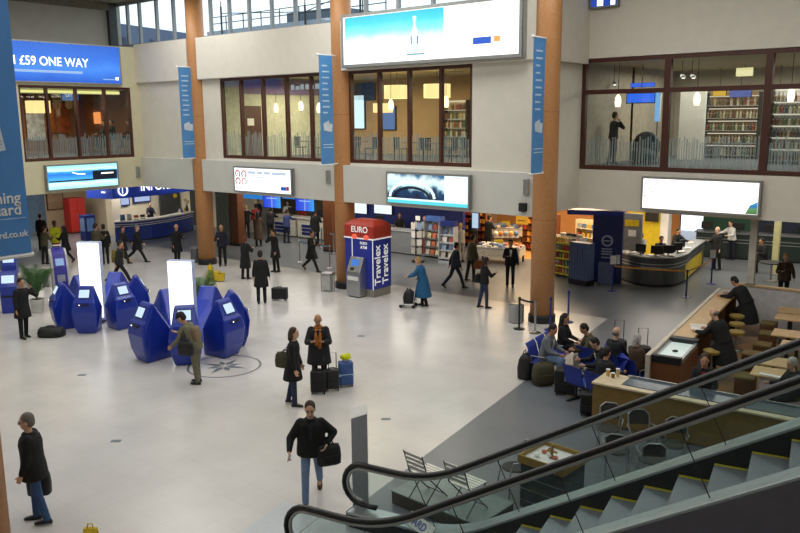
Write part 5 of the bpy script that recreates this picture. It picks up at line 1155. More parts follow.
# low platform with two slatted chairs
pa, pb, pc = G(392, 503), G(466, 534), G(404, 488)
dv = (pb - pa).normalized(); wv = Vector((-dv.y, dv.x, 0))
plf = thing('low_platform', 'low brown-edged platform under the white slatted chairs', 'platform', (pa.x, pa.y, 0), math.atan2(dv.y, dv.x))
MB().box(0, 1.75, 0, 0.95, 0, 0.20).build('plinth', mat('platform_brown', '#4a3a28', 0.55, 0, 0.15, 6), plf); MB().box(-0.01, 1.76, -0.01, 0.96, 0.20, 0.225).build('top', mat('platform_top', '#7f8a88', 0.3), plf)
def make_slat_chair():
    r = thing('slatted_chair', '', 'chair'); sl = mat('slat_white', '#dedcd2', 0.45); fm = mat('chair_frame', '#5a5c60', 0.4, 0.6)
    for k in range(6): MB().box(-0.2, 0.2, -0.2 + 0.072 * k, -0.145 + 0.072 * k, 0.44, 0.455).build('seat_slat', sl, r)
    for k in range(4): MB().obox((0, -0.27 - 0.02 * k, 0.58 + 0.08 * k), (0.40, 0.014, 0.055), 0, 0, R_(14)).build('back_slat', sl, r)
    for sx in (-1, 1):
        MB().tube([(sx*0.2, 0.24, 0.0), (sx*0.2, -0.22, 0.47), (sx*0.2, -0.35, 0.86)], 0.011, 6).build('leg', fm, r); MB().tube([(sx*0.185, -0.26, 0.0), (sx*0.185, 0.22, 0.44)], 0.011, 6).build('leg', fm, r)
    MB().tube([(-0.2, 0.2, 0.05), (0.2, 0.2, 0.05)], 0.009, 6).build('stretcher', fm, r); return r
sc0 = make_slat_chair(); q = G(428, 497, 0.225); sc0.location = (q.x, q.y, 0.225); sc0.rotation_euler = (0, 0, R_(-6)); tag(sc0, 'white slatted folding chair with its whole back showing above the handrail', 'chair', 'white slatted chairs')
q = G(468, 509, 0.225); copy_tree(sc0, (q.x, q.y, 0.225), R_(-6), 'white slatted folding chair partly behind the black handrail', 'white slatted chairs')
nb = thing('notice_plate', 'white plate with blue letters beside the escalator glass', 'sign', (0, 0, 0)); q = EP(-0.55, -0.22, 0.36); q = G(420, 525, 0.32)
nb.location = (q.x, q.y, 0); nb.rotation_euler = (0, 0, R_(-18)); MB().obox((0, 0, 0.32), (0.62, 0.02, 0.20), 0, 0, R_(-45)).build('plate', white_m, nb)
for x in (-0.25, 0.25): MB().box(x - 0.012, x + 0.012, -0.012, 0.012, 0, 0.32).build('leg', alu_m, nb)
m3 = Matrix.Rotation(R_(-18), 3, 'Z'); up = m3 @ Vector((0, math.sin(R_(45)), math.cos(R_(45)))); xd = m3 @ Vector((1, 0, 0)); nrm = xd.cross(up)
lettering('ARD', 0.16, mat('letter_blue', '#2b4aa8', 0.5), nb, Vector((q.x, q.y, 0.32)) - xd * 0.16 - up * 0.055 + nrm * 0.012, xd, up, extrude=0.003)

# ---- blue beam seats
def seat_row(p, rz, n, label):
    r = thing('beam_seats', label, 'seats', (p.x, p.y, 0), rz)
    MB().box(-0.29 * n, 0.29 * n, -0.03, 0.03, 0.30, 0.37).build('beam', dark_m, r)
    for sx in (-1, 1):
        MB().box(sx * 0.22 * n - 0.03, sx * 0.22 * n + 0.03, -0.02, 0.02, 0.03, 0.3).build('leg', dark_m, r); MB().box(sx * 0.22 * n - 0.03, sx * 0.22 * n + 0.03, -0.28, 0.3, 0, 0.035).build('foot', dark_m, r)
    for k in range(n):
        x = -0.29 * n + 0.58 * (k + 0.5)
        s_ = MB().loft([[(x - 0.25, y, z), (x + 0.25, y, z), (x + 0.25, y, z + 0.035), (x - 0.25, y, z + 0.035)] for y, z in ((0.27, 0.40), (0.22, 0.43), (0.0, 0.405), (-0.18, 0.40), (-0.22, 0.42))]).build('seat', seatblue_m, r, bevel=0.01)
        MB().loft([[(x - 0.25, y, z), (x + 0.25, y, z), (x + 0.25, y - 0.03, z + 0.01), (x - 0.25, y - 0.03, z + 0.01)] for y, z in ((-0.2, 0.42), (-0.25, 0.6), (-0.30, 0.78), (-0.36, 0.88))]).build('backrest', seatblue_m, r, bevel=0.01)
    for k in range(n + 1):
        x = -0.29 * n + 0.58 * k; MB().tube([(x, -0.2, 0.42), (x, -0.2, 0.62), (x, 0.15, 0.62)], 0.014, 6).build('armrest', steel_m, r)
    return r
sa_, sb_ = G(629, 338, 1.22), G(649, 343, 1.22); SBR = math.atan2(sb_.y - sa_.y, sb_.x - sa_.x); SBC = Vector((sa_.x - 0.34, sa_.y - 0.02, 0))
seatA = seat_row(Vector((-7.60, 16.95, 0)), R_(130), 3, 'row of blue beam seats holding the two travellers who lean forward')
seatD = seat_row(Vector((-8.98, 17.13, 0)), R_(-84), 3, 'row of blue beam seats holding the young man in jeans')
seatC = seat_row(Vector((-7.22, 15.62, 0)), SBR, 2, 'short row of blue beam seats at the end of the olive counter')
seatB = seat_row(SBC, SBR, 3, 'row of blue beam seats holding the bald traveller, next to the bar')
# ================================================================== ROOMS BEHIND THE UPPER WINDOWS
UZ = FT + 0.03
struct('wall_lounge_back', MB().box(-39.6, -39.4, 12, 23.6, UZ, 8), mat('lounge_wall', '#8a5a34', 0.8, 0, 0.06, 2))
struct('wall_cafe_back', MB().box(-30, -12.2, 28.9, 29.1, UZ, 8.1), mat('cafe_wall', '#a88c64', 0.8, 0, 0.05, 2))
struct('wall_cafe_side', MB().box(-27.1, -26.9, 21.8, 28.9, UZ, 8.1), mat('cafe_side_wall', '#c0c4ae', 0.8))
struct('wall_lounge_side', MB().box(-39.6, -32.8, 23.4, 23.55, UZ, 7.78).box(-39.6, -32.8, 12, 12.2, UZ, 7.78), mat('lounge_wall', '#8a5a34', 0.8, 0, 0.06, 2))
struct('wall_upper_shop_back', MB().box(-12.2, 6, 33.4, 33.6, UZ, 8.1), mat('upper_shop_wall', '#b4aa98', 0.8, 0, 0.05, 2))
struct('wall_upper_shop_side', MB().box(-12.4, -12.2, 24.7, 33.6, UZ, 8.1), mat('upper_shop_side', '#a89e8c', 0.8))
shade_m = lit('lamp_shade_warm', '#ffd890', 1.3); pend_m = lit('pendant_glow', '#fff0c0', 2.2)
def drum(p, rad, hgt, label, ceil):
    r = thing('drum_lamp', label, 'lamp', p)
    MB().lathe([(rad, 0), (rad, hgt), (rad * 0.97, hgt), (rad * 0.97, 0)], 28).build('shade', shade_m, r); MB().tube([(0, 0, hgt * 0.5), (0, 0, ceil - p[2])], 0.012, 6).build('cord', black_m, r); MB().lathe([(0.04, hgt * 0.3), (0.06, hgt * 0.6), (0.03, hgt * 0.8)], 10).build('bulb', pend_m, r)
def pendant(p, label, ceil, grp):
    r = thing('pendant_lamp', label, 'lamp', p, 0, grp)
    MB().lathe([(0.03, 0.42), (0.09, 0.32), (0.11, 0.15), (0.08, 0.0), (0.02, 0.0)], 16).build('shade', pend_m, r, smooth=True); MB().tube([(0, 0, 0.4), (0, 0, ceil - p[2])], 0.01, 6).build('cord', black_m, r)
# left lounge
q = onX(38, 106, -34.3); drum((q.x, q.y, q.z - 0.3), 0.5, 0.52, 'wide glowing drum lamp behind the left window', 7.78)
cv = thing('cove_light', 'glowing yellow cove light strip along the ceiling behind the left window', 'light', (-33.2, 18.4, 7.45)); MB().box(-0.05, 0.05, -2.4, 2.4, 0.0, 0.10).build('strip', lit('cove_yellow', '#f4e890', 1.1), cv); MB().box(-0.09, -0.05, -2.45, 2.45, -0.03, 0.33).build('housing', white_m, cv)
q = onX(70, 95, -36.5); panel_thing('lounge_screen', 'small blue television behind the left window', 'screen', q.x - 0.05, q.x, q.y - 0.45, q.y + 0.45, q.z - 0.3, q.z + 0.3, black_m, lit('tv_blue', '#4a78b8', 0.6))
for k, (px, py, w, h_, cc) in enumerate(((36, 126, 1.0, 1.5, '#c8ccd4'), (62, 118, 0.9, 1.6, '#9a4a24'), (50, 120, 0.6, 1.3, '#b86a2a'))):
    q = onX(px, py, -39.35); panel_thing('wall_picture', '%s picture panel on the lounge wall' % ('pale', 'rusty red', 'amber')[k], 'picture', -39.4, -39.36, q.y - w/2, q.y + w/2, q.z - h_/2, q.z + h_/2, dwood_m, mat('picture_%d' % k, cc, 0.6, 0, 0.4, 4))
for k, (px, py, st_) in enumerate(((98, 118, 1.0), (119, 122, 1.8))):
    q = onX(px, py, -39.3); r = thing('wall_lamp', '%s wall lamp on the brown lounge wall' % ('orange', 'white square')[k], 'lamp', (q.x, q.y, q.z - 0.3)); MB().box(-0.1, 0.08, -0.2 + 0.05*k, 0.2 - 0.05*k, 0, 0.6 - 0.15*k).build('shade', lit('wall_lamp_%d' % k, ('#ff9a50', '#fff0dc')[k], st_), r, bevel=0.02); MB().box(-0.12, -0.1, -0.05, 0.05, 0.1, 0.4).build('bracket', dark_m, r)
# cafe first bay
qa, qb, q = onX(243, 125, -26.88), onX(261, 125, -26.88), onX(250, 122, -26.88); dr = struct('door_3', MB().box(-26.9, -26.84, qa.y, qb.y, UZ, onX(252, 106, -26.88).z), mat('cafe_door', '#4a2418', 0.5)); MB().box(-26.84, -26.82, q.y - 0.18, q.y + 0.18, q.z - 0.15, q.z + 0.15).build('door_sign', white_m, dr)
panel_thing('cafe_soffit', 'lilac painted band above the cafe door', 'panel', -26.9, -26.82, qa.y, 28.8, 7.35, 8.0, mat('lilac', '#7a6a94', 0.7), mat('lilac', '#7a6a94', 0.7), 'X')
for k, (px, py) in enumerate(((276, 108), (319, 108), (301, 106))):
    q = onY(px, py, 24.6 + 1.5 * (k == 2)); pendant((q.x, q.y, q.z - 0.2), 'small glowing pendant lamp in the cafe behind the first bay window', 8.05, 'cafe pendants first bay')
cw = thing('window_lettering', 'pale blurred print on the cafe glass of the first bay', 'lettering', (-22.0, WY + 0.11, 7.3)); [MB().box(-22.75 + 0.26 * k, -22.57 + 0.26 * k + 0.03 * (k % 2), WY + 0.112, WY + 0.116, 7.36, 7.50 + 0.05 * (k % 3 != 1)).build('pale_print', lit('glass_letter', '#c4ccd8', 0.5), cw, world=True) for k in range(9)]
def cafe_set(x, y, lb, grp):
    t_ = thing('round_table', 'small dark round table in the upper cafe', 'table', (x, y, UZ), 0, 'upper cafe tables'); MB().lathe([(0.01, 0.70), (0.35, 0.70), (0.36, 0.73), (0.01, 0.74)], 20).build('tabletop', dwood_m, t_); MB().lathe([(0.2, 0), (0.2, 0.02), (0.03, 0.05), (0.03, 0.7)], 14).build('pedestal', black_m, t_)
def make_upchair():
    r = thing('cafe_chair', 'dark cafe chair behind the upper window', 'chair', (0, 0, 0), 0, 'upper cafe chairs'); MB().box(-0.2, 0.2, -0.2, 0.2, 0.44, 0.48).build('seat', black_m, r); MB().box(-0.2, 0.2, -0.22, -0.19, 0.5, 0.9).build('backrest', black_m, r)
    for sx in (-1, 1):
        for sy in (-1, 1): MB().box(sx*.18 - .015, sx*.18 + .015, sy*.18 - .015, sy*.18 + .015, 0, 0.9 if sy < 0 else 0.44).build('leg', black_m, r)
    return r
uc = make_upchair(); rg = random.Random(2); first = True
for (x, y) in ((-24.2, 23.9), (-22.9, 24.6), (-21.6, 24.2), (-19.0, 24.2), (-17.6, 24.0), (-16.2, 24.8)):
    cafe_set(x, y, '', '')
    for s_ in (-1, 1):
        o = uc if first else copy_tree(uc); first = False
        o.location = (x + s_ * 0.55, y + 0.1, UZ); o.rotation_euler = (0, 0, s_ * math.pi / 2 + rg.uniform(-.3, .3))
# cafe second bay
for k, (px, py, rad, hh) in enumerate(((397, 92, 0.52, 0.52), (437, 91, 0.52, 0.52), (383, 108, 0.42, 0.38))):
    q = onY(px, py, 25.3 + 0.8 * (k == 2)); drum((q.x, q.y, q.z - hh / 2), rad, hh, 'glowing drum lamp %s behind the second bay window' % ('nearer the centre column', 'nearer the bottle fridge', 'hung lower and smaller')[k], 8.05)
for k, (px, py) in enumerate(((391, 105), (446, 102))):
    q = onY(px, py, 24.3); pendant((q.x, q.y, q.z - 0.2), 'small glowing pendant lamp behind the second bay window', 8.05, 'cafe pendants second bay')
for k, (px, py, w, h_, cc, s_) in enumerate(((359, 112, 0.7, 1.6, '#d4ecf4', 1.2), (387, 118, 1.0, 1.1, '#5a86c8', 0.6), (362, 92, 1.6, 0.8, '#2a3a58', 0.15))):
    q = onY(px, py, 28.8); panel_thing('cafe_screen', '%s on the cafe wall behind the second bay window' % ('tall white lit screen', 'blue lit screen', 'dark blue hanging board')[k], 'screen', q.x - w/2, q.x + w/2, 28.8, 28.9, q.z - h_/2, q.z + h_/2, black_m, lit('cafe_screen_%d' % k, cc, s_), 'Y', 0.03)
muted = [mat('bottle_%d' % k, c, 0.35) for k, c in enumerate(('#6a5a40', '#4a5a3c', '#8a7a58', '#5c3a2a', '#a09878', '#3c4048', '#7c4030', '#b0a890'))]
def bottle_shelf(x0, x1, y, z0, z1, tiers, n, label, glabel, back, nm='bottle_shelf'):
    r = thing(nm, label, 'shelf', ((x0 + x1) / 2, y, z0)); MB().box(x0, x1, y + 0.3, y + 0.35, z0, z1).build('back_panel', back, r, world=True)
    for x in (x0, x1): MB().box(x - 0.03, x + 0.03, y, y + 0.35, z0, z1).build('side_panel', dark_m, r, world=True)
    mes = [MB().lathe([(0.05, 0), (0.055, 0.16), (0.02, 0.23), (0.02, 0.29)], 8).mesh('bottle', c) for c in muted]; ls = []
    for k in range(tiers):
        z = z0 + 0.1 + (z1 - z0 - 0.15) * k / tiers; MB().box(x0, x1, y, y + 0.3, z, z + 0.025).build('shelf', alu_m, r, world=True); MB().box(x0, x1, y + 0.26, y + 0.28, z + 0.36, z + 0.39).build('shelf_light', lit('shelf_light', '#fff0d8', 0.8), r, world=True)
        ls += [(x0 + (x1 - x0) * (j + 0.5) / n, y + 0.12, z + 0.026) for j in range(n)]
    goods(mes, ls, [(0, 0, 0)] * len(ls), 'bottle', glabel, 'bottle', label[:30]); return r
qa, qb = onY(443, 120, 27.6), onY(466, 120, 27.6)
bottle_shelf(qa.x, qb.x, 27.6, UZ, UZ + 2.35, 6, 12, 'lit fridge shelf of bottles behind the second bay window', 'small bottle in the lit fridge of the cafe', mat('fridge_back', '#c8bca0', 0.6))
cl = thing('wall_clock', 'round pale ceiling speaker disc behind the second bay window', 'speaker', (0, 0, 0)); q = onY(455, 73, 24.5); cl.location = q; MB().lathe([(0.02, 0), (0.34, 0.0), (0.36, 0.05), (0.02, 0.06)], 24).build('disc', mat('speaker_disc', '#b8ac8c', 0.6), cl); MB().tube([(0, 0, 0.05), (0, 0, 8.05 - q.z)], 0.012, 6).build('rod', black_m, cl)
# upper shop, right wall
for k, (px, py) in enumerate(((618, 101), (697, 99), (791, 95))):
    q = onY(px, py, 26.2); pendant((q.x, q.y, q.z - 0.2), 'small glowing pendant lamp behind the right wall window', 8.05, 'upper shop pendants')
q = onY(642, 97, 27.5); panel_thing('shop_screen', 'bright blue flight screen behind the right wall window', 'screen', q.x - 0.55, q.x + 0.5, 27.45, 27.55, q.z - 0.22, q.z + 0.15, black_m, lit('up_flight', '#2f6cf0', 1.0), 'Y', 0.03, hang=8.05)
q = onY(643, 85, 28.2); panel_thing('shop_header', 'thin bright blue strip sign above the flight screen', 'sign', q.x - 0.45, q.x + 0.45, 28.15, 28.2, q.z - 0.08, q.z + 0.08, navy_m, lit('up_strip', '#3a6cf0', 0.9), 'Y', 0.01, hang=8.05)
q = onY(658, 107, 27.5); panel_thing('blue_banner_light', 'slim pale blue lit column behind the right wall window', 'sign', q.x - 0.09, q.x + 0.09, 27.45, 27.55, q.z - 0.5, q.z + 0.5, white_m, lit('pale_column', '#7fb4e8', 0.9), 'Y', 0.01, foot=UZ)
q = onY(692, 118, 30.0); panel_thing('tall_poster', 'tall white poster with faint print behind the right wall window', 'poster', q.x - 0.45, q.x + 0.5, 29.95, 30.0, UZ, q.z + 1.0, white_m, mat('poster_white', '#d4d0c6', 0.6, 0, 0.05, 3), 'Y', 0.03)
qa, qb = onY(705, 120, 32.0), onY(758, 120, 32.0)
bottle_shelf(qa.x, qb.x, 32.0, UZ, UZ + 2.5, 5, 16, 'long shelf of bottles behind the right wall window', 'bottle on the long upper shop shelf', mat('bottle_back', '#8a6a4a', 0.6))
qa, qb = onY(770, 120, 29.0), onY(830, 120, 29.0)
bottle_shelf(qa.x, qb.x, 29.0, UZ, UZ + 2.5, 6, 14, 'bright white shelf of goods at the right end of the upper shop', 'small jar on the bright upper shop shelf', white_m)
for k, (px, py, w, cc) in enumerate(((632, 75, 0.9, '#f0e0a0'), (745, 72, 0.6, '#fff0b0'), (720, 92, 0.5, '#e8b020'), (741, 93, 0.8, '#5060a8'), (780, 92, 0.9, '#c04030'))):
    q = onY(px, py, 30.5 if k < 2 else 31.9); panel_thing('header_panel', '%s header panel in the upper shop' % ('large pale yellow', 'small pale yellow', 'amber', 'blue', 'red')[k], 'sign', q.x - w/2, q.x + w/2, q.y - 0.05, q.y, q.z - 0.16, q.z + 0.16, dark_m, lit('header_%d' % k, cc, 0.8), 'Y', 0.01, hang=8.05)
for k, (px, py) in enumerate(((682, 76), (692, 76), (614, 83))):
    q = onY(px, py, 27.0); r = thing('spot_lamp', 'small track spotlight behind the right wall window', 'lamp', (q.x, q.y, q.z), 0, 'track spotlights'); MB().cap((0, 0, 0), (0.1, -0.14, -0.06), 0.06, 0.08, 10).build('head', alu_m, r); MB().lathe([(0.05, -0.01), (0.05, 0.01)], 12, (0.12, -0.2, -0.08)).build('lens', lit('spot_lens', '#fff6e0', 2.5), r); MB().tube([(0, 0, 0.03), (0, 0, 8.05 - q.z)], 0.012, 6).build('stem', black_m, r)
q = onY(642, 128, 26.5); sf = thing('bushy_armchair', 'dark rounded armchair behind the right wall window', 'armchair', (q.x, 26.8, UZ)); MB().ell((0, 0.15, 0.62), (0.5, 0.22, 0.5)).build('backrest', black_m, sf, smooth=True); MB().ell((0, -0.1, 0.3), (0.48, 0.42, 0.28)).build('seat', black_m, sf, smooth=True); MB().box(-0.4, 0.4, -0.35, 0.3, 0, 0.1).build('base', black_m, sf)
q = onY(600, 112, 28.0); panel_thing('wall_menu', 'pale wall board with a column of small dark marks in the upper shop', 'board', q.x - 0.25, q.x + 0.35, 27.95, 28.0, UZ, q.z + 0.5, mat('menu_board', '#b0a696', 0.7), mat('menu_face', '#b4aa9a', 0.7), 'Y', 0.02)
# ================================================================== PEOPLE
def cloth(name, col): return mat('cloth_' + name, col, 0.85, 0, 0.18, 16, 0.15)
CL = {'black': cloth('black', '#0d0e11'), 'charcoal': cloth('charcoal', '#1b1d21'), 'navy': cloth('navy', '#131829'), 'jeans': cloth('jeans', '#6d86a8'), 'midjeans': cloth('midjeans', '#33507c'), 'darkjeans': cloth('darkjeans', '#26324e'),
      'olive': cloth('olive', '#4a4632'), 'khaki': cloth('khaki', '#6e6c58'), 'grey': cloth('grey', '#6c7076'), 'teal': cloth('teal', '#1f5a86'), 'yellow': cloth('yellow', '#d2d820'), 'brown': cloth('brown', '#4c3a2a'),
      'white': cloth('white', '#d6d6d2'), 'red': cloth('red', '#9c2420'), 'orange': cloth('orange', '#b06a26'), 'stone': cloth('stone', '#9a968c'), 'bluejk': cloth('bluejk', '#2c3c6c')}
SK = {'light': mat('skin_light', '#d0a68a', 0.6, 0, 0.06, 10), 'mid': mat('skin_mid', '#b98868', 0.6, 0, 0.06, 10), 'dark': mat('skin_dark', '#5c3c2c', 0.6, 0, 0.06, 10)}
HR = {'grey': mat('hair_grey', '#6e6a66', 0.8, 0, 0.3, 40), 'dark': mat('hair_dark', '#1c1512', 0.7, 0, 0.3, 40), 'brown': mat('hair_brown', '#3c281a', 0.7, 0, 0.3, 40), 'blond': mat('hair_blond', '#a88850', 0.7, 0, 0.3, 40), 'white': mat('hair_white', '#a8a6a2', 0.8, 0, 0.2, 40), 'auburn': mat('hair_auburn', '#5c2c1a', 0.7, 0, 0.3, 40)}
shoe_b = mat('shoe_black', '#141416', 0.4); shoe_br = mat('shoe_brown', '#5a3820', 0.5)
eye_m = mat('eye_dark', '#1c1614', 0.3); lip_m = mat('lip', '#9a5a4c', 0.5)
def remesh(o, vox, it=4):
    r = o.modifiers.new('remesh', 'REMESH'); r.mode = 'VOXEL'; r.voxel_size = vox; r.use_smooth_shade = True
    s = o.modifiers.new('smooth', 'SMOOTH'); s.factor = 0.5; s.iterations = it
ARM = {'down': (4, 9, 14, 0.0), 'hold': (8, 12, 6, 0.0), 'phone': (52, 28, 158, 0.65), 'front': (28, 12, 78, 0.75), 'hip': (-22, 38, 70, 1.1), 'reach': (58, 8, 28, 0.15), 'rest': (30, 10, 60, 0.2), 'lap': (22, 8, 55, 0.4), 'swingf': (24, 8, 22, 0.1), 'swingb': (-24, 10, 12, 0.0), 'low': (18, 14, 32, 0.2), 'bar': (38, 12, 50, 0.30), 'fold': (20, 14, 95, 1.1)}
LEG = {'stand': ((3, 5), (-4, 3)), 'feet': ((6, 5), (-8, 5)), 'walk': ((26, 10), (-20, 22)), 'stride': ((30, 6), (-26, 24)), 'walk2': ((-20, 24), (26, 10)), 'step': ((15, 8), (-13, 16)), 'sit': ((86, 84), (84, 90)), 'sit2': ((88, 70), (84, 96)), 'stool': ((72, 80), (66, 85)), 'perch': ((58, 70), (52, 72))}
def person(label, at, h=1.74, face=270, legs='stand', arms=('down', 'down'), lean=3, head=(0, 0), top='black', bottom='black', hem=0.10, skin='light', hair='dark', style='short', shoes=None, detail=1, seat=None, female=False, z=0.0, shirt=None, bulk=1.1, drape=0.0, cap=None, glasses=False, group=None, scarf=None):
    s = h / 1.75; loc = Vector((at.x, at.y, z)); rz = R_(IMG + face - 90)
    r = thing('person', label, 'person', loc, rz, group)
    shw = 0.165 if female else 0.185
    # --- pose
    lg = LEG[legs] if isinstance(legs, str) else legs
    T, S, A = 0.43 * s, 0.41 * s, 0.085 * s
    ext = [T * math.cos(R_(a)) + S * math.cos(R_(a - k)) + A for a, k in lg]
    pz = (seat + 0.10 * s) if seat is not None else max(ext)
    L = R_(lean); sp = Vector((0, math.sin(L), math.cos(L))); fw = Vector((0, math.cos(L), -math.sin(L))); X = Vector((1, 0, 0))
    pel = Vector((0, 0, pz + 0.04 * s))
    def spine(d): return pel + sp * d * s
    J = {'pelvis': pel}
    for i, sx in enumerate((1, -1)):     # 1: the person's right is +x when facing +y
        a, k = lg[i]; hip = pel + Vector((sx * 0.092 * s, 0, -0.04 * s)); kn = hip + Vector((sx * 0.012, math.sin(R_(a)) * T, -math.cos(R_(a)) * T)); an = kn + Vector((0, math.sin(R_(a - k)) * S, -math.cos(R_(a - k)) * S))
        J['hip%d' % i], J['knee%d' % i], J['ankle%d' % i] = hip, kn, an
        pit, ab, el, inn = ARM[arms[i]] if isinstance(arms[i], str) else arms[i]
        sh = spine(0.445) + X * sx * shw * s
        u = Vector((sx * math.sin(R_(ab)), math.sin(R_(pit)) * math.cos(R_(ab)), -math.cos(R_(pit)) * math.cos(R_(ab))))
        el_p = sh + u * 0.29 * s
        f = Vector((sx * (math.sin(R_(ab)) - inn), math.sin(R_(pit + el)), -math.cos(R_(pit + el)))).normalized(); wr = el_p + f * 0.25 * s; ha = wr + f * 0.09 * s
        J['sh%d' % i], J['el%d' % i], J['wr%d' % i], J['ha%d' % i], J['fd%d' % i] = sh, el_p, wr, ha, f
    nb = spine(0.50); hp = L * 0.5 + R_(head[0]); hd = Vector((math.sin(R_(head[1])) * 0.15, math.sin(hp), math.cos(hp))).normalized(); hc = nb + hd * 0.192 * s; J['head'] = hc; J['neck'] = nb
    hf = Matrix.Rotation(R_(-head[1]), 3, 'Z') @ Vector((0, math.cos(hp), -math.sin(hp))); hr_ = hf.cross(hd).normalized()
    hs_ = 1.10
    def HP(x, y, zz): return hc + (hr_ * x + hf * y + hd * zz) * s * hs_
    # --- helpers for torso-like lofts
    def ring(c, a, b, n=16): return [c + X * a * s * math.cos(2*math.pi*k/n) + fw * b * s * math.sin(2*math.pi*k/n) for k in range(n)]
    vox = (0.011 if detail > 1 else 0.020) * s
    sk = SK[skin]
    # --- body: one continuous figure
    b = MB()
    b.loft([ring(spine(d), w, dp) for d, w, dp in ((-0.13, 0.10, 0.08), (-0.06, 0.145, 0.105), (0.08, 0.13, 0.09), (0.2, 0.13, 0.09), (0.33, 0.15, 0.10), (0.42, 0.15, 0.095), (0.48, 0.09, 0.065), (0.52, 0.05, 0.05))])
    b.cap(nb - hd * 0.02, nb + hd * 0.13 * s, 0.056 * s, 0.052 * s)
    em = Matrix((hr_, hf, hd)).transposed()
    def hell(c, rad, seg=16, st=11):
        q = MB().ell((0, 0, 0), rad, seg, st); return [hc + em @ (Vector(v) + Vector(c)) * s * hs_ for v in q.v], q.f
    b.add(*hell((0, 0.0, 0.025), (0.074, 0.094, 0.10))); b.add(*hell((0, 0.022, -0.055), (0.058, 0.068, 0.062)))
    if detail:
        b.cap(HP(0, 0.092, 0.005), HP(0, 0.105, -0.025), 0.010 * s, 0.015 * s)
        for sx in (-1, 1): b.add(*hell((sx * 0.076, -0.005, -0.005), (0.012, 0.022, 0.032), 8, 6))
    for i, sx in enumerate((1, -1)):
        b.cap(J['sh%d' % i], J['el%d' % i], 0.046 * s, 0.038 * s); b.cap(J['el%d' % i], J['wr%d' % i], 0.038 * s, 0.027 * s)
        b.cap(J['hip%d' % i], J['knee%d' % i], 0.075 * s, 0.052 * s); b.cap(J['knee%d' % i], J['ankle%d' % i], 0.05 * s, 0.036 * s)
        an = J['ankle%d' % i]; b.cap(an + Vector((0, -0.03, -0.035)) * s, an + Vector((0, 0.12, -0.05)) * s, 0.035 * s, 0.028 * s)
        # hand: palm, four unequal bent fingers, thumb from the side of the palm
        f = J['fd%d' % i]; wr = J['wr%d' % i]; side = f.cross(Vector((0, 1, 0.3))).normalized() if abs(f.y) < 0.9 else Vector((1, 0, 0)); palm = side.cross(f).normalized()
        fwd = palm if palm.y > 0 else -palm       # edge direction with the thumb forward
        nrm = f.cross(fwd) * (1 if (f.cross(fwd)).x * sx < 0 else -1)   # palm faces the body
        ph = wr + f * 0.045 * s
        for k in range(3): b.cap(ph + fwd * (k - 1) * 0.022 * s - f * 0.03 * s, ph + fwd * (k - 1) * 0.024 * s + f * 0.035 * s, 0.017 * s, 0.016 * s, 8)
        for k, ln in enumerate((0.068, 0.078, 0.072, 0.055)):
            p0 = ph + fwd * (0.030 - 0.020 * k) * s + f * 0.04 * s; p1 = p0 + (f * 0.85 + nrm * 0.35).normalized() * ln * 0.55 * s; p2 = p1 + (f * 0.45 + nrm * 0.8).normalized() * ln * 0.5 * s
            b.cap(p0, p1, 0.0095 * s, 0.009 * s, 7, hs=2); b.cap(p1, p2, 0.009 * s, 0.008 * s, 7, hs=2)
        t0 = ph + fwd * 0.03 * s - f * 0.015 * s; t1 = t0 + (fwd * 0.75 + f * 0.6).normalized() * 0.04 * s; b.cap(t0, t1, 0.012 * s, 0.010 * s, 7, hs=2); b.cap(t1, t1 + (f * 0.9 + nrm * 0.3).normalized() * 0.032 * s, 0.010 * s, 0.0085 * s, 7, hs=2)
    bo = b.build('body', sk, r); remesh(bo, vox, 3 if detail > 1 else 2)
    # --- trousers
    tm = CL[bottom]; t = MB()
    t.loft([ring(pel + sp * d * s, w * bulk, dp * bulk) for d, w, dp in ((-0.14, 0.09, 0.08), (-0.08, 0.155, 0.12), (0.0, 0.165, 0.125), (0.08, 0.15, 0.112), (0.11, 0.14, 0.10))])
    for i in (0, 1):
        t.cap(J['hip%d' % i], J['knee%d' % i], 0.092 * s, 0.070 * s); an = J['ankle%d' % i]; d = (an - J['knee%d' % i]).normalized(); t.cap(J['knee%d' % i], an - d * 0.0, 0.069 * s, 0.060 * s)
    to = t.build('trousers', tm, r); remesh(to, 0.020 * s, 3)
    # --- shoes
    for i in (0, 1):
        an = J['ankle%d' % i]; dz = an.z - A; a, k = lg[i]; tilt = R_(max(-40, min(20, (a - k) * 0.9))) if seat is None and dz > 0.02 else 0.0
        m = MB(); rg_ = []
        for y, w, z0, z1 in ((-0.075, 0.022, 0.0, 0.05), (-0.055, 0.036, 0.0, 0.09), (0.0, 0.040, 0.0, 0.10), (0.06, 0.045, 0.0, 0.075), (0.13, 0.047, 0.0, 0.058), (0.175, 0.036, 0.004, 0.045), (0.195, 0.016, 0.008, 0.03)):
            rg_.append([an + Matrix.Rotation(tilt, 3, 'X') @ (Vector((w * math.cos(2*math.pi*q/12), y, (z0 + z1) / 2 + (z1 - z0) / 2 * math.sin(2*math.pi*q/12) - 0.085)) * s) for q in range(12)])
        m.loft(rg_).build('shoe', shoes or shoe_b, r, smooth=True)
    # --- jacket or coat
    jm = CL[top]; c = MB(); hw = 0.20 if not female else 0.18
    up = [(0.53, 0.065, 0.062), (0.49, 0.115, 0.085), (0.45, hw - 0.015, 0.115), (0.36, hw, 0.132), (0.22, hw - 0.012, 0.128), (0.10, hw - 0.012, 0.130), (0.0, hw - 0.002, 0.142)]
    rings = [ring(spine(d), w * bulk, dp * bulk) for d, w, dp in up]
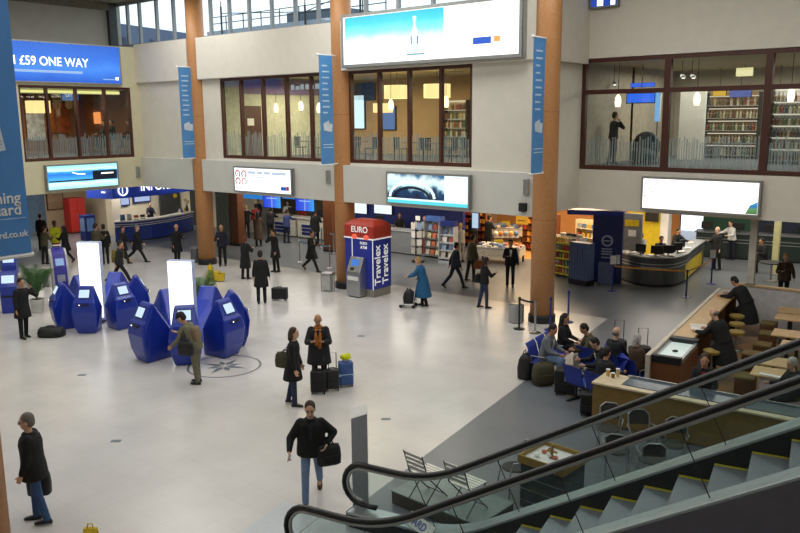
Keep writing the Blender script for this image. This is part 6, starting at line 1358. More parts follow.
    if seat is None:
        n = max(1, int(hem / 0.1)); fl = 0.10 if hem > 0.3 else 0.04
        for k in range(1, n + 1):
            q = hem * k / n; sw = 0.5 * abs(J['knee0'].y - J['knee1'].y) * (q / 0.45) if hem > 0.25 else 0
            ccc = pel + Vector((0, (J['knee0'].y + J['knee1'].y) * 0.5 * min(1, q / 0.45), -q * s)); rings.append([ccc + X * (hw - 0.005 + fl * q) * bulk * s * math.cos(2*math.pi*j/16) + Vector((0, 1, 0)) * ((0.148 + fl * q) * bulk * s + sw * 0.6) * math.sin(2*math.pi*j/16) for j in range(16)])
    else:
        rings.append(ring(pel + Vector((0, 0.03, -0.05)), 0.20 * bulk, 0.16 * bulk))
        if drape:
            for q in (0.35, 0.7, 1.0): rings.append([pel + Vector((0, -0.06 * q, -0.05 - drape * q)) + X * (0.21 + 0.06 * q) * bulk * math.cos(2*math.pi*j/16) + Vector((0, 1, 0)) * (0.17 + 0.06 * q) * bulk * math.sin(2*math.pi*j/16) for j in range(16)])
    c.loft([rg2 for rg2 in reversed(rings)])
    for i in (0, 1):
        c.cap(J['sh%d' % i] - X * (0.02 if i == 0 else -0.02), J['el%d' % i], 0.068 * s * bulk, 0.058 * s * bulk); c.cap(J['el%d' % i], J['wr%d' % i] - J['fd%d' % i] * 0.03 * s, 0.057 * s * bulk, 0.046 * s)
    jo = c.build('coat' if hem > 0.28 else 'jacket', jm, r); remesh(jo, (0.014 if detail > 1 else 0.020) * s, 3)
    # collar
    MB().tube([nb + sp * 0.005 + X * 0.068 * s * math.cos(q) * bulk + fw * 0.072 * s * math.sin(q) * bulk for q in [R_(100 + 34 * k) for k in range(11)]], 0.022 * s, 6).build('collar', jm, jo, smooth=True)
    if shirt:
        m = MB(); cc = [spine(0.47) + fw * 0.118 * s * bulk, spine(0.36) + fw * 0.142 * s * bulk, spine(0.2) + fw * 0.138 * s * bulk]
        m.add([cc[0] - X * 0.045 * s, cc[0] + X * 0.045 * s, cc[1] + X * 0.04 * s, cc[2] + X * 0.012 * s, cc[2] - X * 0.012 * s, cc[1] - X * 0.04 * s], [(0, 1, 2, 3, 4, 5)]); so = m.build('shirt_front', CL[shirt], jo); sm = so.modifiers.new('solid', 'SOLIDIFY'); sm.thickness = 0.012
    if scarf:
        MB().tube([nb + X * 0.07 * s * math.cos(q) + fw * 0.085 * s * math.sin(q) + sp * 0.02 for q in [R_(30 * k) for k in range(12)]], 0.032 * s, 8, closed=True).build('scarf', CL[scarf], r, smooth=True)
        for sx in (-1, 1): MB().tube([spine(0.5) + fw * 0.10 * s + X * sx * 0.035 * s, spine(0.34) + fw * 0.155 * s + X * sx * 0.045 * s, spine(0.05 if sx < 0 else 0.12) + fw * 0.16 * s + X * sx * 0.03 * s], 0.04 * s, 8, flat=0.45).build('scarf_end', CL[scarf], r, smooth=True)
    # --- hair, face
    hm = HR[hair] if hair else None
    if hm is not None:
        m = MB(); v, f = hell((0, -0.018, 0.046), (0.083, 0.094, 0.094)); m.add(v, f)
        if style in ('short', 'long', 'bob'):
            v, f = hell((0, -0.045, 0.0), (0.078, 0.066, 0.085)); m.add(v, f)
        if style == 'bald': m = MB(); v, f = hell((0, -0.035, -0.005), (0.081, 0.072, 0.055)); m.add(v, f)
        if style == 'bob':
            for sx in (-1, 1): m.cap(HP(sx * 0.07, -0.02, 0.03), HP(sx * 0.078, -0.02, -0.10), 0.03 * s, 0.028 * s)
            m.cap(HP(0, -0.075, 0.0), HP(0, -0.075, -0.12), 0.055 * s, 0.05 * s)
        if style == 'long':
            for sx in (-1, 1): m.cap(HP(sx * 0.068, -0.03, 0.03), HP(sx * 0.075, -0.05, -0.2), 0.03 * s, 0.03 * s)
            m.cap(HP(0, -0.085, 0.02), HP(0, -0.10, -0.26), 0.06 * s, 0.05 * s)
        ho = m.build('hair', hm, r); remesh(ho, 0.012 * s, 2)
    if cap:
        v, f = hell((0, -0.005, 0.06), (0.088, 0.102, 0.082)); m = MB().add(v, f); v, f = hell((0, 0.10, 0.055), (0.06, 0.06, 0.012)); m.add(v, f); m.build('cap', CL[cap], r, smooth=True)
    if detail:
        for sx in (-1, 1):
            v, f = hell((sx * 0.031, 0.083, 0.012), (0.013, 0.010, 0.008), 8, 6); MB().add(v, f).build('eye', eye_m, r, smooth=True)
            if detail > 1:
                v, f = hell((sx * 0.031, 0.089, 0.032), (0.020, 0.007, 0.005), 8, 6); MB().add(v, f).build('eyebrow', hm or HR['grey'], r, smooth=True)
        v, f = hell((0, 0.086, -0.060), (0.026, 0.009, 0.007), 10, 6); MB().add(v, f).build('mouth', lip_m, r, smooth=True)
    if glasses:
        g_ = MB()
        for sx in (-1, 1): g_.tube([HP(sx * 0.034 + 0.026 * math.cos(q * math.pi / 6), 0.100, 0.010 + 0.019 * math.sin(q * math.pi / 6)) for q in range(12)], 0.003 * s, 5, closed=True); g_.tube([HP(sx * 0.058, 0.098, 0.014), HP(sx * 0.083, 0.0, 0.012)], 0.003 * s, 5)
        g_.tube([HP(-0.01, 0.103, 0.014), HP(0.01, 0.103, 0.014)], 0.003 * s, 5).build('glasses', black_m, r)
    m4 = Matrix.Translation(loc) @ Matrix.Rotation(rz, 4, 'Z')
    return {k: (m4 @ v if k[:2] != 'fd' else v) for k, v in J.items()}, m4, r

# ---- bags
def strap(r, pts, m, rad=0.014, name='strap'): MB().tube(pts, rad, 6, flat=0.5).build(name, m, r, world=True, smooth=True)
def soft_bag(p, rz, size, label, m, cat='bag', name='bag', handles=True, strap_pts=None, bulge=1.0):
    """Soft bag whose base centre is p."""
    r = thing(name, label, cat, p, rz); w, d, h = size; rings = []
    for z, kx, ky in ((0.0, 0.86, 0.8), (0.06, 1.0, 1.0 * bulge), (0.45, 1.03, 1.06 * bulge), (0.8, 0.97, 0.85), (0.95, 0.86, 0.55), (1.0, 0.6, 0.2)):
        rings.append([(w/2*kx*(abs(math.cos(a))**0.55)*math.copysign(1, math.cos(a)), d/2*ky*(abs(math.sin(a))**0.55)*math.copysign(1, math.sin(a)), z*h) for a in [2*math.pi*(k + .5)/20 for k in range(20)]])
    b = MB().loft(rings).build('body', m, r, smooth=True)
    MB().tube([(-w*0.44, 0, h*0.96), (0, 0, h*1.005), (w*0.44, 0, h*0.96)], 0.006, 5).build('zip', dark_m, b)
    MB().box(-w*0.3, w*0.3, -d/2*1.08*bulge - 0.012, -d/2*bulge + 0.01, h*0.15, h*0.5).build('pocket', m, b, bevel=0.01)
    if handles:
        for s_ in (-1, 1): MB().tube([(-w*0.22, s_*d*0.2, h*0.9), (-w*0.16, s_*d*0.12, h*1.12), (w*0.16, s_*d*0.12, h*1.12), (w*0.22, s_*d*0.2, h*0.9)], 0.011, 6).build('handle', m, r, smooth=True)
    if strap_pts: strap(r, strap_pts, m)
    return r
def suitcase(p, rz, size, label, m, handle=0.0, trim=None):
    r = thing('suitcase', label, 'suitcase', (p.x, p.y, 0), rz); w, d, h = size
    MB().box(-w/2, w/2, -d/2, d/2, 0.05, 0.05 + h).build('body', m, r, bevel=0.035, seg=3)
    MB().box(-w*0.4, w*0.4, -d/2 - 0.02, -d/2, 0.12, h*0.55).build('pocket', m, r, bevel=0.012)
    for sx in (-1, 1): o = MB().lathe([(0.03, -0.012), (0.03, 0.012)], 12).build('wheel', black_m, r); o.rotation_euler = (0, R_(90), 0); o.location = (sx*w*0.4, d*0.35, 0.03)
    for sx in (-1, 1): MB().box(sx*w*0.4 - 0.015, sx*w*0.4 + 0.015, -d*0.4, -d*0.3, 0, 0.05).build('foot', black_m, r)
    MB().tube([(-0.08, 0, 0.05 + h), (-0.06, 0, 0.09 + h), (0.06, 0, 0.09 + h), (0.08, 0, 0.05 + h)], 0.011, 6).build('grip', black_m, r)
    if trim: MB().box(-w/2 - 0.004, w/2 + 0.004, -d/2 - 0.004, d/2 + 0.004, 0.05 + h*0.4, 0.05 + h*0.5).build('band', trim, r)
    if handle: MB().tube([(-w*0.3, d*0.4, 0.05 + h*0.9), (-w*0.3, d*0.4, h + handle), (w*0.3, d*0.4, h + handle), (w*0.3, d*0.4, 0.05 + h*0.9)], 0.011, 6).build('pull_handle', mat('pull_handle', '#4a4c50', 0.35, 0.7), r)
    return r
def backpack_on(J, m4, label, m, sc=1.0):
    c = (J['sh0'] + J['sh1']) / 2; back = m4.to_3x3() @ Vector((0, -1, 0)); q = c + back * 0.22 - Vector((0, 0, 0.45)) * sc; rz = m4.to_euler().z
    r = soft_bag(q, rz + math.pi, (0.32 * sc, 0.2 * sc, 0.48 * sc), label, m, 'backpack', 'backpack', False)
    for k in ('sh0', 'sh1'):
        s_ = J[k]; inn = (c - s_) * 0.35; strap(r, [s_ + inn + back * 0.15 - Vector((0, 0, 0.03)), s_ + inn + Vector((0, 0, 0.075)), s_ + inn - back * 0.14 - Vector((0, 0, 0.06)), s_ + inn * 0.6 - back * 0.12 - Vector((0, 0, 0.28)), s_ + inn * 0.4 + back * 0.1 - Vector((0, 0, 0.38))], m, 0.02)
    return r
bag_k = mat('bag_black', '#17181a', 0.6, 0, 0.15, 14, 0.1); bag_o = mat('bag_olive', '#3e3a24', 0.7, 0, 0.15, 14, 0.1); bag_t = mat('bag_tan', '#7a6a50', 0.7, 0, 0.2, 10, 0.1)

# ---- the nearest travellers
J, m4, r = person('grey-haired man in black jacket and blue jeans holding a backpack on the open floor', G(39, 522), 1.78, 190, 'feet', ((-3, 10, 8, 0.0), (2, 9, 20, 0.1)), 2, (4, 0), 'black', 'midjeans', 0.20, 'light', 'grey', detail=2, glasses=True, bulk=1.28)
p = J['ha0']; soft_bag(Vector((p.x, p.y, p.z - 0.47)), R_(IMG + 190), (0.36, 0.2, 0.42), 'black backpack hanging from the hand of the man in glasses', bag_k, 'backpack', 'backpack', True)
J, m4, r = person('man in black jacket and pale jeans striding to the escalator foot', G(313, 499), 1.76, 274, 'walk', ((12, 30, 40, 0.45), 'hip'), 5, (12, 0), 'black', 'jeans', 0.12, 'light', 'brown', detail=2, shoes=shoe_br, bulk=1.24, shirt='charcoal', z=0.013)
p = J['el1'].lerp(J['wr1'], 0.75); soft_bag(Vector((p.x, p.y, p.z - 0.40)), R_(IMG + 20), (0.40, 0.16, 0.36), 'black shoulder bag on the arm of the man in pale jeans', bag_k, strap_pts=None)
p = J['ha0']; tk_ = thing('ticket', 'white ticket in the hand of the man in pale jeans', 'ticket', p, R_(IMG + 30)); MB().obox((0, -0.02, 0.0), (0.06, 0.006, 0.14), 0.3, 0, 0.4).build('sheet', white_m, tk_)
J, m4, r = person('dark-haired woman in black coat walking with an olive bag', G(294, 405), 1.74, 352, 'feet', ('down', 'down'), 4, (3, 0), 'black', 'darkjeans', 0.36, 'light', 'brown', 'bob', detail=2, female=True)
p = J['hip1'] + (m4.to_3x3() @ Vector((-0.24, -0.20, -0.16))); sh = J['sh1']; soft_bag(p, m4.to_euler().z + R_(90 - 10), (0.60, 0.22, 0.36), 'olive green bag on the shoulder of the woman in black coat', bag_o, strap_pts=[p + Vector((0, 0, 0.3)) - m4.to_3x3() @ Vector((0, 0.2, 0)), sh + Vector((0, 0, 0.09)), p + Vector((0, 0, 0.3)) + m4.to_3x3() @ Vector((0, 0.2, 0))])
J, m4, r = person('balding man in open dark coat with orange scarf beside three cases', G(320, 389), 1.80, 272, 'stand', ('front', 'front'), 2, (16, 0), 'charcoal', 'black', 0.34, 'mid', 'grey', 'bald', detail=2, scarf='orange', bulk=1.24)
suitcase(G(319, 393), R_(IMG - 5), (0.36, 0.24, 0.50), 'small black suitcase in front of the man with orange scarf', bag_k, 0.35)
suitcase(G(333, 390), R_(IMG + 5), (0.30, 0.22, 0.46), 'black cabin case between another case and the striped bag', mat('case_charcoal', '#202226', 0.5), 0.42)
r = suitcase(G(346, 386), R_(IMG + 15), (0.34, 0.24, 0.56), 'blue striped case with yellow bundle on top', mat('case_blue', '#3a5c9a', 0.6, 0, 0.3, 12), 0.0, mat('case_band', '#a8c8e0', 0.6))
q = G(346, 386); yb = thing('yellow_bundle', 'yellow cloth bundle resting on the blue striped case', 'bundle', (q.x, q.y, 0.655), 0.5); MB().ell((0, 0, 0.065), (0.14, 0.10, 0.075), 12, 8).build('cloth', CL['yellow'], yb, smooth=True); MB().ell((0.05, 0.02, 0.12), (0.06, 0.05, 0.04), 10, 7).build('knot', CL['yellow'], yb, smooth=True)
J, m4, r = person('man in khaki with dark cap stooping at a blue kiosk', G(197, 383), 1.78, 165, 'stand', ('front', 'low'), 24, (22, 0), 'khaki', 'khaki', 0.12, 'mid', 'dark', detail=2, cap='charcoal', bulk=1.16)
backpack_on(J, m4, 'tan and brown backpack worn by the man in khaki', bag_t, 0.95)
p = J['hip1'] + (m4.to_3x3() @ Vector((-0.24, 0.05, -0.14))); soft_bag(p, m4.to_euler().z + R_(90), (0.4, 0.16, 0.34), 'black shoulder bag hanging beside the man in khaki', bag_k, strap_pts=[p + Vector((0, 0, 0.32)), J['sh1'] + Vector((0, 0, 0.09)), p + Vector((0, 0, 0.32)) + m4.to_3x3() @ Vector((0, 0.12, 0))])
J, m4, r = person('man in long black coat holding a phone to his ear beside the kiosks', G(25, 338), 1.76, 330, 'stand', ('down', 'phone'), 3, (8, 0), 'black', 'black', 0.34, 'mid', 'dark', bulk=1.12)
p = J['ha1']; ph_ = thing('phone', 'small dark phone held by the man in long black coat', 'phone', p, m4.to_euler().z); MB().obox((0, 0, 0.03), (0.02, 0.06, 0.12), 0, 0, 0.2).build('body', black_m, ph_, bevel=0.005); MB().obox((-0.012, 0, 0.03), (0.003, 0.05, 0.09), 0, 0, 0.2).build('screen', dark_m, ph_)
soft_bag(G(52, 336), R_(IMG), (0.75, 0.42, 0.28), 'black bag slumped on the floor at the foot of the kiosks', bag_k, bulge=1.1)

# ---- middle distance
J, m4, r = person('man in dark jacket walking past the lit tower with a backpack', G(121, 284), 1.76, 15, 'stride', ('swingb', 'swingf'), 6, (6, 0), 'charcoal', 'black', 0.12, 'mid', 'dark')
backpack_on(J, m4, 'olive yellow backpack of the man walking past the lit tower', mat('bag_moss', '#6e6428', 0.7))
person('woman in dark coat walking beside the grey-haired man near the information desk', G(124, 263), 1.68, 350, 'walk', ('down', 'swingf'), 3, (4, 0), 'charcoal', 'black', 0.3, 'mid', 'dark', female=True)
person('grey-haired man in black coat striding by the information desk', G(138, 262), 1.74, 5, 'stride', ('swingf', 'swingb'), 4, (5, 0), 'black', 'black', 0.3, 'light', 'grey')
person('tall man in olive jacket standing by the leaflet dispenser', G(98, 266), 1.84, 60, 'stand', ('front', 'down'), 2, (4, 0), 'olive', 'black', 0.12, 'mid', 'dark')
person('man in black waiting close to the tall man in olive', G(106, 264), 1.74, 120, 'stand', ('down', 'down'), 2, (4, 0), 'black', 'black', 0.2, 'mid', 'dark')
person('worker in yellow high-visibility jacket near the red cabinet', G(57, 259), 1.74, 320, 'stand', ('front', 'down'), 2, (6, 0), 'yellow', 'black', 0.2, 'dark', 'dark')
person('man in black with back turned behind the yellow jacket worker', G(43, 250), 1.78, 90, 'stand', ('down', 'down'), 2, (0, 0), 'black', 'black', 0.3, 'mid', 'dark')
person('person in olive and red jacket between the banner and the yellow jacket worker', G(46, 264), 1.66, 60, 'stand', ('front', 'front'), 5, (8, 0), 'olive', 'charcoal', 0.1, 'mid', 'brown')
person('woman in black coat facing the yellow jacket worker', G(67, 262), 1.66, 170, 'walk', ('down', 'front'), 3, (4, 0), 'black', 'black', 0.34, 'mid', 'dark', 'long', female=True)
person('balding man in black overcoat standing behind the second lit tower', G(178, 264), 1.74, 320, 'stand', ('down', 'front'), 2, (4, 0), 'black', 'black', 0.42, 'mid', 'grey', 'bald')
person('man in navy suit standing with folded hands by the first column', G(223, 266), 1.78, 275, 'stand', ('front', 'down'), 1, (6, 0), 'navy', 'black', 0.12, 'mid', 'brown', 'bald')
person('auburn-haired woman in black coat behind the suitcase traveller', G(246, 279), 1.70, 60, 'stand', ('front', 'down'), 4, (10, 0), 'black', 'black', 0.5, 'light', 'auburn', 'bob', female=True)
J, m4, r = person('man in long black coat standing by an upright suitcase', G(262, 303), 1.80, 95, 'stand', ('down', 'down'), 1, (0, 0), 'black', 'black', 0.4, 'mid', 'dark', bulk=1.08)
suitcase(G(280, 300), R_(IMG - 10), (0.55, 0.26, 0.40), 'black suitcase beside the man in long black coat', bag_k, 0.0)
J, m4, r = person('man in black coat on the phone near the first bay', G(276, 272), 1.76, 215, 'stand', ('phone', 'down'), 3, (6, 0), 'black', 'black', 0.36, 'mid', 'dark')
p = J['ha0']; ph_ = thing('phone', 'small phone held by the man near the first bay', 'phone', p, m4.to_euler().z); MB().obox((0, 0, 0.03), (0.02, 0.06, 0.12)).build('body', black_m, ph_, bevel=0.005)
person('man in black overcoat walking with papers in hand across the concourse', G(312, 271), 1.76, 330, 'stride', ('front', 'front'), 3, (6, 0), 'black', 'charcoal', 0.34, 'mid', 'brown', shirt='stone')
person('person in long dark coat queueing at the ticket desks', G(259, 246), 1.72, 90, 'stand', ('front', 'front'), 2, (0, 0), 'brown', 'black', 0.62, 'mid', 'dark', 'long', female=True)
person('blond person in black at the first ticket desk', G(247, 238), 1.74, 70, 'stand', ('reach', 'down'), 5, (0, 0), 'black', 'black', 0.1, 'light', 'blond')
person('person in red jacket at the first ticket desk', G(257, 236), 1.72, 110, 'stand', ('reach', 'down'), 4, (0, 0), 'red', 'black', 0.1, 'mid', 'dark')
person('man in black leaning on the second ticket desk', G(271, 241), 1.74, 80, 'stand', ('reach', 'reach'), 12, (0, 0), 'black', 'black', 0.1, 'mid', 'dark')
person('woman in navy anorak with white stripe at the third ticket desk', G(287, 243), 1.70, 60, 'stand', ('reach', 'down'), 8, (0, 0), 'bluejk', 'navy', 0.12, 'mid', 'dark', female=True, shirt='white')
person('man in black coat at the ticket desk beside the flight screens', G(316, 245), 1.76, 85, 'stand', ('front', 'down'), 3, (0, 0), 'black', 'black', 0.3, 'mid', 'dark')
for k, (px, py, tp, hr_c) in enumerate(((258, 212, 'bluejk', 'dark'), (288, 214, 'white', 'brown'), (303, 213, 'red', 'blond'))):
    person('ticket clerk in %s behind the ticket desks' % ('blue', 'white', 'red')[k], Vector((onY(px, py, 30.75).x, 30.75, 0)), 1.70, 270, 'stand', ('rest', 'rest'), 4, (8, 0), tp, 'navy', 0.08, 'light', hr_c)
# blue-coated woman with trolley
J, m4, r = person('blond woman in long teal blue coat pushing a trolley', G(423, 306), 1.66, 165, 'feet', ((36, 8, 34, 0.2), (36, 8, 34, 0.2)), 14, (10, 0), 'teal', 'black', 0.62, 'light', 'blond', female=True, bulk=1.32)
q = G(409, 307); tro = thing('luggage_trolley', 'steel luggage trolley pushed by the woman in teal', 'trolley', (q.x, q.y, 0), R_(IMG + 165 - 90))
for sx in (-1, 1):
    MB().tube([(sx*0.2, 0.28, 0.12), (sx*0.2, -0.2, 0.14), (sx*0.2, -0.3, 1.0)], 0.014, 6).build('frame_tube', steel_m, tro)
    for y in (0.24, -0.2): o = MB().lathe([(0.06, -0.015), (0.06, 0.015)], 14).build('wheel', black_m, tro); o.rotation_euler = (0, R_(90), 0); o.location = (sx*0.18, y, 0.06)
MB().box(-0.2, 0.2, -0.2, 0.28, 0.13, 0.15).build('deck', alu_m, tro); MB().tube([(-0.2, -0.3, 1.0), (0.2, -0.3, 1.0)], 0.018, 6).build('push_bar', black_m, tro)
soft_bag(Vector((q.x, q.y, 0.152)), R_(IMG + 165 - 90), (0.38, 0.36, 0.45), 'black bag riding on the luggage trolley', bag_k)
person('man in navy jacket walking along the shop front', G(455, 288), 1.74, 15, 'walk', ('down', 'swingb'), 5, (4, 0), 'navy', 'navy', 0.14, 'mid', 'dark')
J, m4, r = person('man in dark olive jacket carrying an orange bag along the shop front', G(471, 281), 1.78, 30, 'feet', ('down', 'down'), 5, (8, 0), 'olive', 'charcoal', 0.16, 'mid', 'dark', bulk=1.12)
p = J['ha0']; soft_bag(Vector((p.x, p.y, p.z - 0.30)), R_(IMG - 10), (0.42, 0.18, 0.3), 'orange brown bag of the man in dark olive jacket', mat('bag_orange', '#9a5a24', 0.6))
J, m4, r = person('woman in black with blue jeans looking at a phone before the shop', G(484, 308), 1.68, 20, 'feet', ('front', 'down'), 2, (14, 0), 'black', 'darkjeans', 0.1, 'mid', 'dark', 'bob', female=True)
p = J['hip1'] + m4.to_3x3() @ Vector((-0.16, -0.08, -0.05)); soft_bag(p, m4.to_euler().z + R_(90), (0.34, 0.12, 0.28), 'black handbag of the woman before the shop', bag_k, strap_pts=[p + Vector((0, 0, 0.26)), J['sh1'] + Vector((0, 0, 0.08)), p + Vector((0, 0, 0.26)) + m4.to_3x3() @ Vector((0, 0.1, 0))])
person('man in black overcoat and pale shirt standing before the book table', G(510, 287), 1.76, 265, 'stand', ('front', 'down'), 2, (8, 0), 'black', 'black', 0.14, 'mid', 'dark', shirt='white', bulk=1.1)
person('shopper in black standing inside the shop beside the brown shelf', G(488, 253), 1.76, 30, 'stand', ('front', 'down'), 4, (8, 0), 'black', 'black', 0.3, 'mid', 'dark')
person('shopper in pale jacket by the newspaper rack', G(461, 262), 1.68, 110, 'stand', ('reach', 'down'), 6, (6, 0), 'stone', 'stone', 0.1, 'light', 'blond', female=True)
person('shopper in charcoal deep inside the shop', G(474, 249), 1.74, 80, 'stand', ('front', 'down'), 4, (6, 0), 'charcoal', 'black', 0.1, 'mid', 'dark')
person('clerk in dark jacket behind the grey bureau counter', Vector((-24.1, 29.85, 0)), 1.72, 270, 'stand', ('rest', 'rest'), 3, (6, 0), 'charcoal', 'black', 0.08, 'mid', 'brown')
person('clerk with dark hair behind the bureau counter near the white screen', Vector((-22.6, 29.85, 0)), 1.70, 270, 'stand', ('rest', 'rest'), 3, (6, 0), 'navy', 'black', 0.08, 'light', 'dark')
# information clerk
person('clerk behind the information desk in navy', Vector((-39.2, 26.0, 0)), 1.66, 300, 'stand', ('rest', 'rest'), 4, (6, 0), 'navy', 'black', 0.08, 'light', 'brown', female=True)
# right arcade
person('man in dark suit standing at the long dark green counter', G(716, 270), 1.76, 200, 'stand', ('front', 'down'), 2, (6, 0), 'black', 'black', 0.14, 'light', 'brown', 'bald')
for k, (px, py, tp, lb) in enumerate(((641, 236, 'grey', 'clerk in grey with dark hair at the check-in island'), (660, 240, 'charcoal', 'clerk in charcoal bending over the check-in island'), (676, 232, 'black', 'clerk in black at the yellow end of the check-in island'))):
    q = G(px, py, 1.5); person(lb, Vector((q.x, q.y, 0)), 1.66, 250 + 20 * k, 'stand', ('rest', 'reach'), 12, (14, 0), tp, 'black', 0.08, 'mid', 'dark', 'bob' if k == 0 else 'short', female=k == 0)
q = G(733, 225, 1.55); person('clerk in white shirt behind the long dark green counter', Vector((q.x, q.y, 0)), 1.72, 200, 'stand', ('reach', 'rest'), 10, (8, 0), 'white', 'navy', 0.06, 'light', 'brown')
q = G(786, 257, 1.62); person('person in brown jacket behind the low partition', Vector((q.x, q.y, 0)), 1.72, 250, 'stand', ('front', 'low'), 6, (12, 0), 'brown', 'charcoal', 0.12, 'light', 'blond', bulk=1.1)
q = G(764, 243, 1.2); person('seated person in black behind the posts of the cafe', Vector((q.x, q.y, 0)), 1.74, 200, 'sit', ('front', 'front'), 8, (10, 0), 'black', 'black', 0.08, 'mid', 'dark', seat=0.45)
rt = thing('round_table', 'dark round table with steel rim behind the low partition', 'table', (0, 0, 0)); q = G(772, 262, 0.74); rt.location = (q.x, q.y, 0); MB().lathe([(0.01, 0.70), (0.44, 0.70), (0.45, 0.74), (0.01, 0.745)], 24).build('tabletop', dark_m, rt); MB().lathe([(0.25, 0), (0.25, 0.02), (0.04, 0.05), (0.04, 0.7)], 16).build('pedestal', steel_m, rt)
# bar guests
q = G(724, 342, 0.95); person('bald man in black coat seated at the snack bar reading a paper', Vector((q.x, q.y, 0)), 1.80, 90 + 38, 'perch', ('bar', 'bar'), 24, (14, 0), 'black', 'black', 0.3, 'light', 'grey', 'bald', seat=0.80, bulk=1.3, drape=0.45)
q = G(699, 327, 1.05); nwp = thing('newspaper', 'open white newspaper lying on the snack bar', 'newspaper', q, BR + 0.3); MB().box(-0.2, 0.2, -0.28, 0.0, 0, 0.008).build('page', papers[6], nwp); MB().box(-0.2, 0.2, 0.0, 0.28, 0, 0.012).build('page', papers[0], nwp)
q = G(747, 303, 0.95); person('person in black coat slumped over the far end of the snack bar', Vector((q.x, q.y, 0)), 1.80, 90 + 40, 'perch', ('bar', 'bar'), 34, (22, 0), 'black', 'black', 0.3, 'mid', 'dark', seat=0.80, bulk=1.35, drape=0.5)
q = G(727, 292, 1.05); nwp = thing('magazine', 'pale magazine lying at the far end of the snack bar', 'magazine', q, BR - 0.2); MB().box(-0.18, 0.18, -0.25, 0.25, 0, 0.01).build('cover', papers[1], nwp)
q = G(703, 384, 0.9); person('man in dark suit with red tie seated beside the display counter', Vector((q.x, q.y, 0)), 1.76, 250, 'stool', ('lap', 'lap'), 6, (10, 0), 'black', 'black', 0.1, 'mid', 'brown', seat=0.60, shirt='red')
q = G(797, 366, 1.2); person('grey-haired person seated at a cafe table near the low screen', Vector((q.x, q.y, 0)), 1.70, 180, 'sit', ('rest', 'rest'), 8, (8, 0), 'charcoal', 'black', 0.08, 'light', 'white', seat=0.45)
# waiting area
R2D = math.degrees
def flat(v): return Vector((v.x, v.y, 0))
def on_seat(row, k, n, **kw):
    x = -0.29 * n + 0.58 * (k + 0.5); v = Matrix.Rotation(row.rotation_euler.z, 3, 'Z') @ Vector((x, 0.02, 0)); return Vector((row.location.x + v.x, row.location.y + v.y, 0))
person('young man in grey top and blue jeans sitting with hands on his lap', on_seat(seatD, 2, 3), 1.76, -84 + 90 - IMG, 'sit', ('lap', 'lap'), 14, (16, 0), 'grey', 'jeans', 0.06, 'mid', 'dark', seat=0.45, shirt='white')
person('long-haired person in black seated beside the young man in jeans', on_seat(seatD, 0, 3), 1.70, -84 + 90 - IMG, 'sit', ('lap', 'lap'), 4, (6, 0), 'black', 'black', 0.06, 'mid', 'dark', 'long', seat=0.45, female=True)
person('traveller in olive brown jacket bending forward on the blue seats', on_seat(seatA, 2, 3), 1.74, 220 - IMG, 'sit', ('lap', 'rest'), 20, (22, 0), 'olive', 'stone', 0.06, 'mid', 'dark', seat=0.45, bulk=1.08)
person('man in black suit and pale shirt leaning forward on the blue seats', on_seat(seatA, 0, 3), 1.74, 220 - IMG, 'sit', ('rest', 'rest'), 26, (20, 0), 'black', 'black', 0.06, 'light', 'dark', seat=0.45, shirt='white')
person('person in charcoal seated at the end of the olive counter with back turned', on_seat(seatC, 1, 2), 1.66, R2D(SBR) + 90 - IMG, 'sit', ('rest', 'rest'), 6, (10, 0), 'charcoal', 'black', 0.04, 'mid', 'dark', seat=0.45)
person('bald traveller in dark jacket seated with back to the olive counter', on_seat(seatB, 1, 3), 1.76, R2D(SBR) + 90 - IMG, 'sit', ('lap', 'lap'), 2, (6, 0), 'charcoal', 'black', 0.06, 'light', 'grey', 'bald', seat=0.45, bulk=1.12)
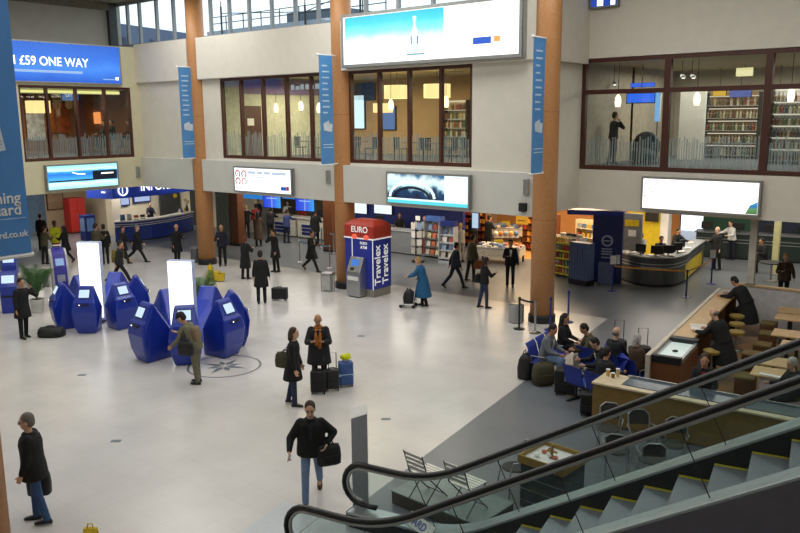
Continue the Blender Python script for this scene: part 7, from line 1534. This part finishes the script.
person('white-haired traveller in dark coat seated next to the bald traveller', on_seat(seatB, 2, 3), 1.68, R2D(SBR) + 90 - IMG, 'sit', ('lap', 'lap'), 2, (8, 0), 'brown', 'black', 0.06, 'light', 'white', 'bob', seat=0.45, female=True)
soft_bag(G(526, 378), R_(IMG + 60), (0.42, 0.36, 0.62), 'black upright rucksack on the floor at the end of the blue seats', bag_k, 'rucksack', 'rucksack')
soft_bag(G(543, 384), R_(IMG + 20), (0.50, 0.38, 0.55), 'olive brown rucksack on the floor by the young man in jeans', bag_o, 'rucksack', 'rucksack')
suitcase(G(566, 394), R_(IMG - 20), (0.50, 0.32, 0.55), 'large black suitcase before the blue seats', bag_k, 0.0)
suitcase(G(590, 415), R_(IMG - 15), (0.42, 0.28, 0.45), 'black case standing at the corner of the olive counter', bag_k, 0.0)
suitcase(flat(G(620, 322, 1.08)), R_(IMG - 10), (0.38, 0.24, 0.55), 'dark wheeled case with raised handle before the bald traveller', bag_k, 0.55)
suitcase(flat(G(644, 328, 1.08)), R_(IMG - 10), (0.38, 0.24, 0.55), 'dark wheeled case with raised handle before the white-haired traveller', bag_k, 0.50)
# people behind the upper windows
q = onY(614, 120, 26.4); person('person in dark clothes lifting a phone behind the right wall window', Vector((q.x, q.y, 0)), 1.74, 10, 'stand', ('phone', 'down'), 2, (6, 0), 'charcoal', 'black', 0.1, 'mid', 'dark', z=UZ)
for k, (px, tp) in enumerate(((105, 'black'), (113, 'charcoal'), (130, 'brown'))):
    q = onX(px, 128, -35.2); person('seated guest in %s behind the left window' % ('black', 'charcoal', 'brown')[k], Vector((q.x, q.y, 0)), 1.72, 200, 'sit', ('lap', 'lap'), 4, (6, 0), tp, 'black', 0.06, 'mid', 'dark', seat=0.75, z=UZ)
    o = thing('bar_stool', 'tall lounge stool under the seated guest in %s' % ('black', 'charcoal', 'brown')[k], 'stool', (q.x, q.y, UZ)); MB().lathe([(0.01, 0.70), (0.2, 0.70), (0.2, 0.75), (0.01, 0.755)], 16).build('seat', black_m, o); MB().lathe([(0.2, 0), (0.2, 0.02), (0.03, 0.04), (0.03, 0.7)], 14).build('pedestal', steel_m, o)
